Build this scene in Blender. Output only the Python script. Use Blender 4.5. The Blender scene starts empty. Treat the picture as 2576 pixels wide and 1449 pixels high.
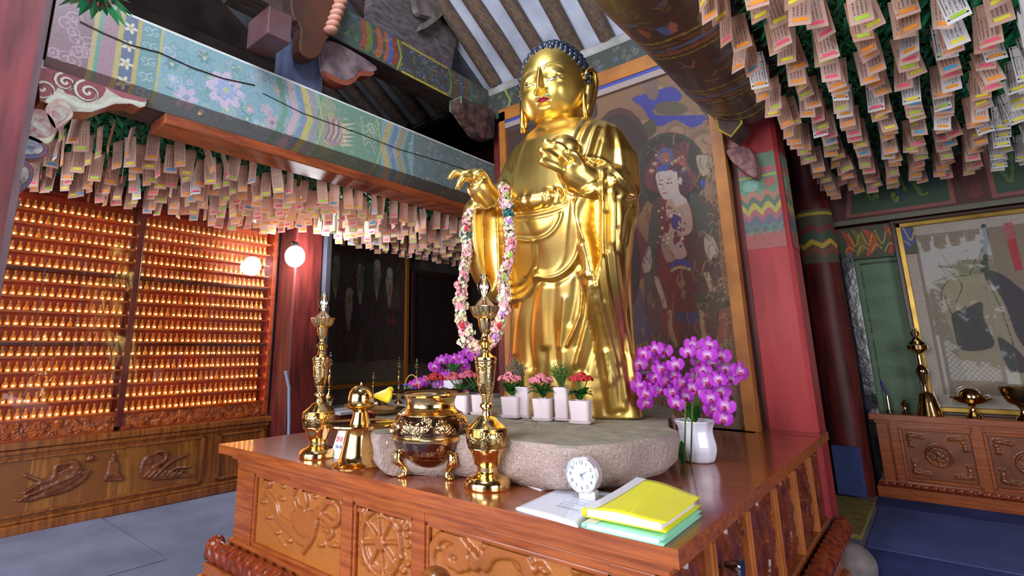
import bpy, math, random
import numpy as np
from mathutils import Vector, Matrix
random.seed(7); rng = np.random.default_rng(7)
PI = math.pi
S = bpy.context.scene
C = bpy.data.collections.new('hall'); S.collection.children.link(C)

# ------------------------------------------------------------------ camera (solved from the vanishing points of the hall)
W_, H_ = 2576.0, 1449.0
CA, CB, CC, CF, CPX, CPY = -7.17044235e-01, 2.14773832e-01, 9.76217467e-03, 1329.19388, 1162.79862, 594.085602
CAMH = 1.2
def _rot():
    ca, sa, cb, sb, cc, sc = math.cos(CA), math.sin(CA), math.cos(CB), math.sin(CB), math.cos(CC), math.sin(CC)
    f = np.array([sa*cb, ca*cb, sb]); r = np.array([ca, -sa, 0.]); d = np.cross(f, r)
    return np.array([r*cc+d*sc, -r*sc+d*cc, f])
CM = _rot()
def at(px, py, ax, val):
    """world point on the plane <ax>=val that the photograph shows at pixel (px, py)"""
    r = CM.T @ np.array([(px-CPX)/CF, (py-CPY)/CF, 1.]); o = np.array([0, 0, CAMH]); i = 'xyz'.index(ax)
    return o + r*(val-o[i])/r[i]
def proj(P):
    v = (np.asarray(P, float)-np.array([0, 0, CAMH])) @ CM.T
    return CPX+CF*v[..., 0]/v[..., 2], CPY+CF*v[..., 1]/v[..., 2], v[..., 2]
cam = bpy.data.cameras.new('camera'); camo = bpy.data.objects.new('camera', cam); S.collection.objects.link(camo)
cam.sensor_width = 36; cam.sensor_fit = 'HORIZONTAL'; cam.lens = CF/W_*36
cam.shift_x = (W_/2-CPX)/W_; cam.shift_y = (CPY-H_/2)/W_
cam.clip_start = .05; cam.clip_end = 200
mw = Matrix([[CM[0][i], -CM[1][i], -CM[2][i], 0] for i in range(3)]+[[0, 0, 0, 1]])
mw.translation = Vector((0, 0, CAMH)); camo.matrix_world = mw
S.camera = camo
S.view_settings.view_transform = 'Standard'; S.view_settings.look = 'None'
S.view_settings.gamma = 1; S.view_settings.use_curve_mapping = False
S.view_settings.exposure = 0.22

# ------------------------------------------------------------------ world and daylight
wd = bpy.data.worlds.new('sky'); S.world = wd; wd.use_nodes = True
bg = wd.node_tree.nodes['Background']; bg.inputs[0].default_value = (.80, .88, 1, 1); bg.inputs[1].default_value = .9
def area(name, loc, target, sx, sy, power, col):
    l = bpy.data.lights.new(name, 'AREA'); l.shape = 'RECTANGLE'; l.size = sx; l.size_y = sy; l.energy = power; l.color = col
    o = bpy.data.objects.new(name, l); S.collection.objects.link(o); o.location = loc
    o.rotation_euler = (Vector(target)-Vector(loc)).to_track_quat('-Z', 'Y').to_euler(); return o
area('door_daylight', (-1.5, -3.3, 2.1), (-1.6, 3, 1.6), 2.6, 3.0, 250, (.96, .97, 1))  # unseen door opening, light made taller so the gilding catches more
area('side_daylight', (3.4, .2, 1.7), (-2, 2.5, 1.6), 2.4, 2.8, 120, (.94, .96, 1))
area('far_side_daylight', (-4.3, -3.2, 1.7), (-3.5, 3, 1.5), 1.8, 2.8, 110, (.86, .92, 1))
area('ceiling_fill', (-1.4, .6, 4.1), (-1.5, 2.6, 2.6), .8, .8, 60, (.85, .92, 1))  # added unseen fill, bounce light from above for the statue

# ------------------------------------------------------------------ helpers
def lin(h):
    h = h.lstrip('#'); v = [int(h[i:i+2], 16)/255 for i in (0, 2, 4)]
    return tuple(x/12.92 if x <= .04045 else ((x+.055)/1.055)**2.4 for x in v)
class MB:
    def __init__(s): s.v = []; s.f = []; s.m = []; s.mi = 0
    def add(s, vs, fs):
        n = len(s.v); s.v.extend([tuple(map(float, p)) for p in vs]); s.f.extend([tuple(i+n for i in f) for f in fs]); s.m.extend([s.mi]*len(fs)); return s
    def box(s, x0, x1, y0, y1, z0, z1, M=None):
        vs = [(x, y, z) for z in (z0, z1) for y in (y0, y1) for x in (x0, x1)]
        if M is not None: vs = [M @ Vector(p) for p in vs]
        return s.add(vs, [(0, 2, 3, 1), (4, 5, 7, 6), (0, 1, 5, 4), (2, 6, 7, 3), (0, 4, 6, 2), (1, 3, 7, 5)])
    def rings(s, R, cap=True, close=False):
        n = len(R[0]); vs = [p for r in R for p in r]; fs = []
        for i in range(len(R)-1):
            for j in range(n):
                k = (j+1) % n; fs.append((i*n+j, i*n+k, (i+1)*n+k, (i+1)*n+j))
        if cap: fs.append(tuple(range(n))[::-1]); fs.append(tuple((len(R)-1)*n+j for j in range(n)))
        return s.add(vs, fs)
    def lathe(s, prof, seg=32, c=(0, 0, 0), cap=True, fn=None, ax='z'):
        R = []
        for k, (r, z) in enumerate(prof):
            ring = []
            for j in range(seg):
                a = 2*PI*j/seg; rr = r if fn is None else fn(r, z, a)
                p = (rr*math.cos(a), rr*math.sin(a), z)
                if ax == 'y': p = (p[0], p[2], -p[1])
                if ax == 'x': p = (p[2], p[1], -p[0])
                ring.append((c[0]+p[0], c[1]+p[1], c[2]+p[2]))
            R.append(ring)
        return s.rings(R, cap)
    def tube(s, path, rad, seg=8, cap=True, flat=1.0, up=(0, 0, 1)):
        P = [Vector(p) for p in path]; n = len(P)
        if not hasattr(rad, '__len__'): rad = [rad]*n
        R = []; u = Vector(up)
        for i in range(n):
            t = (P[min(i+1, n-1)]-P[max(i-1, 0)]).normalized()
            a = u-t*u.dot(t)
            if a.length < 1e-4: a = Vector((1, 0, 0))-t*t.x
            a.normalize(); b = t.cross(a); u = a
            R.append([P[i]+(a*math.cos(q)*flat+b*math.sin(q))*rad[i] for q in [2*PI*j/seg for j in range(seg)]])
        return s.rings(R, cap)
    def ball(s, c, r, seg=10, rg=6, sc=(1, 1, 1)):
        R = []
        for i in range(1, rg):
            t = PI*i/rg
            R.append([(c[0]+r*sc[0]*math.sin(t)*math.cos(2*PI*j/seg), c[1]+r*sc[1]*math.sin(t)*math.sin(2*PI*j/seg), c[2]-r*sc[2]*math.cos(t)) for j in range(seg)])
        n0 = len(s.v); s.rings(R, cap=False)
        vs = [(c[0], c[1], c[2]-r*sc[2]), (c[0], c[1], c[2]+r*sc[2])]; k = len(s.v); s.v += [tuple(map(float, p)) for p in vs]
        for j in range(seg):
            s.f.append((k, n0+(j+1) % seg, n0+j)); s.m.append(s.mi)
            b = n0+(rg-2)*seg; s.f.append((k+1, b+j, b+(j+1) % seg)); s.m.append(s.mi)
        return s
    def prism(s, pts, d, axis='y', off=0):
        """polygon of (u, w) extruded by d along axis from off"""
        def P(u, w, t): return {'y': (u, t, w), 'x': (t, u, w), 'z': (u, w, t)}[axis]
        n = len(pts); vs = [P(u, w, off) for u, w in pts]+[P(u, w, off+d) for u, w in pts]
        return s.add(vs, [tuple(range(n)), tuple(range(2*n-1, n-1, -1))]+[(j, j+n, (j+1) % n+n, (j+1) % n) for j in range(n)])
    def build(s, name, mats, parent=None, smooth=False, bevel=0, loc=None, rot=None, fix=True):
        me = bpy.data.meshes.new(name); me.from_pydata(s.v, [], s.f)
        if not isinstance(mats, (list, tuple)): mats = [mats]
        for m in mats: me.materials.append(m)
        if len(mats) > 1: me.polygons.foreach_set('material_index', s.m)
        me.update()
        if fix:
            import bmesh
            b = bmesh.new(); b.from_mesh(me); bmesh.ops.recalc_face_normals(b, faces=b.faces); b.to_mesh(me); b.free()
        if smooth:
            me.polygons.foreach_set('use_smooth', [True]*len(me.polygons))
            if smooth != 'all':
                try: me.set_sharp_from_angle(angle=math.radians(40))
                except Exception: pass
        return link(name, me, parent, loc, rot, bevel)
def link(name, me, parent=None, loc=None, rot=None, bevel=0):
    o = bpy.data.objects.new(name, me); C.objects.link(o); o.parent = parent
    if loc is not None: o.location = loc
    if rot is not None: o.rotation_euler = rot
    if bevel:
        b = o.modifiers.new('edge', 'BEVEL'); b.width = bevel; b.segments = 2; b.limit_method = 'ANGLE'; b.angle_limit = .7
    return o
def tag(o, label=None, cat=None, group=None, kind=None):
    for k, v in (('label', label), ('category', cat), ('group', group), ('kind', kind)):
        if v: o[k] = v
    return o
def thing(name, label, cat, loc=(0, 0, 0), rz=0, group=None):
    o = bpy.data.objects.new(name, None); C.objects.link(o); o.location = loc; o.rotation_euler = (0, 0, rz); o.empty_display_size = .1
    return tag(o, label, cat, group)
def struct(o): o['kind'] = 'structure'; return o
KIDS = {}
def copy_tree(o, parent=None):
    c = o.copy(); C.objects.link(c); c.parent = parent
    for ch in list(o.children): copy_tree(ch, c)
    return c

# ------------------------------------------------------------------ materials
MT = {}
def mat(name, col, rough=.5, metal=0., col2=None, ns=8., nd=3., stretch=(1, 1, 1), bump=0., bs=None, coat=0., spec=.5, emit=None, es=0., alpha=1, trans=0, lo=.35, hi=.65, sub=None, ior=1.45):
    if name in MT: return MT[name]
    m = bpy.data.materials.new(name); m.use_nodes = True; N = m.node_tree.nodes; L = m.node_tree.links; b = N['Principled BSDF']
    c1 = lin(col) if isinstance(col, str) else col
    b.inputs['Base Color'].default_value = (*c1, 1); b.inputs['Roughness'].default_value = rough; b.inputs['Metallic'].default_value = metal
    b.inputs['Specular IOR Level'].default_value = spec; b.inputs['Coat Weight'].default_value = coat; b.inputs['Coat Roughness'].default_value = .08
    b.inputs['IOR'].default_value = ior
    if trans: b.inputs['Transmission Weight'].default_value = trans
    if emit: b.inputs['Emission Color'].default_value = (*lin(emit), 1); b.inputs['Emission Strength'].default_value = es
    if col2 or bump:
        tc = N.new('ShaderNodeTexCoord'); mp = N.new('ShaderNodeMapping'); mp.inputs['Scale'].default_value = stretch; L.new(tc.outputs['Object'], mp.inputs[0])
        nz = N.new('ShaderNodeTexNoise'); nz.inputs['Scale'].default_value = ns; nz.inputs['Detail'].default_value = nd; L.new(mp.outputs[0], nz.inputs[0])
    if col2:
        c2 = lin(col2) if isinstance(col2, str) else col2
        rp = N.new('ShaderNodeValToRGB'); rp.color_ramp.elements[0].position = lo; rp.color_ramp.elements[1].position = hi
        rp.color_ramp.elements[0].color = (*c2, 1); rp.color_ramp.elements[1].color = (*c1, 1); L.new(nz.outputs[0], rp.inputs[0]); L.new(rp.outputs[0], b.inputs['Base Color'])
    if bump:
        n2 = nz
        if bs:
            n2 = N.new('ShaderNodeTexNoise'); n2.inputs['Scale'].default_value = bs; n2.inputs['Detail'].default_value = 4; L.new(mp.outputs[0], n2.inputs[0])
        bp = N.new('ShaderNodeBump'); bp.inputs['Strength'].default_value = bump; bp.inputs['Distance'].default_value = .01; L.new(n2.outputs[0], bp.inputs['Height']); L.new(bp.outputs[0], b.inputs['Normal'])
    MT[name] = m; return m
def paint_mat(name, rough=.55, metal=0., coat=0., bump=.1, ns=60):
    """shows the colour attribute 'Col' painted on a fine grid"""
    if name in MT: return MT[name]
    m = bpy.data.materials.new(name); m.use_nodes = True; N = m.node_tree.nodes; L = m.node_tree.links; b = N['Principled BSDF']
    a = N.new('ShaderNodeAttribute'); a.attribute_name = 'Col'
    tc = N.new('ShaderNodeTexCoord'); nz = N.new('ShaderNodeTexNoise'); nz.inputs['Scale'].default_value = ns; nz.inputs['Detail'].default_value = 5; L.new(tc.outputs['Object'], nz.inputs[0])
    mr = N.new('ShaderNodeMapRange'); mr.inputs['To Min'].default_value = .72; mr.inputs['To Max'].default_value = 1.2; L.new(nz.outputs[0], mr.inputs[0])
    mx = N.new('ShaderNodeMix'); mx.data_type = 'RGBA'; mx.blend_type = 'MULTIPLY'; mx.inputs[0].default_value = 1
    L.new(a.outputs['Color'], mx.inputs[6]); L.new(mr.outputs[0], mx.inputs[7]); L.new(mx.outputs[2], b.inputs['Base Color'])
    b.inputs['Roughness'].default_value = rough; b.inputs['Metallic'].default_value = metal; b.inputs['Coat Weight'].default_value = coat
    bp = N.new('ShaderNodeBump'); bp.inputs['Strength'].default_value = bump; bp.inputs['Distance'].default_value = .003; L.new(nz.outputs[0], bp.inputs['Height']); L.new(bp.outputs[0], b.inputs['Normal'])
    MT[name] = m; return m
def glass_pane_mat(name, tint=(1, 1, 1), refl=1.0):
    if name in MT: return MT[name]
    m = bpy.data.materials.new(name); m.use_nodes = True; N = m.node_tree.nodes; L = m.node_tree.links; N.remove(N['Principled BSDF'])
    t = N.new('ShaderNodeBsdfTransparent'); t.inputs[0].default_value = (*tint, 1); g = N.new('ShaderNodeBsdfGlossy'); g.inputs['Roughness'].default_value = .02
    f = N.new('ShaderNodeFresnel'); f.inputs[0].default_value = 1.5; mu = N.new('ShaderNodeMath'); mu.operation = 'MULTIPLY'; mu.inputs[1].default_value = refl; mu.use_clamp = True
    L.new(f.outputs[0], mu.inputs[0]); mx = N.new('ShaderNodeMixShader'); L.new(mu.outputs[0], mx.inputs[0]); L.new(t.outputs[0], mx.inputs[1]); L.new(g.outputs[0], mx.inputs[2])
    L.new(mx.outputs[0], N['Material Output'].inputs[0]); MT[name] = m; return m
M_wood = mat('altar_wood', '#ab5a2a', .3, col2='#8a4220', ns=5, stretch=(1, 6, 14), coat=.35, bump=.05)
M_woodx = mat('altar_wood_side', '#a85628', .32, col2='#863f1e', ns=5, stretch=(6, 1, 14), coat=.35, bump=.05)
M_woodtop = mat('altar_top_wood', '#94461f', .3, col2='#7a3418', ns=3, stretch=(1.2, 9, 9), coat=.8); M_woodtop.node_tree.nodes['Principled BSDF'].inputs['Coat Roughness'].default_value = .12
M_oak = mat('golden_wood', '#8f5222', .32, col2='#683612', ns=4, stretch=(6, 9, 1), coat=.3)
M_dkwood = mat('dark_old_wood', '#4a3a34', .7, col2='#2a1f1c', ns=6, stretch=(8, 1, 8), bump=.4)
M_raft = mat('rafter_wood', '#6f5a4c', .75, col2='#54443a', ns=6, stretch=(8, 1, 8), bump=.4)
M_plaster = mat('white_plaster', '#c9cfe0', .85, col2='#aab0c4', ns=4, bump=.15)
M_red = mat('red_painted_wood', '#ab3438', .55, col2='#8f2a2c', ns=3, stretch=(4, 4, .5), bump=.08)
M_dkred = mat('dark_red_wood', '#6e2420', .5, col2='#43130f', ns=4, stretch=(5, 5, .6), bump=.1)
M_gold = mat('gilded_surface', '#e2c170', .32, 1., col2='#d2aa54', ns=7, lo=.3, hi=.6, bump=.03, bs=22)
M_brass = mat('polished_brass', '#ecc885', .13, 1.)
M_brassd = mat('dark_brass', '#a07a48', .22, 1.)
M_black = mat('black_lacquer', '#15110f', .35)
# ------------------------------------------------------------------ painting canvases (flat colours only)
def crv(pts, n=8, closed=False):
    P = [np.array(p, float) for p in pts]; out = []; m = len(P)
    rngi = range(m if closed else m-1)
    for i in rngi:
        p0 = P[(i-1) % m] if closed or i > 0 else P[i]; p1 = P[i]; p2 = P[(i+1) % m]; p3 = P[(i+2) % m] if closed or i < m-2 else p2
        for k in range(n):
            t = k/n; out.append(.5*((2*p1)+(-p0+p2)*t+(2*p0-5*p1+4*p2-p3)*t*t+(-p0+3*p1-3*p2+p3)*t**3))
    if not closed: out.append(P[-1])
    return np.array(out)
class Cv:
    """a numpy picture over a rectangle [0,w]x[0,h] in metres (v up)"""
    def __init__(s, w, h, step, bg):
        s.w, s.h = w, h; s.nx = int(round(w/step))+1; s.ny = int(round(h/step))+1
        s.X, s.Y = np.meshgrid(np.linspace(0, w, s.nx), np.linspace(0, h, s.ny))
        s.one = not isinstance(bg, str); s.tf = None
        s.A = np.full((s.ny, s.nx), float(bg)) if s.one else np.tile(np.array(lin(bg)), (s.ny, s.nx, 1))
    def _bb(s, x0, x1, y0, y1):
        dx, dy = s.w/(s.nx-1), s.h/(s.ny-1)
        i0, i1 = max(0, int(x0/dx)-1), min(s.nx, int(x1/dx)+3); j0, j1 = max(0, int(y0/dy)-1), min(s.ny, int(y1/dy)+3)
        return (slice(j0, max(j0, j1)), slice(i0, max(i0, i1)))
    def T(s, pts): return np.array([s.tf(*p) for p in pts]) if s.tf else np.array(pts, float)
    def put(s, b, mask, col, a=1):
        if not mask.any(): return
        if s.one: s.A[b] = np.where(mask, np.maximum(s.A[b], col) if col >= 0 else col, s.A[b])
        else:
            c = np.array(lin(col)) if isinstance(col, str) else np.array(col)
            s.A[b][mask] = s.A[b][mask]*(1-a)+c*a
    def poly(s, pts, col, a=1, raw=False):
        P = np.array(pts, float) if raw else s.T(pts); b = s._bb(P[:, 0].min(), P[:, 0].max(), P[:, 1].min(), P[:, 1].max()); X, Y = s.X[b], s.Y[b]
        ins = np.zeros(X.shape, bool); n = len(P)
        for i in range(n):
            x0, y0 = P[i]; x1, y1 = P[(i+1) % n]
            if y0 == y1: continue
            ins ^= ((Y < y0) != (Y < y1)) & (X < (x1-x0)*(Y-y0)/(y1-y0)+x0)
        s.put(b, ins, col, a); return s
    def blob(s, pts, col, a=1): return s.poly(crv(s.T(pts), 6, True), col, a, raw=True)
    def line(s, pts, w, col, a=1, smooth=True, closed=False):
        P = s.T(pts); P = crv(P, 6, closed) if smooth and len(P) > 2 else P
        if closed: P = np.vstack([P, P[:1]])
        if len(P) < 2: return s
        b = s._bb(P[:, 0].min()-w, P[:, 0].max()+w, P[:, 1].min()-w, P[:, 1].max()+w); X, Y = s.X[b], s.Y[b]
        D = np.full(X.shape, 9e9)
        for p, q in zip(P[:-1], P[1:]):
            d = q-p; l = d @ d
            t = np.clip(((X-p[0])*d[0]+(Y-p[1])*d[1])/max(l, 1e-12), 0, 1)
            D = np.minimum(D, (X-p[0]-t*d[0])**2+(Y-p[1]-t*d[1])**2)
        s.put(b, D < (w/2)**2, col, a); return s
    def ell(s, cx, cy, rx, ry, col, a=1, rot=0, n=20):
        c, q = math.cos(rot), math.sin(rot)
        return s.poly([(cx+rx*math.cos(t)*c-ry*math.sin(t)*q, cy+rx*math.cos(t)*q+ry*math.sin(t)*c) for t in np.linspace(0, 2*PI, n, endpoint=False)], col, a)
    def spiral(s, cx, cy, r, turns, w, col, ph=0, sg=1):
        return s.line([(cx+r*(1-t)*math.cos(ph+sg*t*turns*2*PI), cy+r*(1-t)*math.sin(ph+sg*t*turns*2*PI)) for t in np.linspace(0, .92, int(9*turns)+4)], w, col)
    def flower(s, cx, cy, r, n, col, cc, ph=0):
        for k in range(n):
            t = ph+2*PI*k/n; s.ell(cx+r*.6*math.cos(t), cy+r*.6*math.sin(t), r*.42, r*.26, col, rot=t, n=10)
        s.ell(cx, cy, r*.26, r*.26, cc, n=10)
    def mute(s, col, k): s.A = s.A*(1-k)+np.array(lin(col))*k; return s
    def blur(s, k=1):
        for _ in range(k):
            A = np.pad(s.A, ((1, 1), (1, 1))+(((0, 0),) if not s.one else ()), mode='edge')
            s.A = (A[:-2, 1:-1]+A[2:, 1:-1]+A[1:-1, :-2]+A[1:-1, 2:]+2*A[1:-1, 1:-1])/6
        return s
def grid_mesh(name, nx, ny, co, mat_, col=None, parent=None, smooth=False):
    me = bpy.data.meshes.new(name); nv = nx*ny
    i = np.arange((nx-1)*(ny-1)); a = (i//(nx-1))*nx+i % (nx-1)
    q = np.stack([a, a+1, a+nx+1, a+nx], 1).astype(np.int32)
    me.vertices.add(nv); me.vertices.foreach_set('co', np.asarray(co, np.float32).ravel())
    me.loops.add(q.size); me.loops.foreach_set('vertex_index', q.ravel()); me.polygons.add(len(q))
    me.polygons.foreach_set('loop_start', np.arange(0, q.size, 4, dtype=np.int32))
    me.update(calc_edges=True); me.materials.append(mat_)
    if col is not None:
        ca = me.color_attributes.new('Col', 'FLOAT_COLOR', 'POINT'); buf = np.ones((nv, 4), np.float32); buf[:, :3] = col.reshape(-1, 3); ca.data.foreach_set('color', buf.ravel())
    if smooth: me.polygons.foreach_set('use_smooth', [True]*len(me.polygons))
    return link(name, me, parent)
def board(name, cv, o, u, v, m, parent=None, relief=None, n=None, amp=1, smooth=False):
    """lays a canvas on the plane o + s*u + t*v, optionally raised along n by a relief canvas"""
    o, u, v = (np.array(k, float) for k in (o, u, v))
    co = o+cv.X[..., None]*u+cv.Y[..., None]*v
    if relief is not None: co = co+(relief.A*amp)[..., None]*np.array(n, float)
    return grid_mesh(name, cv.nx, cv.ny, co.reshape(-1, 3), m, None if cv.one else cv.A, parent, smooth)

XL, YB = -4.97, 6.15       # left wall, back wall
# ------------------------------------------------------------------ room shell
M_carpet = mat('grey_blue_carpet', '#85879f', .95, col2='#75788f', ns=3, bump=.5, bs=260, spec=.1)
M_carpet2 = mat('blue_carpet', '#4a5590', .95, col2='#414b7c', ns=3, bump=.5, bs=260, spec=.1)
M_carpet3 = mat('lighter_blue_carpet', '#5f6aa2', .95, col2='#555f92', ns=3, bump=.5, bs=260, spec=.1)
M_wall = mat('dark_wall_boards', '#3a2c2a', .8, col2='#241a19', ns=4)
struct(MB().box(-5.4, 3.8, -4, 6.5, -.1, 0).build('floor', M_carpet))
k = 0
for (x0, x1, y0, y1, m) in [(-3.6, -2.45, -.6, .95, M_carpet), (-4.9, -3.64, .4, 1.46, M_carpet), (-3.62, -3.1, .97, 2.6, M_carpet),
                            (-.5, .42, 4.33, 5.42, M_carpet3), (.44, 2.3, 3.2, 5.5, M_carpet2), (-.52, 2.3, 5.44, 5.84, M_carpet2), (-.5, .42, 3.0, 4.31, M_carpet2)]:
    t = MB().box(x0, x1, y0, y1, .0, .006).build('floor_carpet_tile', m, bevel=.002); tag(t, 'carpet piece laid on the floor', kind='structure')
struct(MB().box(-5.3, -5.15, -4, 6.5, 0, 4.4).build('wall_left', M_wall))
struct(MB().box(-5.3, 3.8, YB, YB+.15, 0, 4.4).build('wall_back', M_dkred))
struct(MB().box(3.5, 3.65, 1.6, 6.3, 0, 4.4).box(3.5, 3.65, -4, -1.2, 0, 4.4).box(3.5, 3.65, -1.2, 1.6, 3.4, 4.4).build('wall_right', M_dkred))
fw = MB()
for a, b in ((-5.4, -5.2), (-3.4, -2.7), (-.35, .05), (1.2, 3.65)): fw.box(a, b, -3.6, -3.45, 0, 4.4)
fw.box(-5.4, 3.65, -3.6, -3.45, 3.7, 4.4)  # openings kept high to give the statue brighter reflections
struct(fw.build('wall_front', M_dkred))
# open lattice door leaf and greenery outside, mirrored in the picture glass
la = MB(); la.box(.1, .16, -3.55, -3.5, 0, 2.45).box(.95, 1.01, -3.55, -3.5, 0, 2.45).box(.1, 1.0, -3.55, -3.5, 0, .5)
for i in range(-14, 20):
    for sg in (1, -1):
        x0, x1 = .16, .95; za = .5+i*.11; zb = za+.79*1.2*sg
        la.tube([(x0, -3.52, za if sg > 0 else za+.95), (x1, -3.52, (za if sg > 0 else za+.95)+.79*1.2*sg)], .007, 4)
la.v = [(x, y, min(max(z, .0), 2.45)) for x, y, z in la.v]
struct(la.build('door_1', M_dkred))
struct(MB().box(-14, 14, -16, -3.6, -.35, -.3).build('ground_outside', mat('gravel_yard', '#9a9284', .9, col2='#7f786b', ns=20)))
M_leaf = mat('garden_leaf', '#6fae3c', .6, col2='#3e7a24', ns=2)
for i, (x, y, r) in enumerate([(-7.5, -10, 2.0), (-2.6, -9.5, 2.0), (1.9, -10, 2.0), (6.5, -11, 2.0)]):
    t = thing('garden_tree', f'green leafy tree in the yard outside the doors ({["far west", "west", "middle", "east"][i]} one)', 'tree', (x, y, -.3), 0)
    b = MB()
    for q in range(420):
        d = rng.normal(size=3); d /= np.linalg.norm(d); p = d*r*rng.uniform(.6, 1)*np.array([1, .8, .9])+np.array([0, 0, 2.6]); e = rng.normal(size=(2, 3))*.16
        b.add([p-e[0], p-e[1], p+e[0], p+e[1]], [(0, 1, 2, 3)])
    o = b.build('foliage', M_leaf, t, fix=False); o['kind'] = 'stuff'
    MB().tube([(0, 0, 0), (.1, 0, 1.2), (0, .1, 2.6)], [.16, .12, .07]).build('trunk', M_dkwood, t)
sun = bpy.data.lights.new('sun', 'SUN'); sun.energy = 3; sun.angle = .02; so = bpy.data.objects.new('sun', sun); S.collection.objects.link(so); so.rotation_euler = (.75, .35, 0)

# roof: plaster slope towards the back with round rafters, flat dark ceilings over the side bays
zr = lambda y: 3.83+(3.95-y)*.62
for nm_, xa_, xb_, m_ in (('roof_plaster', -3.1, -.6, M_plaster), ('roof_plaster_dark', -5.4, -3.1, mat('shaded_plaster', '#54555e', .9, col2='#3c3d46', ns=4))):  # side bay: same plaster, its dimness put into a darker grey
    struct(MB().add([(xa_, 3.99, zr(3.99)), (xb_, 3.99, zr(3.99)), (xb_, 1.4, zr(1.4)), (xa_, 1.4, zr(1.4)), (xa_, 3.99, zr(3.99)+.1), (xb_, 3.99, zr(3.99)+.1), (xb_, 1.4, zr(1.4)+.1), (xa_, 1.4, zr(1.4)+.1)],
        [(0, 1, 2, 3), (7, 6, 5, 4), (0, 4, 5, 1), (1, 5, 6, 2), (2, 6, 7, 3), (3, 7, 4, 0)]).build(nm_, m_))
struct(MB().box(-.6, 3.8, -4, 6.4, 4.3, 4.4).box(-5.4, -.6, -4, 1.4, 5.4, 5.5).box(-5.4, -.6, 4.1, 6.4, 4.3, 4.4).build('ceiling', M_wall))
struct(MB().box(-5.4, -5.3, -4, 6.4, 4.3, 5.5).box(-.65, -.55, -4, 6.4, 4.3, 5.5).box(-5.4, -.6, 4.02, 4.1, 3.78, 5.5).box(-5.4, -.6, -3.6, -3.5, 4.3, 5.5).build('wall_upper', M_wall))
rf = thing('roof_rafters', 'row of round weathered rafters under the white plaster roof slope', 'rafters')
for i, x in enumerate(np.arange(-2.93, -.7, .30)):
    y1 = 3.9+rng.uniform(-.02, .02); j = rng.uniform(-.02, .02); r = .070+rng.uniform(-.004, .004)
    ys = np.linspace(y1, 1.35, 8)
    MB().tube([(x+j*k*.5+rng.uniform(-.006, .006), y, zr(y)-.045) for k, y in enumerate(ys)], [r*(1+rng.uniform(-.06, .06)) for _ in ys], 12).build('rafter', M_raft, rf, smooth=True)
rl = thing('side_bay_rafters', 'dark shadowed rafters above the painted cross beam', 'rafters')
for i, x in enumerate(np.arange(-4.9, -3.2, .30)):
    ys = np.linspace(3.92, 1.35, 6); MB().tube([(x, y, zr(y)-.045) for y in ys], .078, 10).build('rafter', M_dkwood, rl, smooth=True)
# ------------------------------------------------------------------ columns
def column(name, label, x0, x1, y0, y1, z0, z1, m, ch=.03):
    pts = [(x0+ch, y0), (x1-ch, y0), (x1, y0+ch), (x1, y1-ch), (x1-ch, y1), (x0+ch, y1), (x0, y1-ch), (x0, y0+ch)]
    return tag(MB().prism(pts, z1-z0, 'z', z0).build(name, m), label, 'column', kind='thing')
cr = thing('altar_column', 'square red column with painted zigzag band beside the mural', 'column', (0, 0, 0))
MB().prism([(-.86, 3.93), (-.625, 3.93), (-.60, 3.955), (-.60, 4.2), (-.86, 4.2)], 3.0, 'z', 0).build('shaft', M_red, cr)
P_mural = paint_mat('mural_paint', .6, bump=.15)
P_beam = paint_mat('beam_paint', .38, coat=.15, bump=.12)
# painted band on the column front and side
def colband(W):
    cv = Cv(W, .66, .005, '#4f9a80')
    cv.poly([(0, .52), (W, .52), (W, .56), (0, .56)], '#c9586a'); cv.poly([(0, .56), (W, .56), (W, .66), (0, .66)], '#5d8a6a'); cv.line([(0, .5), (W, .5)], .012, '#c8c23c', smooth=False)
    for i, c in enumerate(['#c87a62', '#3f6f62', '#c8b93a', '#b5506a', '#54577f']):
        y = .34-i*.045
        cv.line([(x*W, y+(.045 if k % 2 else -.02)) for k, x in enumerate(np.linspace(-.2, 1.2, 9))], .042, c, smooth=False)
    for k in range(5): cv.ell((k+.2)*W/4.2, .135, .027, .034, '#3f7a6a'); cv.ell((k+.2)*W/4.2, .135, .014, .018, '#48506f')
    cv.ell(W*.3, .44, .05, .04, '#7fbfae'); cv.ell(W*.8, .45, .035, .035, '#c8554c')
    cv.poly([(-.01, 0), (W+.01, 0), (W+.01, .09)]+[(x*W, .105+(.02 if k % 2 else -.015)) for k, x in enumerate(np.linspace(1, 0, 13))]+[(-.01, .1)], '#b23b42')
    return cv.mute('#6f6a60', .45)
board('painted_band', colband(.235), (-.86, 3.927, 1.85), (1, 0, 0), (0, 0, 1), P_mural, cr)
board('painted_band', colband(.24), (-.597, 3.957, 1.85), (0, 1, 0), (0, 0, 1), P_mural, cr)
tag(MB().prism([(-3.0, 3.93), (-2.78, 3.93), (-2.78, 4.23), (-3.0, 4.23)], 3.8, 'z', 0).build('far_column', M_dkred), 'dark red column left of the mural behind the statue', 'column')
nc = thing('front_column', 'dull red square column close at the left edge with chamfered corner', 'column')
M_ncol = mat('worn_red_column', '#8a4048', .5, col2='#5e2a30', ns=3, stretch=(5, 5, .6), bump=.15)
M_nedge = mat('pale_column_edge', '#a08a90', .5, col2='#7d6670', ns=5, stretch=(1, 1, .4))  # paler greyish tone on the chamfer strip
XN = -3.0; yN = at(132, 20, 'x', XN)[1]
MB().box(XN-.3, XN, yN-.36, yN-.03, 0, 3.6).build('shaft', M_ncol, nc)
MB().add([(XN, yN-.03, 0), (XN-.02, yN, 0), (XN-.02, yN, 3.6), (XN, yN-.03, 3.6)], [(0, 1, 2, 3)]).box(XN-.3, XN-.02, yN-.04, yN, 0, 3.6).build('chamfer_strip', M_nedge, nc)
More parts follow.
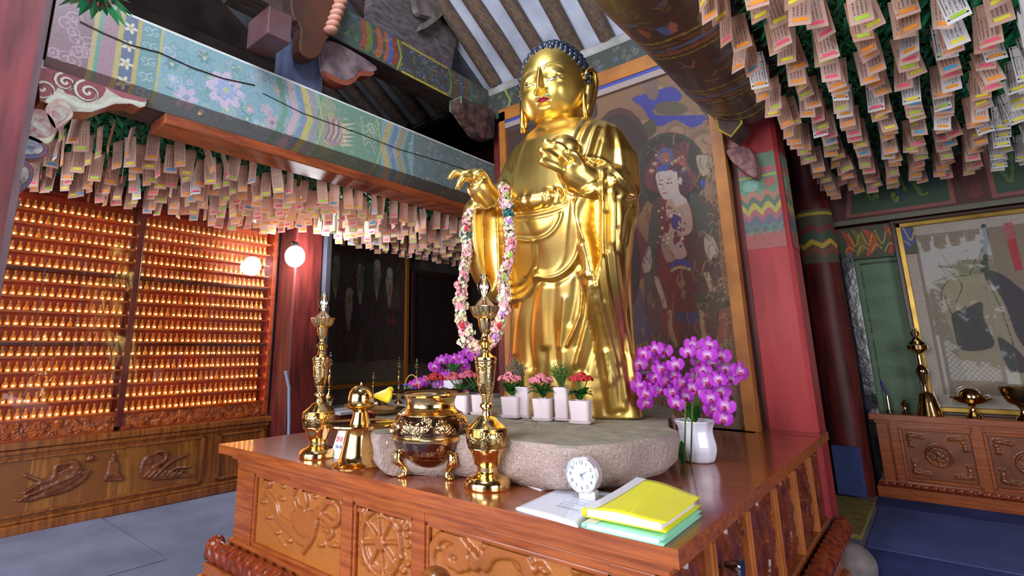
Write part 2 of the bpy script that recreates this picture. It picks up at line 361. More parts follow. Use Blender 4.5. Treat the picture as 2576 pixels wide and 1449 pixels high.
tag(MB().lathe([(.15, 0), (.16, 1.2), (.15, 2.5), (.14, 3.2)], 28, (-.69, 5.82, 0)).build('round_column', M_dkred, smooth=True), 'round dark red column at the right rear before the green panel', 'column')
cb = Cv(.5, .5, .006, '#5a5140')
for i, c in enumerate(['#8a4a34', '#c8a63a', '#3f5a4a', '#7a3530']):
    cb.line([(x, .1+i*.07+(.03 if k % 2 else -.02)) for k, x in enumerate(np.linspace(-.02, .52, 8))], .04, c, smooth=False)
cb.line([(0, .46), (.5, .46)], .03, '#b5a23a', smooth=False)
co = np.stack([-.69+.155*np.cos(-PI*.95+cb.X/.5*PI), 5.82+.155*np.sin(-PI*.95+cb.X/.5*PI), 1.95+cb.Y], -1).reshape(-1, 3)
tag(grid_mesh('round_column_band', cb.nx, cb.ny, co, P_mural, cb.A), 'zigzag painted collar around the round dark column at right rear', 'painted band')
tag(MB().box(-4.97, -4.66, 2.81, 3.13, 0, 3.2).build('wall_column', M_dkred, bevel=.02), 'dark red column between the lit cabinet and the dark paintings', 'column')
tag(MB().box(-4.9, -4.6, 3.14, 3.195, 0, 3.2).build('grey_post', mat('grey_post', '#3c3b44', .5)), 'narrow dark grey post right of the bright bulb', 'post')

# ------------------------------------------------------------------ painted cross beam (left)
BX, BY0, BY1, BZ0, BZ1 = -3.0, .42, 3.93, 2.53, 2.995
bm = thing('painted_cross_beam', 'long pale blue-green painted cross beam running to the mural', 'beam')
L_ = BY1-BY0
def beam_tf(px, py):
    p = at(px, py, 'x', BX); return (p[1]-BY0, p[2]-BZ0)
cv = Cv(L_, BZ1-BZ0, .0036, '#7fa8a8'); cv.tf = None
h = BZ1-BZ0; u = lambda px, py=200: beam_tf(px, py)[0]
X = lambda px: beam_tf(px, 60+(px-400)*.41+50)[0]
def band(a, b, c): cv.poly([(a, 0), (b, 0), (b, h), (a, h)], c)
band(0, X(240), '#7c4450'); band(X(240), X(252), '#b7a23c'); band(X(252), X(262), '#3f8f6e'); band(X(262), X(298), '#9a6a78'); band(X(298), X(312), '#b7a23c')
band(X(312), X(345), '#3c4f78'); band(X(345), X(355), '#b7a23c'); band(X(355), X(402), '#5f8f92'); band(X(402), X(410), '#b7b05a'); band(X(410), L_, '#7aa6b4')
for k in range(12):
    cv.spiral(rng.uniform(0, X(235)), rng.uniform(.05, .42), rng.uniform(.03, .05), 1.6, .006, '#b08a94', rng.uniform(0, 6))
for k in range(4): cv.flower(X(328), .07+k*.105, .034, 5, '#dcd6b8', '#b8a05a')
for k in range(5):
    for s_ in (-1, 1): cv.spiral(X(380)+s_*.022, .05+k*.09, .028, 1.2, .006, '#9fbfc8', s_*1.5)
for k in range(7):
    r0 = rng.uniform(0, 6)
cols = ['#c9b6cf', '#5f9a8c', '#a9bcd6', '#8fb7a4', '#c7a5b0', '#4f8a80']
x0, x1 = X(412), X(770)
for k in range(46):
    c = cols[k % 6]; px_, py_ = rng.uniform(x0, x1), rng.uniform(.03, h-.03)
    cv.spiral(px_, py_, rng.uniform(.02, .05), rng.uniform(1, 1.8), .007, c, rng.uniform(0, 6), 1 if k % 2 else -1)
for k in range(16): cv.flower(rng.uniform(x0, x1), rng.uniform(.05, h-.05), rng.uniform(.03, .045), 6, cols[(k+2) % 6], '#d8d0c0', rng.uniform(0, 1))
cv.flower(X(572), .23, .12, 8, '#cfbcd8', '#7fb07a'); cv.flower(X(572), .23, .07, 8, '#9aa9d6', '#b9c77a')
cv.flower(X(480), .10, .07, 6, '#c7b3d0', '#8090c0'); cv.flower(X(690), .12, .06, 6, '#c0a0b0', '#8f6a80')
def chev(x, w, c, sg=1): cv.poly([(x, 0), (x+w, 0), (x+w+.07*sg, h*.5), (x+w, h), (x, h), (x+.07*sg, h*.5)], c)
chev(X(700)-.03, .04, '#5f9a78'); chev(X(715), .05, '#c8a8b4'); chev(X(738), .05, '#6f86a8'); chev(X(752), .045, '#c9b43c'); chev(X(770), .05, '#9a8d8a')
band(X(800), X(960), '#5f8f6a')
cv.poly([(X(800), h*.5), (X(812), h), (X(842), h*.9), (X(842), h*.1), (X(812), 0)], '#8f9a6a')
for xx in (X(808), X(955)): cv.line([(xx-.04, 0), (xx+.02, h*.5), (xx-.04, h)], .012, '#a9b86a', smooth=False)
# beast head and cloud scrolls

for k in range(6): cv.poly([(X(862), .12+k*.03), (X(895), .16+k*.035), (X(862), .145+k*.03)], '#d8c8a0')
for k in range(4): cv.line([(X(905)+k*.01, .40-k*.04), (X(918), .34-k*.05), (X(930), .38-k*.05), (X(946), .30-k*.05)], .007, '#b9c2a8')
cv.spiral(X(935), .34, .05, 2, .008, '#c3c8b0')
for k, c in enumerate(['#c9a83c', '#5f7896', '#a8884a', '#54806a']): chev(X(975)+k*.075, .05, c, -1)
band(X(1040), L_, '#55706a')
for k in range(60): cv.spiral(rng.uniform(X(1042), L_), rng.uniform(.02, h-.02), rng.uniform(.02, .035), 1.3, .006, ['#8f9f7a', '#6a7f8f', '#8a7a6a'][k % 3], rng.uniform(0, 6))
for k in range(5): band(X(1190)+k*.07, X(1190)+k*.07+.02, ['#8f7a3a', '#3f4f5a'][k % 2])
g = np.random.default_rng(31)
for k in range(330):
    a, b = g.uniform(X(412), L_), g.uniform(.02, h-.02); c = ['#5f9a8c', '#b9b0c8', '#6f8fb0', '#8fae8a', '#a88a92', '#4a7a70', '#c8c0a0'][k % 7]
    cv.line([(a, b), (a+g.uniform(.005, .02), b+g.uniform(-.02, .02)), (a+g.uniform(.02, .045), b+g.uniform(-.02, .02))], g.uniform(.004, .009), c, .8)
bx_ = X(838)
for k in range(11): t_ = -.9+k*.2; cv.poly([(bx_+.07*math.cos(t_), .2+.07*math.sin(t_)), (bx_+.16*math.cos(t_+.15), .2+.15*math.sin(t_+.15)), (bx_+.07*math.cos(t_+.2), .2+.07*math.sin(t_+.2))], ['#d8c8a0', '#c89a80'][k % 2])
cv.blob([(bx_-.06, .14), (bx_-.05, .27), (bx_+.02, .33), (bx_+.08, .27), (bx_+.08, .14), (bx_, .10)], '#a88078'); [cv.line([(bx_-.06+.02*k, .13+.02*(k%2)), (bx_-.03+.02*k, .21), (bx_-.05+.025*k, .30)], .010, ['#5a60a0', '#c8b46a', '#7a4a44', '#d8c8a0'][k % 4]) for k in range(6)]; cv.spiral(bx_-.02, .31, .03, 1.5, .007, '#c8b46a')
cv.mute('#86909a', .36); cv.poly([(X(300), h-.012), (L_, h-.012), (L_, h+.01), (X(300), h+.01)], '#cfd4d4')  # pale top strip is a highlight painted along the edge
bot = cv.Y[:, 0] <= .075
sd = Cv(L_, h, .0045, '#000000'); co = np.stack([BX+.002+np.minimum(0, (cv.Y-.075)*.9), BY0+cv.X, BZ0+cv.Y], -1)
cv.A[bot] = cv.A[bot]*.35+np.array(lin('#4a3020'))*.65  # lower chamfer: underside shade mixed into its paint
grid_mesh('painted_side', cv.nx, cv.ny, co.reshape(-1, 3), P_beam, cv.A, bm)
cu = Cv(L_, .3, .01, '#4c3a2e')
for k in range(40): cu.spiral(rng.uniform(0, L_), rng.uniform(.02, .28), .04, 1.5, .008, ['#6a5a3a', '#5a3a34', '#4a5a48'][k % 3], rng.uniform(0, 6))

MB().prism([(BX-.3, BZ0), (BX-.07, BZ0), (BX, BZ0+.077), (BX, BZ1), (BX-.3, BZ1)], BY1-BY0, 'y', BY0).build('beam_core', M_dkwood, bm)
crk = [(BX+.006, at(px, py, 'x', BX)[1], at(px, py, 'x', BX)[2]) for px, py in ((200, 55), (260, 85), (330, 115), (400, 133), (480, 170), (560, 198), (640, 215))]
MB().tube(crk, .004, 5).build('crack', M_black, bm)
MB().tube([(BX+.005, at(px, py, 'x', BX)[1], at(px, py, 'x', BX)[2]) for px, py in ((660, 235), (760, 285), (900, 335), (1000, 375), (1120, 410), (1180, 430))], .0028, 5).build('crack', M_black, bm)
# orange brown tie piece below the beam
M_orange = mat('orange_brown_timber', '#9a4a22', .55, col2='#6a3018', ns=4, stretch=(8, 1, 8), bump=.2)
tag(MB().box(BX-.28, BX-.055, .98, BY1, BZ0-.07, BZ0-.002).build('tie_timber', M_orange, bevel=.008), 'orange brown tie timber under the painted cross beam', 'beam')

# carved cloud bracket by the front column
bk = thing('scroll_bracket', 'red and cream scroll-painted wing bracket under the cross beam beside the front column', 'bracket')
def bt(px, py): p = at(px, py, 'x', -3.04); return (p[1], p[2])
ol = [bt(*p) for p in ((95, 150), (100, 255), (125, 262), (150, 250), (180, 282), (230, 283), (262, 272), (290, 262), (330, 262), (352, 272), (366, 268), (372, 236), (340, 215), (250, 180), (180, 150))]
MB().prism(ol, .12, 'x', -3.16).build('wing', mat('bracket_underside', '#8a4a30', .6), bk)
ox, oz = min(p[0] for p in ol), min(p[1] for p in ol); wv = Cv(max(p[0] for p in ol)-ox, max(p[1] for p in ol)-oz, .0028, '#a9a79a')
wv.tf = lambda a, b: (bt(a, b)[0]-ox, bt(a, b)[1]-oz)
wv.blob([(90, 180), (140, 175), (200, 185), (262, 215), (255, 245), (220, 258), (195, 245), (165, 235), (150, 215), (130, 245), (95, 258)], '#7d3c44')
wv.blob([(262, 215), (300, 215), (370, 250), (345, 258), (300, 243)], '#8a4a50')
for (a, b, r) in ((108, 222, 24), (165, 207, 17), (222, 232, 22)):
    wv.tf2 = None; c0 = wv.T([(a, b)])[0]; tf = wv.tf; wv.tf = None; wv.spiral(c0[0], c0[1], r*.0028, 1.8, .011, '#b9b8a8', 2); wv.spiral(c0[0], c0[1], r*.0032, 1.2, .006, '#4a2630', 2.6); wv.tf = tf
wv.line([(120, 255), (150, 240), (190, 262), (250, 268), (290, 250), (360, 262)], .02, '#b5b7ab')
b_ = board('painted_face', wv, (-3.037, ox, oz), (0, 1, 0), (0, 0, 1), P_mural, bk)
# keep only the part of the painted face inside the outline
import bmesh
g = bmesh.new(); g.from_mesh(b_.data)
def inside(p, poly):
    r = False
    for i in range(len(poly)):
        (a, b), (c, d) = poly[i], poly[(i+1) % len(poly)]
        if (b > p[1]) != (d > p[1]) and p[0] < (c-a)*(p[1]-b)/(d-b)+a: r = not r
    return r
bmesh.ops.delete(g, geom=[v for v in g.verts if not inside((v.co.y, v.co.z), ol)], context='VERTS'); g.to_mesh(b_.data); g.free()
for i, (pts, c, c2) in enumerate([(((118, 265), (150, 247), (180, 268), (184, 292), (165, 310), (140, 325), (120, 300)), '#b3b09c', '#8f5f66'),
    (((60, 285), (105, 275), (135, 300), (143, 330), (130, 355), (110, 362), (60, 350)), '#a9a890', '#7a4a4f'),
    (((40, 335), (90, 345), (118, 365), (120, 385), (100, 398), (40, 395)), '#6f3a42', '#444866'),
    (((20, 395), (55, 397), (80, 415), (86, 440), (70, 470), (38, 490), (10, 480)), '#6f3a42', '#5a2a30'),
    (((10, 495), (35, 490), (50, 505), (48, 522), (20, 535), (0, 530)), '#5a3038', '#7d5a50')]):
    lobe = thing('cloud_bracket', f'{["uppermost", "second", "third", "fourth", "lowest"][i]} rounded cloud-shaped bracket lobe stacked by the front column', 'bracket', group=None)
    P2 = [tuple(at(a, b, 'x', -3.02)[1:]) for a, b in crv(pts, 4, True)]
    MB().prism(P2, .09, 'x', -3.11).build('lobe', mat('lobe_'+c, c, .6, col2=c2, ns=14), lobe, bevel=.004)
    q = np.array(P2); m_ = q.mean(0); MB().prism([tuple(m_+(p-m_)*.6) for p in q], .004, 'x', -3.021).build('painted_core', mat('lobec_'+c2, c2, .6, col2='#9a9890', ns=30), lobe)

# ------------------------------------------------------------------ upper beam, posts and blocks above
UB = thing('upper_roof_beam', 'faded dragon-scale painted upper roof beam below the rafters', 'beam')
ux = -3.0
def ut(px, py): p = at(px, py, 'x', ux); return p
uy0, uy1, uz0, uz1 = 1.9, 3.9, 3.47, 3.76
uv = Cv(uy1-uy0, uz1-uz0, .006, '#4c5348'); H2 = uz1-uz0
ty = lambda px, py: ut(px, py)[1]-uy0
uv.poly([(0, 0), (ty(930, 90), 0), (ty(930, 90), H2), (0, H2)], '#47584c')
for k in range(90): uv.spiral(rng.uniform(0, 2), rng.uniform(.02, .27), rng.uniform(.015, .03), 1.3, .006, ['#6a7a5a', '#54608a', '#7a5a4a', '#5a6a72'][k % 4], rng.uniform(0, 6))
for k, (px, c) in enumerate([(905, '#9a4a3a'), (918, '#6a7a3a'), (945, '#a8553c'), (965, '#9f5a42'), (975, '#3f5fa8'), (985, '#8a3f36'), (1000, '#5f6a3c')]):
    x_ = ty(px, 110); uv.blob([(x_, .02), (x_+.06, .06), (x_+.075, .15), (x_+.05, .27), (x_, .28), (x_+.02, .15)], c)
xa, xb = ty(1010, 130), ty(1125, 200)
uv.poly([(xa, 0), (xb, 0), (xb, H2), (xa, H2)], '#4a4a4e')
for k in range(60): uv.ell(rng.uniform(xa, xb), rng.uniform(.03, .26), .012, .012, ['#5868a0', '#6a5a5a', '#52705a', '#7a6a4a'][k % 4])
uv.poly([(xa, H2-.02), (xb, H2-.02), (xb, H2), (xa, H2)], '#b5a43a'); uv.poly([(xa, 0), (xb, 0), (xb, .02), (xa, .02)], '#b5a43a')
uv.line([(xa-.05, 0), (xa, .14), (xa-.05, .28)], .012, '#a8b04a', smooth=False); uv.line([(xb+.02, 0), (xb+.06, .14), (xb+.02, .28)], .012, '#8a9a4a', smooth=False)
for k, c in enumerate(['#7a3f3a', '#4a5a8a', '#8a4a40', '#4f6a5a']): uv.line([(xb+.1+k*.07, 0), (xb+.13+k*.07, .14), (xb+.1+k*.07, .28)], .03, c)
for k in range(160): a, b = rng.uniform(0, 2), rng.uniform(.02, .27); uv.line([(a, b), (a+.02, b+rng.uniform(-.02, .02)), (a+.035, b+rng.uniform(-.02, .02))], .006, ['#7a8a5a', '#5a6aa0', '#8a5a44', '#3a4a3c', '#a08a50'][k % 5])
board('painted_side', uv, (ux+.002, uy0, uz0), (0, 1, 0), (0, 0, 1), P_beam, UB)
MB().box(ux-.22, ux, uy0-.6, uy1, uz0, uz1).build('beam_core', M_dkwood, UB)
ug = thing('grey_roof_board', 'grey weathered curved roof strut above the upper beam', 'roof strut')
MB().prism([tuple(at(a, b, 'x', -3.0)[1:]) for a, b in ((945, -60), (935, 85), (1010, 128), (1110, 165), (1135, 190), (1160, 60), (1185, 20), (1150, -60))], .1, 'x', -3.12).build('board', mat('grey_weathered_wood', '#6d6468', .8, col2='#4a4044', ns=5, stretch=(1, 2, 6), bump=.3), ug)
MB().prism([tuple(at(a, b, 'x', -2.95)[1:]) for a, b in crv(((1050, -30), (1135, -20), (1130, 10), (1110, 40), (1080, 65), (1060, 75), (1062, 60), (1085, 45), (1050, 30)), 4, True)], .06, 'x', -3.0).build('scroll_end', mat('grey_weathered_wood2', '#857a76', .8, col2='#5a504e', ns=6, bump=.3), ug)
kp = tag(MB().box(-3.22, -3.04, *sorted((at(725, 170, 'x', -3.04)[1], at(811, 200, 'x', -3.04)[1])), BZ1, 3.46).build('king_post', mat('blue_grey_post', '#4c5674', .6, col2='#3a4058', ns=4, stretch=(3, 3, .5), bump=.2)), 'blue-grey square post standing on the painted cross beam', 'post')
blk = tag(MB().box(-2.98, -2.72, *sorted((at(655, 100, 'x', -2.8)[1], at(715, 110, 'x', -2.8)[1])), *sorted((at(655, 95, 'x', -2.8)[2], at(660, 25, 'x', -2.8)[2]))).build('timber_block', mat('violet_brown_block', '#5a4048', .6, col2='#4a2a24', ns=3), bevel=.006), 'reddish wooden block hanging left of the blue-grey post', 'block')
br = thing('pillow_bracket', 'brown carved bracket with pink fluted edge above the post', 'bracket')
MB().prism([tuple(at(a, b, 'x', -2.9)[1:]) for a, b in crv(((740, -30), (735, 40), (755, 70), (752, 130), (785, 150), (810, 130), (822, 100), (855, 60), (865, -30)), 3, True)], .1, 'x', -2.99).build('body', mat('brown_bracket', '#4f2c1e', .6, col2='#2a1a18', ns=3), br, bevel=.01)
for k in range(7):
    p = at(862-k*5, -8+k*14, 'x', -2.86); MB().ball((p[0], p[1], p[2]), .045, 10, 6, (1.2, 1.1, .55)).build('flute', mat('pink_flutes', '#c08a78', .6), br, smooth='all')
cl = thing('cloud_corbel', 'faded pink and grey cloud corbel under the upper beam', 'corbel')
MB().prism([tuple(at(a, b, 'x', -3.0)[1:]) for a, b in crv(((812, 110), (850, 108), (945, 165), (935, 182), (905, 180), (893, 195), (870, 203), (845, 195), (815, 178)), 4, True)], .1, 'x', -3.1).build('body', mat('corbel_paint', '#8a7478', .6, col2='#5a4a52', ns=9), cl, bevel=.008)
MB().prism([tuple(at(a, b, 'x', -3.0)[1:]) for a, b in crv(((815, 178), (845, 195), (870, 203), (893, 195), (905, 180), (940, 182), (932, 192), (905, 192), (890, 207), (868, 215), (830, 200)), 4, True)], .11, 'x', -3.105).build('lower_edge', mat('corbel_orange', '#8a4632', .6), cl)
# bracket over the left altar column with pentagon painted end
be = thing('arm_bracket', 'dark bracket arm with pentagonal yellow-edged end above the left mural column', 'bracket')
def arm(t, x, y0, y1, z0, z1, m, rim):
    w = .07; pts = [(-w, .02), (-w, .11), (w, .11), (w, .02), (0, -.05)]
    MB().prism([(x+a, z0+b) for a, b in pts], y1-y0, 'y', y0).build('arm', m, t)
    q = [(x+a*1.0, y0-.004, z0+b) for a, b in pts]; MB().tube(q+[q[0]], .008, 5, cap=False).build('painted_rim', rim, t)
M_arm = mat('dark_painted_arm', '#3a2e2c', .6, col2='#5a4038', ns=12); M_rimy = mat('ochre_line', '#a89a3a', .5); M_rimg = mat('green_line', '#6f8f6a', .5)
p = at(1147, 268, 'y', 3.35); arm(be, p[0], 3.35, 3.77, p[2]-.04, 0, M_arm, M_rimg)
MB().prism([tuple(at(a, b, 'x', -2.93)[1:]) for a, b in crv(((1150, 262), (1230, 275), (1238, 330), (1230, 352), (1200, 345), (1180, 320), (1165, 300)), 3, True)], .1, 'x', -3.0).build('wing', mat('purple_brown', '#2f2224', .6, col2='#6a4a44', ns=16, bump=.6), be)
bl_ = thing('arm_bracket', 'dark bracket arm with pentagonal ochre-edged end above the red column', 'bracket')
p = at(1835, 307, 'y', 3.55); arm(bl_, p[0], 3.55, 3.77, p[2]-.05, 0, M_arm, M_rimy)
for v in bl_.children: pass
MB().prism([tuple(at(a, b, 'x', -.84)[1:]) for a, b in ((1845, 330), (1880, 335), (1900, 380), (1870, 390), (1850, 372))], .08, 'x', -.9).build('arm_shaft', mat('pink_faded', '#a87a72', .6, col2='#7a4038', ns=18), bl_)
MB().prism([(p_[0], p_[2]) for p_ in [at(a, b, 'y', 3.9) for a, b in crv(((1838, 385), (1885, 378), (1905, 400), (1915, 440), (1905, 455), (1880, 440), (1850, 415)), 4, True)]], -.1, 'y', 3.9).build('carved_claw', mat('claw_paint', '#9a6a66', .6, col2='#5f3f44', ns=22, bump=.5), bl_, bevel=.01)

# big painted log (right)
lg = thing('painted_log_beam', 'huge round log beam with faded dragon painting at upper right', 'beam')
lv = Cv(3.6, 1.6, .011, '#4a342a')
for k in range(80): lv.spiral(rng.uniform(0, 3.6), rng.uniform(0, 1.6), rng.uniform(.03, .07), 1.3, .012, ['#6a4a34', '#7a3f30', '#4f4a48', '#5f5230', '#3a2a26'][k % 5], rng.uniform(0, 6))
for x0_ in (.45, 1.1, 1.55, 2.3, 2.95):
    for k, c in enumerate(['#8f7a34', '#6a4a2c', '#5a5f7a', '#8a5030', '#8f7a34']):
        lv.line([(x0_+k*.045+.04*math.sin(q*6), q) for q in np.linspace(0, 1.6, 16)], .014 if k in (0, 4) else .03, c)
for k in range(260): a, b = rng.uniform(0, 3.6), rng.uniform(0, 1.6); lv.line([(a, b), (a+rng.uniform(-.04, .04), b+rng.uniform(.03, .07)), (a+rng.uniform(-.05, .05), b+rng.uniform(.08, .14))], rng.uniform(.01, .022), ['#7a4a30', '#2f221e', '#6a5a34', '#50506a', '#8a5a3c', '#3f3a34'][k % 6])
for k in range(10): lv.ell(rng.uniform(1.9, 2.3), rng.uniform(.3, 1.3), .05, .03, ['#8a4a34', '#7a6a3a', '#50608a', '#a0604a'][k % 4], rot=rng.uniform(0, 3))
lv.line([(3.3, 0), (3.36, .8), (3.3, 1.6)], .02, '#9a8a3a'); lv.line([(3.42, 0), (3.46, .8), (3.42, 1.6)], .02, '#9a8a3a')
lx, lz = -.70, 2.90
co = []
for j in range(lv.ny):
    for i in range(lv.nx):
        y = .05+lv.X[j, i]; a = -PI*1.08+lv.Y[j, i]/1.6*PI*1.2
        rr = .30+.015*math.sin(y*1.7)-.06*max(0, y-3.2)
        co.append((lx+rr*.95*math.cos(a), y, lz+rr*math.sin(a)))
grid_mesh('painted_bark', lv.nx, lv.ny, co, P_beam, lv.A, lg, smooth=True)
MB().tube([(lx, 0, lz), (lx, 3.68, lz+.02)], .255, 20).build('log_core', M_dkwood, lg)

# ------------------------------------------------------------------ purlins and head boards over the mural
hb = thing('mural_head_board', 'green and dark floral painted board over the mural', 'head board')
hv = Cv(2.7, .26, .008, '#3c423c')
for k in range(110): hv.spiral(rng.uniform(0, 2.7), rng.uniform(.05, .24), rng.uniform(.015, .03), 1.3, .007, ['#6a5a5a', '#54608a', '#5a6a5a', '#7a6a5a'][k % 4], rng.uniform(0, 6))
hv.poly([(0, 0), (2.7, 0), (2.7, .05), (0, .05)], '#28523f')
for x_ in (.35, 2.35): hv.line([(x_-.04, 0), (x_+.02, .13), (x_-.04, .26)], .012, '#a8b83a', smooth=False)
MB().box(-3.1, -.4, 3.86, 4.0, 3.42, 3.69).build('board_core', M_dkwood, hb)
board('painted_face', hv, (-3.1, 3.857, 3.43), (1, 0, 0), (0, 0, 1), P_mural, hb)
tag(MB().tube([(-3.2, 3.93, 3.74), (-.4, 3.93, 3.74)], .07, 16).build('eave_purlin', mat('whitewashed_purlin', '#a9a8a8', .8, col2='#8a8886', ns=6), smooth=True), 'whitewashed rail under the rafter ends over the mural', 'rail')

# ------------------------------------------------------------------ mural behind the statue
MY = 3.8
mu = thing('mural', 'tall framed painting of a white-faced haloed attendant behind the golden statue', 'mural', (0, 0, 0))
mx0, mx1, mz0, mz1 = -2.74, -.965, .7, 3.33
mv = Cv(mx1-mx0, mz1-mz0, .0044, '#3f2a28')
mv.tf = lambda a, b: (at(a, b, 'y', MY)[0]-mx0, at(a, b, 'y', MY)[2]-mz0)
mv.poly([(1260, 250), (1560, 200), (1620, 420), (1580, 1100), (1250, 1100)], '#3a2523')
mv.poly([(1500, 250), (1700, 160), (1840, 420), (1890, 1090), (1600, 1090)], '#8f6a4c')
mv.blob([(1510, 280), (1560, 300), (1620, 300), (1700, 300), (1740, 320), (1800, 380), (1810, 500), (1840, 700), (1700, 500), (1600, 480), (1530, 420)], '#96745a')
for (a, b, r) in ((1530, 300, 30), (1590, 315, 26), (1620, 320, 35), (1730, 300, 30), (1770, 360, 40), (1800, 430, 40), (1815, 520, 36), (1830, 620, 40), (1700, 330, 25), (1830, 740, 40), (1650, 230, 30)):
    mv.ell(a, b, r, r*.9, '#8a674d'); mv.ell(a+3, b+2, r*.7, r*.6, '#a37f60')
mv.blob([(1590, 248), (1640, 232), (1690, 218), (1715, 240), (1700, 258), (1650, 268), (1655, 290), (1770, 290), (1765, 312), (1735, 320), (1700, 302), (1660, 318), (1635, 300), (1615, 270)], '#2a35a0')
mv.blob([(1650, 262), (1700, 255), (1730, 275), (1700, 290), (1655, 285)], '#5a5340')
mv.blob([(1617, 195), (1650, 190), (1655, 240), (1640, 252), (1625, 235)], '#7a6058'); mv.blob([(1600, 330), (1640, 300), (1650, 330), (1620, 350)], '#4a4a36')
mv.blob([(1560, 330), (1600, 340), (1600, 470), (1600, 560), (1640, 640), (1600, 700), (1560, 500)], '#6f2328')
for r_ in (150, 135): mv.ell(1560, 420, r_*.55, r_, '#4c2c28' if r_ == 150 else '#35201f')
# halo
mv.ell(1687, 430, 91, 98, '#2f3a30'); mv.ell(1687, 430, 82, 89, '#2a2c28')
mv.blob([(1670, 360), (1680, 380), (1720, 355), (1735, 370), (1725, 410), (1750, 440), (1740, 480), (1700, 490), (1640, 480), (1622, 450), (1635, 410)], '#6a2f36')
mv.blob([(1710, 400), (1722, 395), (1735, 450), (1715, 470)], '#b0524c'); mv.blob([(1752, 392), (1800, 400), (1780, 435), (1765, 440)], '#a99a80'); mv.blob([(1760, 455), (1775, 455), (1770, 475)], '#3a40a0')
# robe
mv.blob([(1650, 500), (1720, 510), (1775, 500), (1800, 540), (1810, 640), (1815, 760), (1790, 900), (1740, 960), (1660, 960), (1630, 860), (1620, 700), (1630, 600)], '#5a3a38')
mv.blob([(1735, 490), (1770, 495), (1795, 540), (1805, 620), (1770, 600), (1750, 560)], '#4c5148')
mv.blob([(1655, 510), (1670, 530), (1650, 620), (1640, 720), (1625, 700), (1632, 590)], '#4c5148')
mv.blob([(1665, 490), (1720, 500), (1740, 560), (1720, 640), (1720, 820), (1690, 850), (1660, 800), (1660, 600)], '#7a3230')
mv.blob([(1680, 500), (1715, 490), (1738, 530), (1740, 580), (1715, 600), (1728, 640), (1700, 650), (1680, 600), (1688, 555), (1676, 540)], '#b9988a')
mv.blob([(1666, 590), (1680, 590), (1690, 640), (1700, 650), (1680, 660), (1665, 630)], '#a88474')
mv.blob([(1616, 660), (1632, 620), (1640, 650), (1635, 680), (1620, 685)], '#b39a8a'); mv.blob([(1775, 590), (1795, 600), (1808, 640), (1785, 655), (1772, 620)], '#b8a294')
mv.blob([(1688, 545), (1700, 540), (1715, 550), (1705, 560), (1715, 580), (1700, 578), (1690, 570)], '#4a3a7a')
for a, b in ((1700, 590), (1706, 600), (1698, 606)): mv.ell(a, b, 5, 9, '#7a3a30')
mv.line([(1690, 668), (1708, 658), (1732, 665)], .035, '#3a4590'); mv.line([(1690, 680), (1710, 672), (1735, 678)], .02, '#b89a74')
for a, b in ((1716, 712), (1720, 740)): mv.ell(a, b, 7, 11, '#b59c80')
mv.blob([(1690, 690), (1745, 690), (1755, 740), (1740, 790), (1700, 795), (1680, 740)], '#6f2a26', .6)
mv.blob([(1690, 790), (1770, 785), (1760, 810), (1720, 812), (1695, 805)], '#4a3f6a')
for q in ((1685, 785, 1700, 868), (1765, 785, 1772, 850)): mv.line([(q[0], q[1]), (q[0]+2, (q[1]+q[3])/2), (q[2], q[3])], .03, '#a98660'); mv.line([(q[0]+8, q[1]), (q[0]+12, (q[1]+q[3])/2), (q[2]+8, q[3]-6)], .014, '#7a3a30')
for q in ((1778, 690), (1650, 700)): mv.line([(q[0], q[1]), (q[0]+14, q[1]+40), (q[0]+22, q[1]+70)], .035, '#b39a80')
mv.line([(1795, 650), (1790, 690), (1812, 710), (1818, 750)], .02, '#3f3a38')
mv.blob([(1750, 735), (1830, 740), (1840, 765), (1790, 790), (1760, 770)], '#4c4a38'); mv.blob([(1810, 780), (1840, 800), (1835, 850), (1810, 860)], '#8a4a38')
mv.blob([(1595, 700), (1620, 760), (1640, 830), (1620, 860), (1590, 850)], '#3f3560', .8); mv.blob([(1590, 560), (1610, 640), (1608, 720), (1590, 760)], '#2f1c20')
for k in range(30): mv.line([(1600+k*8, 860), (1598+k*9, 960), (1600+k*10, 1050)], .012, ['#4a2f2a', '#6a4636', '#3a2a26'][k % 3], .5)
mv.blob([(1820, 960), (1860, 990), (1895, 1050), (1860, 1085), (1800, 1080), (1790, 1040)], '#8a6a58'); mv.blob([(1815, 985), (1845, 1000), (1850, 1050), (1810, 1060)], '#5a3038')
mv.line([(1790, 1085), (1850, 1092), (1890, 1070)], .03, '#5f5348')
# crown and face
mv.blob([(1642, 440), (1660, 415), (1700, 410), (1730, 430), (1735, 470), (1715, 500), (1705, 460), (1660, 445), (1650, 470)], '#4a2a34')
mv.blob([(1652, 400), (1668, 372), (1690, 378), (1692, 405), (1675, 415)], '#5a5a8a'); mv.blob([(1660, 402), (1668, 384), (1683, 388), (1683, 408)], '#a85a48')
mv.blob([(1655, 420), (1680, 412), (1682, 428), (1656, 432)], '#3c4a9a')
for a, b in ((1648, 412), (1700, 405), (1722, 425), (1640, 430), (1712, 398)): mv.ell(a, b, 7, 5, '#b9987a'); mv.ell(a+5, b+4, 4, 4, '#8a3a3a')
mv.ell(1716, 432, 6, 6, '#3a50a0'); mv.ell(1711, 455, 5, 10, '#c8b8b0'); mv.ell(1730, 422, 4, 8, '#7a5a4a')
mv.blob([(1650, 438), (1672, 430), (1700, 430), (1706, 455), (1710, 485), (1728, 505), (1700, 520), (1690, 500), (1672, 502), (1658, 480)], '#cdb9b2')
mv.line([(1658, 455), (1667, 453)], .006, '#3a2a2a', smooth=False); mv.line([(1678, 452), (1690, 449)], .006, '#3a2a2a', smooth=False); mv.line([(1656, 463), (1665, 464)], .007, '#2a2020', smooth=False); mv.line([(1677, 461), (1690, 460)], .007, '#2a2020', smooth=False)
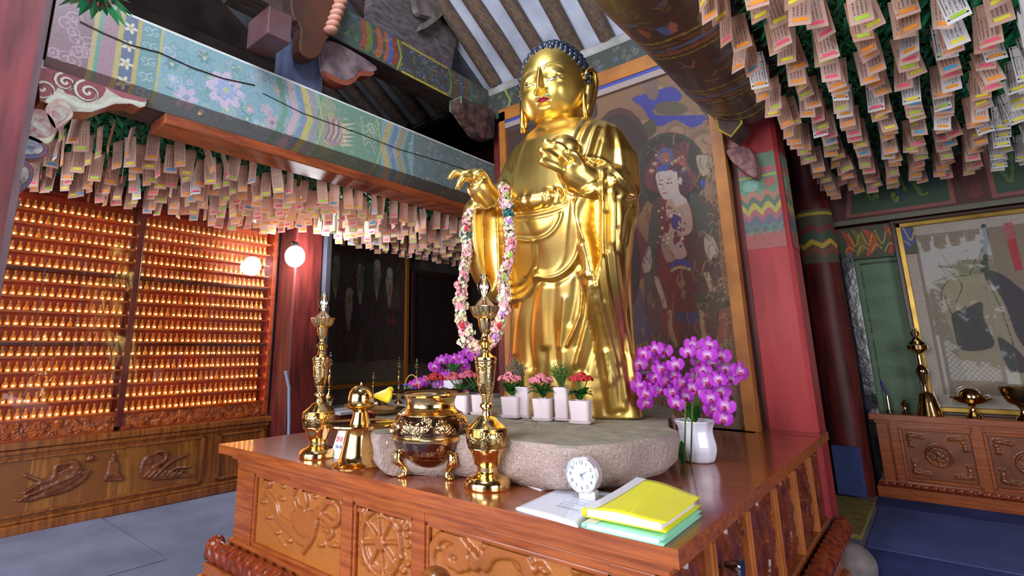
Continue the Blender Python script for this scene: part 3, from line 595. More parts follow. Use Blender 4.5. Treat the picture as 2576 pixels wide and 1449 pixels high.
mv.line([(1668, 465), (1666, 474), (1671, 477)], .005, '#8a6a64'); mv.line([(1667, 487), (1677, 484)], .009, '#a8423c', smooth=False)
# left half figure edge and frame lines
mv.line([(1790, 300), (1830, 500), (1862, 800), (1898, 1080)], .007, '#3a2f2a', smooth=False)
mv.poly([(1800, 330), (1855, 350), (1912, 1090), (1898, 1088), (1845, 640), (1796, 330)], '#a5805c', .6)
mv.poly([(1270, 310), (1410, 265), (1410, 290), (1275, 330)], '#4f4a5a')
g = np.random.default_rng(12)
for k in range(300):   # fine drapery strokes and cloud scallops
    a, b = g.uniform(1605, 1830), g.uniform(330, 1060); L0 = g.uniform(12, 45)
    if 1650 < a < 1745 and 425 < b < 660: continue
    mv.line([(a, b), (a+g.uniform(-6, 6), b+L0*.5), (a+g.uniform(-8, 8)+L0*.12, b+L0)], g.uniform(.006, .014), ['#3a2a28', '#a07a58', '#6a3430', '#4a4a3c', '#8a6a50', '#5a3a3a'][k % 6], .65)
for k in range(150):
    a, b = g.uniform(1760, 1850), g.uniform(240, 900); mv.line([(a+9*math.cos(q), b+8*math.sin(q)) for q in np.linspace(3.1, 6.3, 6)], .006, ['#6f5040', '#b08c6a'][k % 2], .7)
for k in range(60): mv.ell(g.uniform(1655, 1725), g.uniform(520, 620), g.uniform(1.5, 4), g.uniform(1.5, 4), ['#7a2f34', '#3f4a90', '#b8a070', '#e0c8b8'][k % 4])
for k in range(12): mv.ell(g.uniform(1636, 1730), g.uniform(380, 440), g.uniform(2, 5), g.uniform(2, 5), ['#b8a080', '#8a3a3a', '#3f4a90', '#4a6a4a'][k % 4])
mv.mute('#4a342a', .36)
board('painting', mv, (mx0, MY, mz0), (1, 0, 0), (0, 0, 1), P_mural, mu)
M_frameo = mat('orange_frame', '#b0702e', .5, col2='#945a26', ns=5, stretch=(1, 1, 1))
MB().box(mx0-.07, mx0, MY-.03, MY+.05, .7, mz1+.09).build('frame', M_frameo, mu); MB().box(mx1, mx1+.075, MY-.03, MY+.05, .7, mz1+.09).build('frame', M_frameo, mu)
MB().box(mx0-.07, mx1+.075, MY-.03, MY+.05, mz1, mz1+.12).build('frame', M_frameo, mu)
MB().box(mx0, mx1, MY-.02, MY-.001, mz1-.035, mz1).build('blue_strip', mat('blue_strip', '#41479a', .5), mu); MB().box(mx0, mx1, MY-.03, MY-.001, mz1-.085, mz1-.035).build('pale_strip', mat('pale_strip', '#9a8a86', .5), mu)
MB().box(mx0-.07, mx1+.075, MY+.05, MY+.09, .7, mz1+.1).build('backing', M_dkwood, mu)
struct(MB().box(-2.78, -.86, 3.92, 3.97, 0, 3.5).build('wall_altar', M_dkred))
# ------------------------------------------------------------------ lit cabinet of small buddhas along the left wall
CY0, CYD, CY1 = .1, 1.525, 2.78      # near end, divider, far end
CZ0, CZ1 = .70, 2.44
M_cab = mat('lacquered_red_wood', '#a8401c', .35, col2='#7a2a12', ns=4, stretch=(6, 1, 6), coat=.3)
M_cabd = mat('dark_lacquered_frame', '#5a1f1c', .3, col2='#3f1412', ns=4, coat=.3)
M_shelf = mat('shelf_edge_wood', '#cf7f42', .35, col2='#ab5a28', ns=6, stretch=(6, 1, 6))
CX = XL                                 # glass plane
cab = thing('votive_cabinet', 'tall glazed red-brown cabinet with fifteen lit shelves of tiny figures on the left wall', 'cabinet', (0, 0, 0))
MB().box(CX-.17, CX-.15, CY0, CY1, CZ0, CZ1+.05).build('back_panel', mat('glowing_red_back', '#d4501c', .5, col2='#b03f14', ns=3), cab)
ZR = [.752+.1108*k for k in range(15)]
for k, z in enumerate(ZR):
    for (a, b) in ((CY0, CYD-.025), (CYD+.025, CY1-.03)):
        MB().box(CX-.15, CX-.055, a, b, z-.013, z).build('shelf', M_shelf, cab)
    if k in (5, 10):
        for (a, b) in ((CY0, CYD-.025), (CYD+.025, CY1-.03)): MB().box(CX-.15, CX-.03, a, b, z-.03, z-.012).build('thick_rail', M_cabd, cab)
MB().box(CX-.15, CX+.005, CYD-.025, CYD+.022, CZ0-.06, CZ1).build('divider', M_cabd, cab, bevel=.004)
MB().box(CX-.15, CX+.005, CY1-.03, CY1+.01, CZ0-.08, CZ1).build('end_post', M_cab, cab, bevel=.004)
MB().box(CX-.15, CX+.01, CY0, CY1, CZ1, CZ1+.12).build('top_rail', M_cabd, cab)
# carved band below the lowest shelf
def clouds(cv, n, w, h, r0, r1, amp, seed=0):
    g = np.random.default_rng(seed)
    for _ in range(n):
        x, y, r = g.uniform(0, w), g.uniform(.01, h-.01), g.uniform(r0, r1); cv.spiral(x, y, r, g.uniform(1, 2), r*.32, amp*g.uniform(.6, 1), g.uniform(0, 6), 1 if g.random() > .5 else -1)
    return cv
for (a, b) in ((CY0, CYD-.025), (CYD+.025, CY1-.03)):
    MB().box(CX-.15, CX-.025, a, b, .61, .74).build('carved_base', M_cab, cab)
    r = clouds(Cv(b-a, .11, .005, 0.), 150, b-a, .11, .012, .03, 1., 3).blur(1)
    board('carved_band', r, (CX-.024, a, .62), (0, 1, 0), (0, 0, 1), mat('carved_band_wood', '#a5511f', .4, col2='#6f2f10', ns=20), cab, r, (1, 0, 0), .012)
    g = MB().box(CX-.004, CX, a, b, .745, CZ1).build('glass_pane', glass_pane_mat('cabinet_glass'), cab)
for y in (.9, 1.15, 1.95, 2.2, 2.5): MB().box(CX-.001, CX+.0015, y, y+.006, CZ0+.05, CZ1).build('pane_edge', glass_pane_mat('glass_edge', (.8, .85, .9), 2.), cab)
# one tiny figure with its lamp
M_fig = mat('small_gilt_figure', '#ffcf6e', .45, 0, col2='#f0a840', ns=40)
M_led = mat('warm_led', '#ffd080', .5, emit='#ffb060', es=48)
M_ped = mat('small_pedestal', '#8f5a2a', .4)
def fig_mb():
    return MB().lathe([(r*1.1, z*1.15) for r, z in [(.0165, 0), (.019, .004), (.015, .009), (.0185, .013), (.0175, .022), (.0125, .03), (.0115, .038), (.006, .044), (.005, .047), (.0082, .052), (.0078, .059), (.0035, .065), (.001, .068)]], 10)
fm = fig_mb().build('small_figure', M_fig, smooth='all'); C.objects.unlink(fm); FM = fm.data
lm = MB().ball((.017, 0, .014), .0070, 6, 5).build('lamp', M_led); C.objects.unlink(lm); LM = lm.data
pm = MB().box(-.012, .019, -.019, .019, -.0, .004).build('plinth', M_ped); C.objects.unlink(pm); PM = pm.data
pos = []
for k, z in enumerate(ZR):
    for sec, (a, b) in enumerate(((CY0+.05, CYD-.045), (CYD+.045, CY1-.05))):
        n = int((b-a)/.0468)
        for i in range(n):
            y = b-(i+.4)*(b-a)/n if sec == 0 else a+(i+.4)*(b-a)/n
            pos.append((y, z, k, sec))
vis = []
for y, z, k, sec in pos:
    x_, y_, d_ = proj((CX-.1, y, z+.03))
    if x_ > -15: vis.append((d_, y, z, k, sec))
vis.sort(); first = True
rows = ['lowest', '2nd', '3rd', '4th', '5th', '6th', '7th', '8th', '9th', '10th', '11th', '12th', '13th', '14th', 'topmost']
FR = MB(); 
for i, (d_, y, z, k, sec) in enumerate(vis):
    dark = rng.random() < .035
    if i < 300:
        o = link('gilt_figurine', FM); o.location = (CX-.1, y, z); o.rotation_euler = (0, 0, rng.uniform(-.15, .15))
        nm = f'{rows[k]} shelf, {"left of" if sec == 0 else "right of"} the cabinet divider'
        tag(o, f'tiny gilt seated figure {"unlit" if dark else "with glowing lamp"} on the {nm}', 'figurine', f'{"unlit" if dark else "lit"} figurines on the {nm}')
        if not dark: link('lamp', LM, o)
        link('plinth', PM, o)
    else:
        n0 = len(FR.v)
        FR.mi = 0; b = fig_mb(); FR.add([(x+CX-.1, yy+y, zz+z) for x, yy, zz in b.v], b.f)
        if not dark: FR.mi = 1; b = MB().ball((.017, 0, .014), .0070, 6, 5); FR.add([(x+CX-.1, yy+y, zz+z) for x, yy, zz in b.v], b.f)
o = FR.build('gilt_figurines', [M_fig, M_led], smooth='all', fix=False); tag(o, 'rest of the tiny gilt figures with lamps on the far shelves', 'figurines', None, 'stuff')

# low carved cabinet below
lc = thing('low_cabinet', 'low golden-brown wooden cabinet with carved flying figures under the lit shelves', 'cabinet')
lx0 = CX-.15; fx = CX+.045
MB().box(lx0, fx-.02, CY0-.2, 2.80, .04, .56).build('carcass', M_oak, lc)
MB().box(lx0, fx+.02, CY0-.2, 2.83, .56, .61).build('top', M_oak, lc, bevel=.008)
MB().box(lx0, fx+.008, CY0-.2, 2.80, .525, .555).build('top_moulding', M_oak, lc, bevel=.006)
MB().box(lx0, fx+.03, CY0-.2, 2.80, 0, .07).build('plinth', M_oak, lc, bevel=.012); MB().box(lx0, fx+.014, CY0-.2, 2.80, .07, .095).build('plinth_moulding', M_oak, lc, bevel=.008)
for (a, b) in ((.0, .42), (.42, 2.22), (2.30, 2.78)):
    for (y0, y1, z0, z1) in ((a+.02, a+.045, .115, .50), (b-.045, b-.02, .115, .50), (a+.02, b-.02, .115, .135), (a+.02, b-.02, .48, .50)):
        MB().box(fx-.03, fx+.004, y0, y1, z0, z1).build('panel_moulding', M_oak, lc, bevel=.006)
for k, y in enumerate(np.arange(.5, 2.15, .165)): MB().box(fx-.024, fx-.018, y, y+.162, .135, .48).build('panel_plank', mat(['plank_a', 'plank_b', 'plank_c'][k % 3], ['#9a6228', '#8a5422', '#7a461c'][k % 3], .35, col2='#74441a', ns=5, stretch=(9, 9, 1), coat=.3), lc)
def relief_px(ax, val, pxs, step):
    P = [at(a, b, ax, val) for a, b in pxs]; i = 1 if ax == 'x' else 0
    u0, u1 = min(p[i] for p in P), max(p[i] for p in P); z0, z1 = min(p[2] for p in P), max(p[2] for p in P)
    cv = Cv(u1-u0, z1-z0, step, 0.); cv.tf = lambda a, b: (at(a, b, ax, val)[i]-u0, at(a, b, ax, val)[2]-z0); return cv, u0, z0
M_carve = mat('dark_carved_wood', '#7a4424', .4, col2='#5a2c18', ns=20, coat=.2)
def applique(name, cv, u0, z0, fx_, amp, axis='x'):
    """relief mesh keeping only the raised cells"""
    H = cv.A.copy(); cv.blur(2)
    o = board(name, cv, (fx_, u0, z0) if axis == 'x' else (u0, fx_, z0), (0, 1, 0) if axis == 'x' else (1, 0, 0), (0, 0, 1), M_carve, lc, cv, (1, 0, 0) if axis == 'x' else (0, -1, 0), amp, True)
    g = bmesh.new(); g.from_mesh(o.data); g.verts.ensure_lookup_table(); fl = cv.A.ravel()
    bmesh.ops.delete(g, geom=[v for v in g.verts if fl[v.index] < .04], context='VERTS'); g.to_mesh(o.data); g.free(); return o
cv, u0, z0 = relief_px('x', fx-.018, ((30, 1150), (230, 1270)), .005)
cv.blob([(35, 1258), (90, 1245), (140, 1225), (190, 1195), (225, 1180), (215, 1205), (170, 1235), (110, 1252), (70, 1262)], .6)
cv.blob([(100, 1215), (140, 1190), (170, 1175), (190, 1180), (200, 1200), (150, 1230), (110, 1240)], .8)
cv.line([(135, 1200), (140, 1172), (165, 1165), (185, 1162), (195, 1175), (185, 1190)], .03, 1.); cv.ell(188, 1170, 12, 13, 1.); cv.line([(62, 1195), (85, 1205), (110, 1212)], .02, .8); cv.line([(60, 1240), (100, 1215), (150, 1205)], .02, .9)
for k in range(10): cv.line([(50+k*14, 1256-k*6), (75+k*14, 1240-k*6)], .012, 1.)
applique('carved_flyer', cv, u0, z0, fx-.016, .03)
cv, u0, z0 = relief_px('x', fx-.018, ((250, 1130), (315, 1215)), .005)
cv.ell(285, 1146, 6, 9, 1.); cv.blob([(272, 1160), (285, 1153), (298, 1162), (300, 1185), (308, 1205), (280, 1210), (258, 1206), (268, 1185)], .8); cv.line([(262, 1200), (285, 1192), (305, 1200)], .02, 1.); cv.ell(270, 1206, 10, 5, .9); cv.ell(300, 1206, 9, 5, .9)
applique('carved_seated_figure', cv, u0, z0, fx-.016, .03)
cv, u0, z0 = relief_px('x', fx-.018, ((340, 1125), (480, 1215)), .005)
cv.blob([(350, 1180), (365, 1145), (390, 1140), (410, 1150), (400, 1175), (430, 1185), (470, 1190), (480, 1200), (440, 1203), (390, 1207), (355, 1200)], .7)
cv.ell(372, 1155, 11, 12, 1.); cv.line([(375, 1145), (400, 1135), (418, 1140), (410, 1160), (385, 1175)], .025, .9); cv.line([(400, 1185), (430, 1160), (470, 1142)], .02, .9); cv.line([(410, 1195), (440, 1178), (475, 1175)], .02, .8)
for k in range(7): cv.line([(360+k*14, 1200-k), (375+k*14, 1184)], .012, 1.)
applique('carved_flyer', cv, u0, z0, fx-.016, .03)
cv, u0, z0 = relief_px('x', fx-.018, ((212, 1140), (242, 1170)), .005); cv.ell(227, 1152, 9, 7, .9); cv.ell(222, 1156, 8, 5, .7); applique('carved_cloud', cv, u0, z0, fx-.016, .03)

# ------------------------------------------------------------------ dark paintings, post and second altar further along the wall
def small_paint(name, label, y0, y1, z0, z1, seed, bg, cols, frame):
    t = thing(name, label, 'painting'); cv = Cv(y1-y0, z1-z0, .012, bg); g = np.random.default_rng(seed)
    for k in range(26):
        x, y = g.uniform(.05, y1-y0-.05), g.uniform(.1, z1-z0-.1); w = g.uniform(.03, .1); h_ = g.uniform(.1, .5); c = cols[k % len(cols)]
        cv.blob([(x-w, y), (x-w*.4, y+h_*.5), (x, y+h_), (x+w*.5, y+h_*.4), (x+w, y), (x, y-h_*.3)], c, .8)
    if seed == 4:
        for x, y in ((.25, 1.35), (.6, 1.3), (.85, 1.38), (1.05, 1.3), (.45, 1.0)): cv.ell(x, y, .05, .07, '#8a8a78'); cv.blob([(x-.06, y-.06), (x+.05, y-.06), (x+.03, y-.3), (x, y-.42)], '#7f806c', .8)
        for x, y in ((.3, 1.25), (.7, 1.2)): cv.ell(x, y, .16, .2, '#2a3f34', .5)
        cv.poly([(0, 0), (y1-y0, 0), (y1-y0, .25), (0, .22)], '#4a4438')
    for k in range(220):
        x, y = g.uniform(0, y1-y0), g.uniform(.2, z1-z0-.1); cv.line([(x, y), (x+g.uniform(-.02, .02), y-g.uniform(.03, .07)), (x+g.uniform(-.03, .03), y-g.uniform(.08, .16))], g.uniform(.008, .016), cols[k % len(cols)], .8)
    board('canvas', cv, (XL, y0, z0), (0, 1, 0), (0, 0, 1), P_mural, t)
    for (a, b, c, d) in ((y0-.06, y0, z0-.05, z1+.05), (y1, y1+.05, z0-.05, z1+.05), (y0, y1, z0-.05, z0), (y0, y1, z1, z1+.05)): MB().box(XL-.04, XL+.03, a, b, c, d).build('frame', frame, t, bevel=.004)
    MB().box(XL-.05, XL-.005, y0, y1, z0, z1).build('backing', M_dkwood, t)
    return t
small_paint('dark_painting', 'dark glazed painting of robed figures in a thin gilt frame', 3.27, 4.58, .86, 2.6, 4, '#2b2320', ['#4a2024', '#3a2a34', '#5a2a24', '#3a3c30', '#2a2020'], mat('gilt_brown_frame', '#8f5a20', .35, .3))
small_paint('dark_painting', 'almost black painting in a dark frame beside the golden statue', 4.74, 5.72, 1.12, 2.2, 5, '#171213', ['#241a1a', '#1d1718', '#2a1c1a'], mat('dark_frame', '#2f1c16', .4))
struct(MB().box(XL-.1, XL-.05, 2.8, 6.2, 0, 3.2).build('wall_left_panel', mat('grey_wall_strip', '#5a524e', .8, col2='#453e3a', ns=4)))
sa = thing('side_altar', 'side altar covered with pale cloth under the dark paintings', 'altar')
MB().box(XL, -4.35, 3.2, 5.9, 0, .62).build('body', M_dkred, sa); MB().box(XL, -4.32, 3.18, 5.92, .62, .645).build('cloth_top', mat('pale_cloth', '#a9a6a6', .9), sa)
# bright bulb on the column
bl = thing('bare_lamp', 'blazing white bulb fixed to the dark red column', 'lamp', tuple(at(742, 645, 'x', -4.55)))
MB().ball((0, 0, 0), .095, 16, 10, (1, 1, 1.1)).build('bulb', mat('white_bulb', '#ffffff', .5, emit='#f2f6ff', es=60), bl, smooth='all')
MB().lathe([(.03, .06), (.035, .12), (.02, .14)], 16).tube([(0, 0, .13), (-.06, 0, .15), (-.115, 0, .14)], .012, 8).build('holder', M_black, bl)
pl = bpy.data.lights.new('bulb_light', 'POINT'); pl.energy = 50; pl.color = (.93, .96, 1); pl.shadow_soft_size = .07
po = bpy.data.objects.new('bulb_light', pl); S.collection.objects.link(po); po.parent = bl; po.location = (.1, 0, 0)
# curved pale rod against the column
rd = [tuple(at(a, b, 'x', -4.5)) for a, b in ((718, 934), (722, 950), (727, 975), (727, 1010), (727, 1060), (726, 1100))]; rd.append((rd[-1][0], rd[-1][1], 0))
tag(MB().tube(rd, .014, 10).build('curved_rod', mat('pale_blue_rod', '#8f96b8', .4), smooth=True), 'pale blue-grey curved rod standing before the dark red wall column', 'rod')

# ------------------------------------------------------------------ main altar table
AX0, AX1, AY0, AY1, AZ = -3.135, -.57, 1.48, 4.05, .70
al = thing('altar_table', 'large reddish wooden altar with carved panels and glossy top', 'altar', (0, 0, 0))
MB().box(AX0, AX1, AY0, 3.75, AZ-.047, AZ).box(AX0, -.9, 3.7, 3.75, AZ-.047, AZ).box(-.905, AX1, 3.74, 3.925, AZ-.047, AZ).box(-.598, AX1, 3.92, AY1, AZ-.047, AZ).build('top', M_woodtop, al)
al.children[0].data.materials.append(M_wood)
for p in al.children[0].data.polygons:
    if abs(p.normal.z) < .5: p.material_index = 1
FY = 1.53; SX = -.625
cut = MB()
MB().box(AX0+.22, SX-.02, FY+.03, 3.72, .1, AZ-.047).build('carcass', M_wood, al)
MB().box(AX0+.12, SX+.03, FY-.03, 3.74, AZ-.065, AZ-.047).build('under_moulding', M_wood, al, bevel=.006)
MB().box(AX0+.15, SX+.012, FY-.012, 3.74, AZ-.09, AZ-.065).build('under_moulding', M_wood, al, bevel=.005)
# plinth: carved torus and step, front and side
MB().box(AX0-.0, SX+.12, FY-.13, 4.08, 0, .055).build('plinth_step', M_wood, al, bevel=.01)
MB().box(AX0+.03, SX+.09, FY-.10, 4.05, .055, .12).build('plinth_step', M_wood, al, bevel=.012)
def torus_strip(name, p0, p1, out, r, z, m):
    p0, p1, out = np.array(p0, float), np.array(p1, float), np.array(out, float); L0 = np.linalg.norm(p1-p0); d = (p1-p0)/L0
    nx, ny = int(L0/.006), 24; co = []
    g = np.random.default_rng(5)
    for j in range(ny):
        a = -PI*.5+PI*1.05*j/(ny-1)
        for i in range(nx):
            s_ = i/(nx-1)*L0; k = math.cos(s_*2*PI/.085); dd = abs(math.sin(s_*2*PI/.17+a*1.3)); e = .012*dd*abs(math.cos(a*2+k))-.005
            rr = r+e; co.append(p0+d*s_+out*rr*math.cos(a)+np.array([0, 0, z+rr*math.sin(a)]))
    return grid_mesh(name, nx, ny, co, m, None, al, True)
M_torus = mat('carved_reddish_torus', '#8f3a1c', .3, col2='#5f1f10', ns=30, coat=.4)
torus_strip('carved_torus', (AX0+.04, FY-.05, 0), (SX+.05, FY-.05, 0), (0, -1, 0), .055, .17, M_torus); torus_strip('carved_torus', (SX+.05, FY-.05, 0), (SX+.05, 4.03, 0), (1, 0, 0), .055, .17, M_torus)
MB().box(AX0+.12, SX+.02, FY-.02, 4.0, .19, .235).build('waist_moulding', M_wood, al, bevel=.01)
MB().ball((AX0+.07, FY-.05, .2), .045, 14, 8).build('corner_knob', M_torus, al, smooth='all')
# stiles and panels on the front
zp0, zp1 = .235, AZ-.09
stx = [at(597, 1300, 'y', FY)[0]-.02, at(634, 1300, 'y', FY)[0], at(862, 1330, 'y', FY)[0], at(887, 1340, 'y', FY)[0], at(1040, 1370, 'y', FY)[0], at(1070, 1380, 'y', FY)[0], at(1538, 1440, 'y', FY)[0], SX]
for i in range(0, 8, 2): MB().box(stx[i], stx[i+1], FY-.008, FY+.03, zp0, zp1).build('stile', M_wood, al, bevel=.003)
MB().box(stx[0], stx[-1], FY-.004, FY+.03, zp1-.03, zp1).build('rail', M_wood, al, bevel=.003)
M_panel = mat('carved_panel_wood', '#ad6428', .38, col2='#8a4a1e', ns=5, stretch=(2, 2, 9), coat=.25, bump=.1, bs=120)
M_relief = mat('relief_wood', '#9a5426', .36, col2='#6a3216', ns=30, coat=.25)
def panel_frames(y, xs, fn):
    for a, b, c, d in ((xs[0], xs[0]+.016, zp0, zp1-.03), (xs[1]-.016, xs[1], zp0, zp1-.03), (xs[0], xs[1], zp1-.046, zp1-.03), (xs[0], xs[1], zp0, zp0+.016)): fn(a, b, c, d)
HP = zp1-zp0-.03
def front_panel(x0, x1, draw, outline):
    MB().box(x0, x1, FY+.018, FY+.03, zp0, zp1-.03).build('panel', M_panel, al)
    panel_frames(FY, (x0, x1), lambda a, b, c, d: MB().box(a, b, FY+.0, FY+.02, c, d).build('panel_moulding', M_wood, al, bevel=.005))
    cv = Cv(x1-x0-.04, HP-.04, .0035, 0.); ox, oz = x0+.02, zp0+.02
    cv.tf = lambda a, b: (at(a, b, 'y', FY)[0]-ox, at(a, b, 'y', FY)[2]-oz)
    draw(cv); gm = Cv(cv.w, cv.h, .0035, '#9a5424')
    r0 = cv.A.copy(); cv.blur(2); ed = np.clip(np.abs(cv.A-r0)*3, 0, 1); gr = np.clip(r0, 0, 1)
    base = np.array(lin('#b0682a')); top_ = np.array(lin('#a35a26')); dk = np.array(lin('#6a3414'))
    gm.A = base*(1-gr[..., None])+top_*gr[..., None]; rim = np.clip(cv.blur(2).A-r0, 0, .5)*1.6; gm.A = gm.A*(1-rim[..., None])+dk*rim[..., None]  # ground darkened along the foot of the raised carving
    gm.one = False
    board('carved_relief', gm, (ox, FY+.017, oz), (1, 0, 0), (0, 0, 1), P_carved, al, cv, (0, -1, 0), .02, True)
P_carved = paint_mat('dark_edged_carving', .36, coat=.25, bump=.1, ns=90)
def dr1(cv):   # flying figure with ribbons
    cv.blob([(665, 1232), (690, 1262), (700, 1295), (730, 1315), (770, 1318), (790, 1300), (785, 1345), (770, 1375), (745, 1370), (720, 1345), (690, 1315), (678, 1280)], .7)
    cv.blob([(655, 1212), (668, 1206), (680, 1215), (675, 1228), (660, 1225)], .9); cv.ell(668, 1218, 11, 12, .9)
    cv.blob([(730, 1290), (770, 1285), (795, 1300), (790, 1340), (760, 1350), (738, 1325)], .95); cv.ell(795, 1290, 10, 12, 1.)
    cv.line([(735, 1245), (742, 1225), (757, 1228), (768, 1260), (760, 1285), (745, 1280), (738, 1260)], .022, .9)
    cv.line([(800, 1290), (820, 1262), (845, 1275), (850, 1305), (835, 1320), (815, 1305), (795, 1295)], .03, .95); cv.line([(805, 1320), (825, 1325), (832, 1345), (818, 1355)], .022, .8)
    cv.line([(790, 1330), (785, 1350), (770, 1375), (758, 1392)], .02, .9)
    for a, b, r in ((665, 1245, 9), (668, 1300, 10), (655, 1262, 8), (700, 1255, 8), (770, 1235, 8), (815, 1335, 10), (830, 1370, 12), (850, 1375, 9), (800, 1370, 10), (720, 1360, 9), (690, 1340, 8), (705, 1225, 6), (785, 1250, 6)):
        cv.ell(a, b, r, r*.7, .6); cv.ell(a+r*.5, b+r*.3, r*.6, r*.5, .85)
    for k in range(8): cv.line([(660+k*6, 1300+k*9), (668+k*6, 1312+k*9)], .008, .7)
def wheel(cv):
    cx, cy = at(953, 1366, 'y', FY)[0], at(953, 1366, 'y', FY)[2]; tf = cv.tf; o_ = cv.T([(953, 1366)])[0]; cv.tf = None
    R = .118
    cv.line([(o_[0]+R*math.cos(t), o_[1]+R*math.sin(t)) for t in np.linspace(0, 2*PI, 40)], .02, .9); cv.line([(o_[0]+R*.8*math.cos(t), o_[1]+R*.8*math.sin(t)) for t in np.linspace(0, 2*PI, 40)], .006, .5)
    for k in range(8):
        t = k*PI/4+.2; cv.line([(o_[0]+.02*math.cos(t), o_[1]+.02*math.sin(t)), (o_[0]+R*math.cos(t), o_[1]+R*math.sin(t))], .013, .8, smooth=False); cv.ell(o_[0]+(R+.014)*math.cos(t+.39), o_[1]+(R+.014)*math.sin(t+.39), .009, .009, .9)
    cv.ell(o_[0], o_[1], .03, .03, 1.); cv.ell(o_[0], o_[1], .014, .014, .6); cv.tf = tf
    for a, b, r in ((905, 1285, 13), (912, 1300, 12), (925, 1292, 9), (905, 1320, 10), (990, 1305, 12), (1003, 1315, 14), (1015, 1330, 12), (1018, 1350, 10), (1020, 1375, 8), (900, 1370, 8), (903, 1395, 9), (912, 1415, 12), (925, 1430, 12), (1020, 1420, 12), (1008, 1438, 12)):
        cv.ell(a, b, r*.8, r*.7, .6); cv.ell(a+3, b+3, r*.45, r*.4, .9)
def dr3(cv):   # dragon with looping body
    cv.line([(1085, 1435), (1080, 1395), (1100, 1355), (1135, 1350), (1165, 1375), (1160, 1400), (1135, 1385), (1120, 1400), (1130, 1420), (1170, 1425)], .035, .8)
    cv.line([(1215, 1420), (1230, 1395), (1260, 1385), (1295, 1390), (1318, 1415), (1325, 1445)], .05, .85); cv.line([(1240, 1402), (1280, 1404), (1300, 1430)], .02, .5)
    cv.blob([(1180, 1390), (1190, 1385), (1200, 1400), (1212, 1395), (1210, 1420), (1195, 1440), (1180, 1430)], .95); cv.line([(1182, 1392), (1178, 1378)], .012, .9); cv.line([(1205, 1395), (1208, 1382)], .012, .9)
    cv.line([(1110, 1352), (1140, 1365), (1165, 1395), (1178, 1412)], .018, .8)
    for a, b, r in ((1218, 1362, 14), (1235, 1372, 12), (1240, 1380, 9), (1335, 1435, 14), (1352, 1428, 14), (1365, 1440, 10), (1445, 1440, 14), (1462, 1436, 15), (1480, 1445, 10), (1150, 1435, 12), (1095, 1380, 9)):
        cv.ell(a, b, r, r*.7, .6); cv.ell(a+4, b+3, r*.6, r*.45, .85)
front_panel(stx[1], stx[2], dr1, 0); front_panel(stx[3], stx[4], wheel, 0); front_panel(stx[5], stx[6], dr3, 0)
MB().box(stx[6], stx[7], FY+.0, FY+.02, zp0, zp1-.03).build('panel', M_wood, al)
M_pil = mat('pilaster_wood', '#c4773e', .32, col2='#a85c2a', ns=5, stretch=(6, 6, 1), coat=.3)
# side: pilasters and carved panels, drawer knob
ys = [1.55, 1.60]
pil = [at(x, y, 'x', SX)[1] for x, y in ((1800, 1440), (1903, 1320), (1962, 1262), (2010, 1215), (2045, 1175))]
pil = [1.50, 1.86, 2.28, 2.72, 3.15, 3.58]
for i, y in enumerate(pil):
    w = .05
    MB().box(SX-.03, SX+.012, y, y+w, zp0, zp1).build('pilaster', M_pil, al, bevel=.004); MB().box(SX-.03, SX+.02, y+.015, y+.028, zp0, zp1).build('bead', M_pil, al, bevel=.003)
for i in range(len(pil)):
    a = pil[i]+.05; b = pil[i+1] if i+1 < len(pil) else 3.9
    r = Cv(b-a, zp1-zp0, .005, 0.); clouds(r, 26, b-a, zp1-zp0, .02, .05, .8, 11+i); r.line([(.0+(b-a)*.5+.1*math.sin(q*9), q) for q in np.linspace(.05, .35, 10)], .05, 1.); r.blur(1)
    MB().box(SX-.03, SX-.012, a, b, zp0, zp1).build('panel', M_woodx, al)
    board('carved_relief', r, (SX-.011, a, zp0), (0, 1, 0), (0, 0, 1), mat('side_carving', '#803a1e', .3, col2='#5a2212', ns=20, coat=.4), al, r, (1, 0, 0), .015, True)
kn = MB().lathe([(.012, 0), (.014, .012), (.022, .03), (.03, .045), (.026, .052), (.0, .054)], 20, ax='x').build('drawer_knob', mat('chrome', '#b8bcc8', .12, 1.), al, loc=(SX+.02, at(1822, 1402, 'x', SX+.02)[1], at(1822, 1402, 'x', SX)[2]), smooth=True)

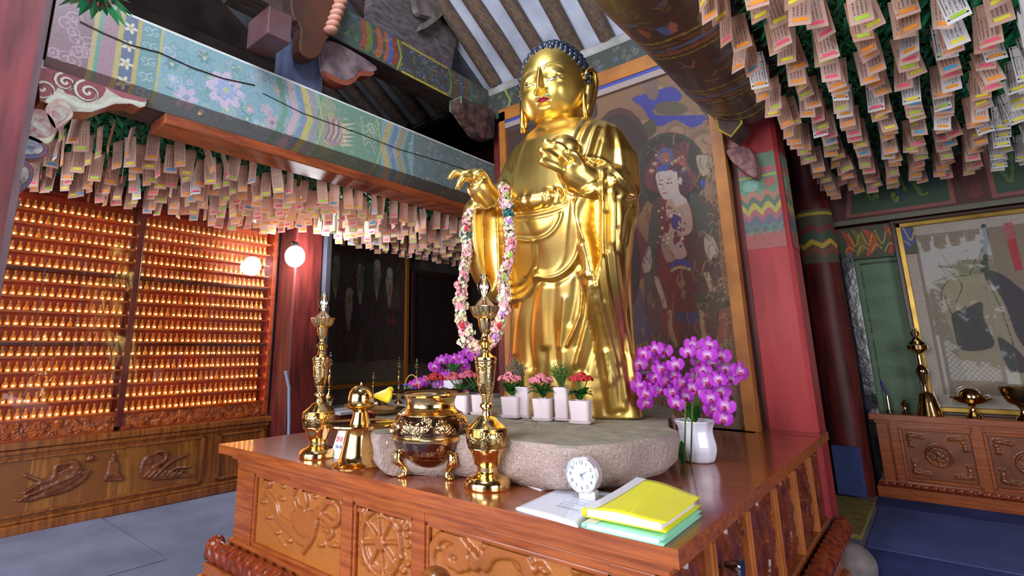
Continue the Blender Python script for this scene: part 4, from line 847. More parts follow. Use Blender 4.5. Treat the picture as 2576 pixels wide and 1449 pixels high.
# ------------------------------------------------------------------ rough stone pedestal
def slab():
    top = [tuple(at(a, b, 'z', .872)[:2]) for a, b in ((940, 1083), (1000, 1088), (1130, 1092), (1250, 1102), (1350, 1113), (1452, 1120), (1560, 1112), (1650, 1098), (1703, 1084), (1675, 1066))]
    back = [(-1.25, 3.25), (-1.9, 3.35), (-2.5, 3.1), (-2.6, 2.3)]
    P = np.array(top+back); P = crv(P, 6, True); n = len(P); c = P.mean(0); R = []
    g = np.random.default_rng(2); no = g.normal(size=(n, 8))
    for _ in range(2): no = (np.roll(no, 1, 0)+no+np.roll(no, -1, 0))/3
    lv_ = [(.0, .99, .87), (.0, 1.0, .862), (.004, 1., .84), (.004, 1., .80), (-.006, 1., .76), (-.02, 1., .73), (-.05, .99, .71), (-.07, .98, .701)]
    for q, (o_, s_, z) in enumerate(lv_):
        ring = []
        for i, p in enumerate(P):
            d = (p-c)/np.linalg.norm(p-c); w = max(0, min(1, (p[1]-1.9)/.4)) if p[0] > -1.5 else 0
            sink = (q >= 5)*(-.05*w*(q-4)*.3)
            off = o_+sink+no[i, q]*.012*(q > 0); zz = z+(0 if q < 2 else no[(i+5) % n, q]*.008)
            if q == 5 and w > .5: zz += .0
            ring.append((p[0]+d[0]*off, p[1]+d[1]*off, max(zz, .7005)))
        R.append(ring)
    m = MB().rings(R[::-1], cap=False)
    # top as a fan of shrinking rings
    T = [[(c[0]+(p[0]-c[0])*s_, c[1]+(p[1]-c[1])*s_, .87+.004*math.sin(9*p[0]*s_+i)) for i, p in enumerate(np.array([r[:2] for r in R[0]]))] for s_ in (1., .93, .8, .6, .35, .1, .001)]
    T[0] = R[0]; m.rings(T, cap=False)
    return m
M_stone = mat('granite', '#b8a29b', .9, col2='#7d6b66', ns=170, nd=5, lo=.2, hi=.7, bump=.8, bs=70, spec=.2)
M_stonet = mat('granite_top', '#948e80', .92, col2='#857e70', ns=14, nd=8, bump=.5, bs=90, spec=.2)
st = slab().build('stone_pedestal', [M_stone, M_stonet], smooth='all'); tag(st, 'rough pinkish granite slab under the golden statue', 'stone')
for p in st.data.polygons:
    if p.normal.z > .7 and p.center.z > .85: p.material_index = 1
# ------------------------------------------------------------------ the golden standing statue
SB = thing('buddha_statue', 'tall standing gilded statue with blue-black curled hair on the granite slab', 'statue', (0, 0, 0))
def ring_el(cx, cy, z, rx, ry, n=56, p=2.2):
    return [(cx+rx*math.copysign(abs(math.cos(t))**(2/p), math.cos(t)), cy+ry*math.copysign(abs(math.sin(t))**(2/p), math.sin(t)), z) for t in np.linspace(0, 2*PI, n, endpoint=False)]
def loft(m, secs, k=6, p=2.2):
    Q = crv(secs, k); return m.rings([ring_el(q[1], q[2], q[0], q[3], q[4], p=p) for q in Q])
b = MB()
loft(b, [(.872, -1.53, 2.60, .41, .165), (.93, -1.53, 2.60, .405, .163), (1.1, -1.51, 2.59, .385, .163), (1.3, -1.485, 2.57, .36, .18), (1.6, -1.455, 2.535, .35, .22), (1.85, -1.43, 2.5, .372, .27), (2.05, -1.43, 2.51, .385, .262), (2.2, -1.425, 2.52, .38, .25), (2.32, -1.425, 2.53, .352, .225), (2.38, -1.42, 2.54, .30, .195), (2.425, -1.42, 2.535, .225, .17), (2.455, -1.43, 2.52, .145, .14), (2.50, -1.435, 2.51, .118, .125), (2.60, -1.44, 2.49, .12, .12)])
def pt(px, py, y): return tuple(at(px, py, 'y', y))
def ptube(m, P, R, seg=14, k=4):
    Q = crv([list(pt(*p))+[r] for p, r in zip(P, R)], k); return m.tube([q[:3] for q in Q], list(q_[3] for q_ in Q), seg)
# upper arms and forearm sleeves
b.tube([(-1.64, 2.53, 2.33), (-1.72, 2.52, 2.26), (-1.79, 2.5, 2.1), (-1.81, 2.46, 1.98)], [.09, .11, .11, .105], 20)
ptube(b, [(1330, 500, 2.48), (1275, 500, 2.38), (1248, 503, 2.27), (1240, 505, 2.21)], [.11, .105, .088, .07], 20)
b.tube([(-1.25, 2.53, 2.33), (-1.16, 2.52, 2.27), (-1.11, 2.5, 2.15), (-1.09, 2.47, 2.02)], [.09, .11, .115, .105], 20)
ptube(b, [(1560, 480, 2.5), (1535, 468, 2.4), (1505, 462, 2.3), (1490, 460, 2.25)], [.12, .108, .088, .072], 20)
# hanging sleeves
def drape(P):
    Q = crv([list(pt(a, c, y))+[rx, ry] for a, c, y, rx, ry in P], 5); b.rings([ring_el(q[0], q[1], q[2], max(q[3], .004), max(q[4], .004), 32, 2.4) for q in Q][::-1])
drape([(1236, 500, 2.27, .085, .12), (1226, 535, 2.28, .088, .17), (1226, 600, 2.3, .084, .18), (1232, 660, 2.32, .08, .17), (1244, 715, 2.35, .07, .14), (1262, 752, 2.4, .05, .1), (1278, 770, 2.44, .02, .05)])
drape([(1500, 470, 2.33, .085, .12), (1520, 500, 2.34, .105, .16), (1525, 560, 2.36, .115, .17), (1525, 640, 2.38, .105, .16), (1525, 740, 2.41, .085, .14), (1535, 850, 2.5, .07, .10), (1548, 980, 2.54, .065, .08), (1556, 1030, 2.55, .06, .07)])
drape([(1572, 470, 2.5, .05, .06), (1578, 520, 2.46, .045, .09), (1580, 570, 2.44, .028, .06), (1574, 608, 2.43, .012, .02)])
# sash roll
ptube(b, [(1288, 520, 2.26), (1330, 506, 2.225), (1370, 500, 2.23), (1415, 488, 2.27)], [.03, .042, .042, .036], 16)
# neck rings
b.lathe([(.118, 2.435), (.132, 2.452), (.12, 2.468), (.128, 2.485), (.112, 2.50)], 32, (-1.44, 2.50, 0))
# hands
def fing(P, r): ptube(b, P, [r*1.1]+[r]*(len(P)-2)+[r*.85], 10, 3); b.ball(pt(*P[-1]), r*.9, 8, 6)
ptube(b, [(1255, 512, 2.27), (1238, 508, 2.22), (1220, 488, 2.17), (1203, 468, 2.12), (1194, 456, 2.09)], [.064, .066, .07, .068, .054], 18)
for P in ([(1196, 446, 2.1), (1182, 440, 2.06), (1160, 437, 2.02), (1142, 436, 1.99), (1133, 446, 1.98)], [(1194, 456, 2.08), (1180, 448, 2.04), (1166, 448, 2.0), (1158, 458, 1.99), (1153, 471, 1.99)],
          [(1205, 446, 2.12), (1190, 437, 2.07), (1176, 436, 2.04), (1170, 450, 2.03)], [(1214, 446, 2.14), (1200, 434, 2.1), (1188, 434, 2.07), (1184, 448, 2.06)], [(1228, 462, 2.16), (1218, 444, 2.12), (1208, 433, 2.09), (1200, 440, 2.07)]): fing(P, .0225)
ptube(b, [(1508, 478, 2.32), (1488, 462, 2.27), (1460, 446, 2.22), (1435, 430, 2.18), (1420, 418, 2.15)], [.066, .066, .072, .07, .056], 18)
for P in ([(1428, 412, 2.16), (1408, 386, 2.11), (1390, 368, 2.08), (1373, 357, 2.06)], [(1440, 408, 2.17), (1424, 384, 2.13), (1408, 368, 2.1), (1397, 364, 2.08)], [(1418, 420, 2.14), (1398, 402, 2.09), (1378, 388, 2.06), (1362, 379, 2.04)],
          [(1420, 432, 2.14), (1398, 420, 2.09), (1378, 412, 2.06), (1363, 406, 2.04)], [(1468, 425, 2.19), (1455, 402, 2.15), (1444, 388, 2.12), (1432, 384, 2.1)]): fing(P, .0235)
b.ball(pt(1418, 376, 2.24), .082, 24, 16, (1, 1, .92))
tmp = bpy.data.meshes.new('tmp'); tmp.from_pydata(b.v, [], b.f); to = bpy.data.objects.new('tmp', tmp); S.collection.objects.link(to)
rm = to.modifiers.new('r', 'REMESH'); rm.mode = 'VOXEL'; rm.voxel_size = .0062; rm.use_smooth_shade = True
bpy.context.view_layer.update()
me = bpy.data.meshes.new_from_object(to.evaluated_get(bpy.context.evaluated_depsgraph_get())); bpy.data.objects.remove(to)
nv = len(me.vertices); V = np.zeros(nv*3, np.float32); me.vertices.foreach_get('co', V); V = V.reshape(-1, 3).astype(float)
Ed = np.zeros(len(me.edges)*2, np.int32); me.edges.foreach_get('vertices', Ed); Ed = Ed.reshape(-1, 2)
deg = np.bincount(Ed.ravel(), minlength=nv)[:, None]
def smooth_(V, n, lam=.6):
    for _ in range(n):
        A = np.zeros_like(V)
        for k in range(3): A[:, k] = np.bincount(Ed[:, 0], V[Ed[:, 1], k], nv)+np.bincount(Ed[:, 1], V[Ed[:, 0], k], nv)
        V = V+lam*(A/deg-V)
    return V
V = smooth_(V, 7)
def normals(V):
    me.vertices.foreach_set('co', V.astype(np.float32).ravel()); me.update(); n = np.zeros(nv*3, np.float32); me.vertex_normals.foreach_get('vector', n) if hasattr(me, 'vertex_normals') else me.vertices.foreach_get('normal', n); return n.reshape(-1, 3).astype(float)
Nn = normals(V); px, py, dd = proj(V)
front = np.clip(((np.array([0, 0, CAMH])-V)*Nn).sum(1)/np.linalg.norm(V-np.array([0, 0, CAMH]), axis=1)*4+.3, 0, 1)
# bodies nearer than the torso hide folds behind them: fade by depth
D = np.zeros(nv)
def dist(P):
    d = np.full(nv, 1e9)
    for (x0, y0), (x1, y1) in zip(P[:-1], P[1:]):
        dx, dy = x1-x0, y1-y0; t = np.clip(((px-x0)*dx+(py-y0)*dy)/max(dx*dx+dy*dy, 1e-9), 0, 1); d = np.minimum(d, np.hypot(px-x0-t*dx, py-y0-t*dy))
    return d
hand = np.zeros(nv, bool)
for a, c, r in ((1190, 455, 62), (1215, 485, 42), (1418, 400, 72), (1470, 450, 42)): hand |= (np.hypot(px-a, py-c) < r) & (V[:, 1] < 2.245)
bowlm = np.linalg.norm(V-np.array(pt(1418, 376, 2.24)), axis=1) < .1; hand |= bowlm
W1 = front*(~hand)
def ridge(P, amp, w, sm=True):
    global D
    D = D+.5*amp*np.exp(-(dist([tuple(q) for q in (crv(P, 5) if sm else P)])/(w*1.15))**2)*W1
def step_(P, amp, w):   # terrace: right/below side of the line lower
    pass
cB = lambda *a: [(1120+x/4.674, 330+y/4.674) for x, y in a]; cC = lambda *a: [(1100+x/2.587, 500+y/2.587) for x, y in a]; cA = lambda *a: [(1080+x/2.898, 60+y/2.898) for x, y in a]
# chest opening edges
ridge(cB((990, 0), (900, 180), (850, 340), (825, 500), (800, 740)), .012, 4.5); ridge(cB((940, 20), (860, 190), (800, 360), (780, 520), (760, 740)), -.012, 5)
ridge(cA((850, 770), (800, 755), (740, 780)), .006, 4)
ridge(cA((1180, 680), (1120, 740), (1075, 830), (1055, 900)), -.02, 6); ridge(cA((1215, 690), (1150, 750), (1100, 850)), .016, 7)
ridge(cA((1218, 758), (1190, 830), (1165, 920), (1140, 985)), .022, 5); ridge(cA((1240, 780), (1215, 850), (1190, 940)), -.012, 6)
ridge(cA((1290, 720), (1290, 800), (1262, 900), (1240, 1000)), .012, 6); ridge(cA((1260, 860), (1240, 930), (1215, 1000)), -.009, 6)
ridge(cA((1350, 740), (1385, 850), (1400, 960), (1415, 1060)), .014, 6); ridge(cA((1320, 780), (1345, 880), (1350, 1000)), -.010, 8)
ridge(cA((640, 870), (600, 960), (560, 1060), (520, 1140)), .012, 5); ridge(cA((620, 930), (590, 1040)), -.01, 6)
# sash petals and lower bands
for q in (((950, 735), (940, 800), (975, 920)), ((1140, 740), (1165, 800), (1130, 900)), ((1262, 670), (1300, 730), (1255, 860)), ((1180, 740), (1235, 790), (1225, 860)), ((1370, 680), (1400, 740), (1370, 830)), ((860, 800), (850, 870), (890, 950))): ridge(cB(*q), -.012, 2.6)
for q in (((1020, 760), (1010, 830), (1040, 900)), ((1200, 700), (1215, 760), (1195, 850)), ((1320, 690), (1340, 760), (1310, 840)), ((900, 790), (900, 860))): ridge(cB(*q), .012, 6)
ridge(cB((835, 960), (1000, 950), (1200, 910), (1380, 850)), -.016, 3.5); ridge(cB((835, 1000), (1000, 985), (1200, 940), (1380, 885)), .012, 4.5); ridge(cB((850, 1040), (1000, 1020), (1200, 985), (1360, 930)), -.009, 3)
# apron curves
ridge(cB((865, 1270), (960, 1285), (1060, 1275), (1180, 1240), (1280, 1160), (1345, 1050), (1370, 960)), .014, 4); ridge(cB((870, 1235), (1050, 1240), (1160, 1205), (1255, 1125), (1320, 1020)), -.008, 6)
ridge(cC((480, 660), (560, 640), (610, 590), (645, 500)), .02, 5.5); ridge(cC((470, 590), (540, 570), (590, 520), (625, 440), (640, 300)), -.010, 5)
ridge(cC((625, 275), (628, 360), (612, 440), (580, 500)), .016, 3.5); ridge(cC((650, 285), (655, 370), (645, 450)), -.014, 3.5)
ridge(cC((640, 500), (720, 515), (800, 495), (870, 440), (910, 370), (930, 300)), .026, 6); ridge(cC((640, 478), (720, 482), (785, 455), (822, 380), (835, 250), (850, 100), (860, 20)), .008, 5); ridge(cC((670, 540), (760, 545), (850, 500), (910, 430)), -.022, 7)
# skirt folds
for P, a, w in ((((640, 560), (615, 700), (600, 900), (620, 1100)), -.016, 8), (((700, 560), (690, 720), (700, 950)), .012, 9), (((560, 660), (520, 800), (500, 1000)), .014, 9), (((500, 660), (470, 850), (455, 1100)), -.014, 9), (((760, 560), (750, 800), (770, 1050)), -.014, 9), (((830, 650), (820, 780), (800, 960)), .014, 6),
    (((945, 500), (945, 620), (935, 740), (900, 840), (845, 955)), .022, 3.2), (((905, 500), (890, 650), (860, 800)), -.018, 8), (((935, 495), (965, 480), (990, 495)), .03, 6), (((1000, 560), (990, 740), (950, 900), (905, 1080)), .02, 6), (((970, 600), (955, 780), (910, 960)), -.014, 7), (((1035, 700), (1020, 900), (960, 1120)), -.016, 7), (((990, 500), (1010, 650), (1050, 800), (1090, 1000), (1130, 1200)), .02, 6),
    (((1060, 760), (1085, 950), (1100, 1150)), -.016, 7), (((905, 20), (935, 150), (975, 280), (1015, 420), (1050, 620), (1090, 800), (1140, 1000), (1175, 1150)), .024, 6), (((960, 280), (1000, 450), (1030, 620)), -.012, 6), (((1075, 20), (1075, 200), (1085, 420), (1110, 620), (1160, 850), (1200, 1100), (1230, 1300)), .022, 6), (((1050, 100), (1050, 300), (1060, 480), (1085, 650)), -.016, 7),
    (((1100, 100), (1105, 300), (1130, 520), (1170, 760), (1220, 1000)), -.016, 7), (((1140, 30), (1140, 250), (1165, 500), (1210, 760), (1255, 1000), (1290, 1250)), .018, 6), (((1180, 200), (1200, 450), (1235, 750), (1270, 1000)), -.014, 7), (((1215, 260), (1228, 180), (1250, 100)), -.012, 5), (((1100, 1000), (1120, 1200), (1130, 1380)), .016, 8), (((1180, 1100), (1195, 1380)), -.014, 8), (((700, 1000), (690, 1250)), -.012, 9), (((820, 1000), (830, 1250)), .014, 9), (((920, 1150), (950, 1380)), .014, 8), (((560, 1100), (560, 1350)), .012, 9), (((430, 1050), (400, 1380)), -.014, 9)):
    ridge(cC(*P), a, w)
# sleeve rims on the right
ridge(cB((1660, 330), (1760, 330), (1870, 370), (1960, 450), (2060, 560), (2160, 650), (2205, 730), (2180, 775), (2100, 760), (2000, 650), (1950, 560)), 0.0340, 4.5); ridge(cB((1690, 380), (1750, 440), (1765, 540), (1740, 650), (1700, 700)), 0.0340, 4)
ridge(cB((1850, 480), (1850, 800), (1845, 1200), (1850, 1440)), 0.0272, 4.5); ridge(cB((1900, 480), (1905, 900), (1900, 1400)), -0.0204, 5); ridge(cB((1960, 560), (1975, 900), (1970, 1300)), 0.0272, 5); ridge(cB((2030, 760), (2035, 1100), (2020, 1400)), -0.0272, 6)
ridge(cB((2200, 900), (2160, 1100), (2120, 1320)), -0.0204, 4); ridge(cB((1410, 560), (1440, 700), (1500, 740), (1600, 740)), 0.0272, 5)
# recessed sleeve mouths
def recess(P, amp, w):
    global D
    P = P+[P[0]]; ins = np.zeros(nv, bool)
    for (x0, y0), (x1, y1) in zip(P[:-1], P[1:]):
        if y0 != y1: ins ^= ((py < y0) != (py < y1)) & (px < (x1-x0)*(py-y0)/(y1-y0)+x0)
    D = D-amp*np.clip(dist(P)/w, 0, 1)**1.0*ins*front*(~hand)
recess([(1197, 524), (1222, 528), (1244, 520), (1250, 600), (1252, 700), (1238, 735), (1212, 650), (1200, 580)], .075, 9)
ridge([(1197, 524), (1222, 530), (1244, 520), (1251, 600), (1254, 705)], .016, 4); ridge([(1190, 540), (1197, 620), (1212, 690), (1236, 745)], .014, 5)
recess([(1453, 492), (1470, 484), (1500, 474), (1510, 500), (1510, 640), (1500, 720), (1478, 640), (1460, 560)], .075, 10)
ridge([(1453, 488), (1456, 540), (1478, 620), (1498, 720)], .022, 4)
V = V+Nn*D[:, None]; V = smooth_(V, 1, .4)
me.vertices.foreach_set('co', V.astype(np.float32).ravel()); me.update(); me.polygons.foreach_set('use_smooth', [True]*len(me.polygons)); me.materials.clear(); me.materials.append(M_gold)
me.name = 'robed_body'; link('robed_body', me, SB)

# ---- head
HC = np.array([-1.432, 2.462, 2.665]); YAW = .17
def hrot(P):
    P = np.asarray(P, float); c, s_ = math.cos(YAW), math.sin(YAW)
    return np.stack([HC[0]+P[..., 0]*c-P[..., 1]*s_, HC[1]+P[..., 0]*s_+P[..., 1]*c, HC[2]+P[..., 2]], -1)
n1, n2 = 340, 300
s_ = np.linspace(-1, 1, n1); az = PI*(.5*s_+.5*s_**3); ph = np.linspace(-PI/2, PI/2, n2)
A_, F_ = np.meshgrid(az, ph)
RX, RY = .193, .212; RZ = np.where(F_ < 0, .212, .255)
ch = np.where(F_ < 0, np.cos(F_)**.62, np.cos(F_)**.82)
z = RZ*np.sin(F_); hx, hy = RX*ch*np.sin(A_), -RY*ch*np.cos(A_)
l = RX*A_*np.minimum(ch+.1, 1)
G = lambda l0, z0, sl, sz: np.exp(-((l-l0)/sl)**2-((z-z0)/sz)**2)
fr = np.clip(1.6-np.abs(A_), 0, 1)
d = np.zeros_like(z)
sig = np.interp(z, [-.105, -.08, .03], [.020, .014, .009])
prof = np.interp(z, [-.112, -.105, -.092, -.072, -.03, .02, .05], [0, .012, .046, .042, .027, .012, .0])
d += prof*np.exp(-(np.abs(l)/sig)**2.4)
for sg in (1, -1):
    d += .018*G(sg*.025, -.094, .012, .012)
    d -= .018*G(sg*.05, -.012, .026, .018); d += .012*G(sg*.08, -.040, .036, .013); d += .014*G(sg*.08, -.006, .040, .018)
    d -= .008*np.exp(-((z-(-.022-7*(l-sg*.08)**2))/.003)**2)*np.exp(-((l-sg*.08)/.04)**4)
    d += .007*np.exp(-((z-(.052-6*(l-sg*.075)**2))/.010)**2)*np.exp(-((l-sg*.075)/.055)**4)
    d += .013*G(sg*.1, -.10, .05, .05)
d += .016*G(0, -.127, .026, .008)+.017*G(0, -.146, .024, .009)-.010*np.exp(-((z+.137+.10*abs(l))/.0025)**2)*np.exp(-(l/.034)**4)-.006*G(0, -.118, .006, .008)-.008*G(0, -.163, .03, .008)+.016*G(0, -.188, .04, .018)
for sg in (1, -1): d -= .006*G(sg*.044, -.136, .008, .01)
d *= fr
dirx, diry = np.sin(A_), -np.cos(A_)
P = np.stack([hx+dirx*d, hy+diry*d, z], -1)
hc = Cv(.44, .48, .0016, '#000000'); hc.A[:] = 0; ox, oz = .22, .24
def q(pts): return [(a+ox, b_+oz) for a, b_ in pts]
mk = Cv(.44, .48, .0016, 0.)
def paint(fn, pts, *a, c='#000000'):
    if fn == 'blob': hc.blob(q(pts), c); mk.blob(q(pts), 1.)
    else: hc.line(q(pts), a[0], c); mk.line(q(pts), a[0], 1.)
for sg in (1, -1):
    paint('blob', [(sg*.044, -.047), (sg*.060, -.036), (sg*.082, -.031), (sg*.114, -.024), (sg*.092, -.040), (sg*.066, -.048)], c='#c9b49c')
    paint('blob', [(sg*.068, -.033), (sg*.078, -.030), (sg*.090, -.031), (sg*.086, -.041), (sg*.073, -.044)], c='#22140f')
    paint('line', [(sg*.040, -.050), (sg*.058, -.036), (sg*.082, -.029), (sg*.120, -.021)], .0056, c='#24140e'); paint('line', [(sg*.042, -.051), (sg*.066, -.050), (sg*.094, -.041), (sg*.115, -.026)], .0024, c='#6a3a26')
    paint('line', [(sg*.024, .022), (sg*.045, .050), (sg*.075, .065), (sg*.108, .058), (sg*.132, .038)], .0042, c='#2c3a34')
    paint('line', [(sg*.012, -.114), (sg*.028, -.121), (sg*.040, -.117), (sg*.046, -.124)], .0045, c='#3f5f48'); paint('line', [(sg*.018, -.119), (sg*.034, -.127)], .003, c='#4a6a4a')
paint('blob', [(-.036, -.135), (-.013, -.127), (0, -.130), (.013, -.127), (.036, -.135), (.018, -.148), (0, -.151), (-.018, -.148)], c='#9c2836'); paint('line', [(-.038, -.136), (0, -.138), (.038, -.136)], .003, c='#5a1018')
paint('blob', [(-.005, .080), (0, .085), (.005, .080), (0, .075)], c='#9aa0b0')
ii = np.clip(np.round((l+ox)/.0016).astype(int), 0, mk.nx-1); jj = np.clip(np.round((z+oz)/.0016).astype(int), 0, mk.ny-1)
okm = (np.abs(l) < .2) & (np.abs(A_) < 1.4); msk = np.where(okm, mk.A[jj, ii], 0); colr = hc.A[jj, ii]
M_face = bpy.data.materials.new('gilded_face'); M_face.use_nodes = True; N = M_face.node_tree.nodes; L = M_face.node_tree.links; bb = N['Principled BSDF']
at_ = N.new('ShaderNodeAttribute'); at_.attribute_name = 'Col'; mx = N.new('ShaderNodeMix'); mx.data_type = 'RGBA'; mx.inputs[6].default_value = (*lin('#e6c468'), 1); L.new(at_.outputs['Alpha'], mx.inputs[0]); L.new(at_.outputs['Color'], mx.inputs[7]); L.new(mx.outputs[2], bb.inputs['Base Color'])
iv = N.new('ShaderNodeMath'); iv.operation = 'SUBTRACT'; iv.inputs[0].default_value = 1; L.new(at_.outputs['Alpha'], iv.inputs[1]); L.new(iv.outputs[0], bb.inputs['Metallic']); bb.inputs['Roughness'].default_value = .36
hd = grid_mesh('head', n1, n2, hrot(P).reshape(-1, 3), M_face, colr, SB, True)
buf = np.ones((n1*n2, 4), np.float32); buf[:, :3] = colr.reshape(-1, 3); buf[:, 3] = msk.ravel(); hd.data.color_attributes['Col'].data.foreach_set('color', buf.ravel())
# ears
for sg in (1, -1):
    e = MB(); E_ = lambda y, z_, x=.0: tuple(hrot((sg*(.186+x), y, z_*.9-.02)))
    e.tube([E_(-.035, .02, .005), E_(-.03, .07, .02), E_(.0, .098, .032), (E_(.035, .085, .04)), E_(.055, .03, .042), E_(.045, -.04, .036), E_(.025, -.10, .026), E_(.01, -.16, .014), E_(-.01, -.215, .004), E_(-.035, -.225, .0), E_(-.05, -.19, .0), E_(-.05, -.12, .0), E_(-.045, -.05, .0)], [.010, .013, .015, .016, .016, .015, .016, .018, .02, .018, .013, .010, .009], 12)
    e.tube([E_(.03, .06, .01), E_(.03, .0, .01), E_(.01, -.06, .008), E_(-.01, -.14, .0), E_(-.025, -.20, -.002)], [.03, .035, .03, .024, .012], 14)
    e.tube([E_(-.02, .05, .02), E_(.015, .055, .028), E_(.022, .01, .028), E_(.0, -.04, .022)], [.007, .009, .009, .007], 10)
    e.build('ear', M_gold, SB, smooth='all')
# curls
M_hair = mat('blue_black_hair', '#27324a', .28, col2='#151a28', ns=30, coat=.4)
hb_ = MB(); n = 560; ga = PI*(3-math.sqrt(5)); tips = 0
for k in range(n):
    zz = 1-2*(k+.5)/n; rr = math.sqrt(1-zz*zz); a = k*ga; a = (a+PI) % (2*PI)-PI
    zl = float(np.interp(abs(a), [0, .5, .9, 1.25, 1.5, 2.2, PI], [.172, .158, .115, .045, -.04, -.09, -.12]))
    if .262*zz < zl: continue
    bump = .022*math.exp(-(rr/.55)**2)
    p = np.array([.198*rr*math.sin(a), -.216*rr*math.cos(a)+.012, .262*zz+bump]); r = .0195
    hb_.lathe([(0.003, -.01), (r, 0), (r*.97, .009), (r*.66, .018), (.001, .025)], 8)
    seg = hb_.v[-40:]; ax_ = Vector((p[0]/.04, p[1]/.045, p[2]/.06)).normalized(); Q = ax_.to_track_quat('Z', 'Y'); hb_.v[-40:] = [tuple(hrot(np.array(Q @ Vector(v))+p)) for v in seg]
o = hb_.build('hair_curls', M_hair, SB, smooth='all')
cap = MB().ball((0, 0, 0), 1, 40, 24); 
cap.v = [(x*.194, y*.213+.008, z_*.262+.02*max(0, z_-.5)) for x, y, z_ in cap.v]
keep = lambda x, y, z_: z_ > float(np.interp(abs(math.atan2(x, -y)), [0, .5, .9, 1.25, 1.5, 2.2, PI], [.174, .16, .117, .05, -.035, -.085, -.115]))-.012
cap.f = [f for f in cap.f if all(keep(*cap.v[i]) for i in f)]; cap.m = cap.m[:len(cap.f)]
cap.v = [tuple(hrot(v)) for v in cap.v]; cap.build('hair_cap', M_hair, SB, smooth='all')
MB().ball(tuple(hrot((-.03, .05, .292))), .05, 20, 12, (1, 1, .8)).build('crown_jewel', mat('amber_jewel', '#b98a52', .35, col2='#9a6a3c', ns=12), SB, smooth='all')
# ------------------------------------------------------------------ lantern ceilings with hanging paper tags
def paper_mat(name, c1, c2, ink):
    m = bpy.data.materials.new(name); m.use_nodes = True; N = m.node_tree.nodes; L = m.node_tree.links; b = N['Principled BSDF']; b.inputs['Roughness'].default_value = .6
    tc = N.new('ShaderNodeTexCoord'); sp = N.new('ShaderNodeSeparateXYZ'); L.new(tc.outputs['Object'], sp.inputs[0])
    def mth(op, a, b_=None):
        n = N.new('ShaderNodeMath'); n.operation = op
        for i, v in enumerate((a, b_)):
            if v is None: continue
            if isinstance(v, (int, float)): n.inputs[i].default_value = v
            else: L.new(v, n.inputs[i])
        return n.outputs[0]
    x, z = sp.outputs[0], sp.outputs[2]
    col = mth('LESS_THAN', mth('ABSOLUTE', mth('SUBTRACT', mth('FRACT', mth('MULTIPLY', x, 72)), .5)), .24)
    row = mth('LESS_THAN', mth('FRACT', mth('MULTIPLY', z, 150)), .62)
    nz = N.new('ShaderNodeTexNoise'); nz.inputs['Scale'].default_value = 260; L.new(tc.outputs['Object'], nz.inputs[0]); ns = mth('GREATER_THAN', nz.outputs[0], .47)
    ins = mth('MULTIPLY', mth('LESS_THAN', mth('ABSOLUTE', x), .026), mth('MULTIPLY', mth('GREATER_THAN', z, -.155), mth('LESS_THAN', z, -.065)))
    t = mth('MULTIPLY', mth('MULTIPLY', mth('MULTIPLY', col, row), ns), ins)
    oi = N.new('ShaderNodeObjectInfo'); m1 = N.new('ShaderNodeMix'); m1.data_type = 'RGBA'; m1.inputs[6].default_value = (*lin(c1), 1); m1.inputs[7].default_value = (*lin(c2), 1); L.new(oi.outputs['Random'], m1.inputs[0])
    mx = N.new('ShaderNodeMix'); mx.data_type = 'RGBA'; L.new(t, mx.inputs[0]); L.new(m1.outputs[2], mx.inputs[6]); mx.inputs[7].default_value = (*lin(ink), 1)
    L.new(mx.outputs[2], b.inputs['Base Color']); tr = N.new('ShaderNodeBsdfTranslucent'); L.new(mx.outputs[2], tr.inputs[0]); ms = N.new('ShaderNodeMixShader'); ms.inputs[0].default_value = .34
    L.new(b.outputs[0], ms.inputs[1]); L.new(tr.outputs[0], ms.inputs[2]); L.new(ms.outputs[0], N['Material Output'].inputs[0]); return m
M_paper = paper_mat('tag_paper', '#eccabb', '#d2a890', '#4a3434'); M_paperw = paper_mat('white_tag_paper', '#f4f2f4', '#e4dcd8', '#555560')
STR = {'orange': '#f2952e', 'pink': '#ee5a7e', 'yellow': '#e8dc3c', 'lime': '#a8cf3a', 'blue': '#3f9fd0'}
M_str = {k: mat('strip_'+k, v, .6) for k, v in STR.items()}; M_bord = mat('orange_border', '#c8793a', .6); M_ink = mat('black_ink', '#2a2426', .6)
TW, TH = .039, .194
def tag_parts(border, white, curl):
    m = MB(); n = 5; f = lambda t: curl*math.sin(PI*t)*.6+curl*t*t
    R = [[(-TW, f(k/n)-.0006, -TH*k/n), (TW, f(k/n)-.0006+curl*.3*k/n, -TH*k/n), (TW, f(k/n)+.0006+curl*.3*k/n, -TH*k/n), (-TW, f(k/n)+.0006, -TH*k/n)] for k in range(n+1)]
    m.rings(R)
    if border:
        m.mi = 1
        for x in (-.031, .029): m.rings([[(x, f(k/n)-.0016, -TH*k/n), (x+.002, f(k/n)-.0016, -TH*k/n), (x+.002, f(k/n)+.0016, -TH*k/n), (x, f(k/n)+.0016, -TH*k/n)] for k in range(n)])
        for z_ in (-.01, -.058, -.176): m.box(-.031, .031, f(-z_/TH)-.0016, f(-z_/TH)+.0016, z_-.002, z_)
        for x in (-.03, .03):
            for z_ in (-.01, -.058, -.176): m.ball((x, f(-z_/TH), z_), .0045, 6, 4)
    return m
tags = []
for bi, (bo, wh, cu_) in enumerate([(0, 0, .004), (0, 0, -.012), (1, 0, .006), (1, 0, -.004), (0, 1, .01), (1, 1, .002)]):
    o = tag_parts(bo, wh, cu_).build('tag', [M_paperw if wh else M_paper, M_ink if wh and bo else M_bord], fix=False); C.objects.unlink(o); tags.append((o.data, bo, wh, cu_))
strips = {}
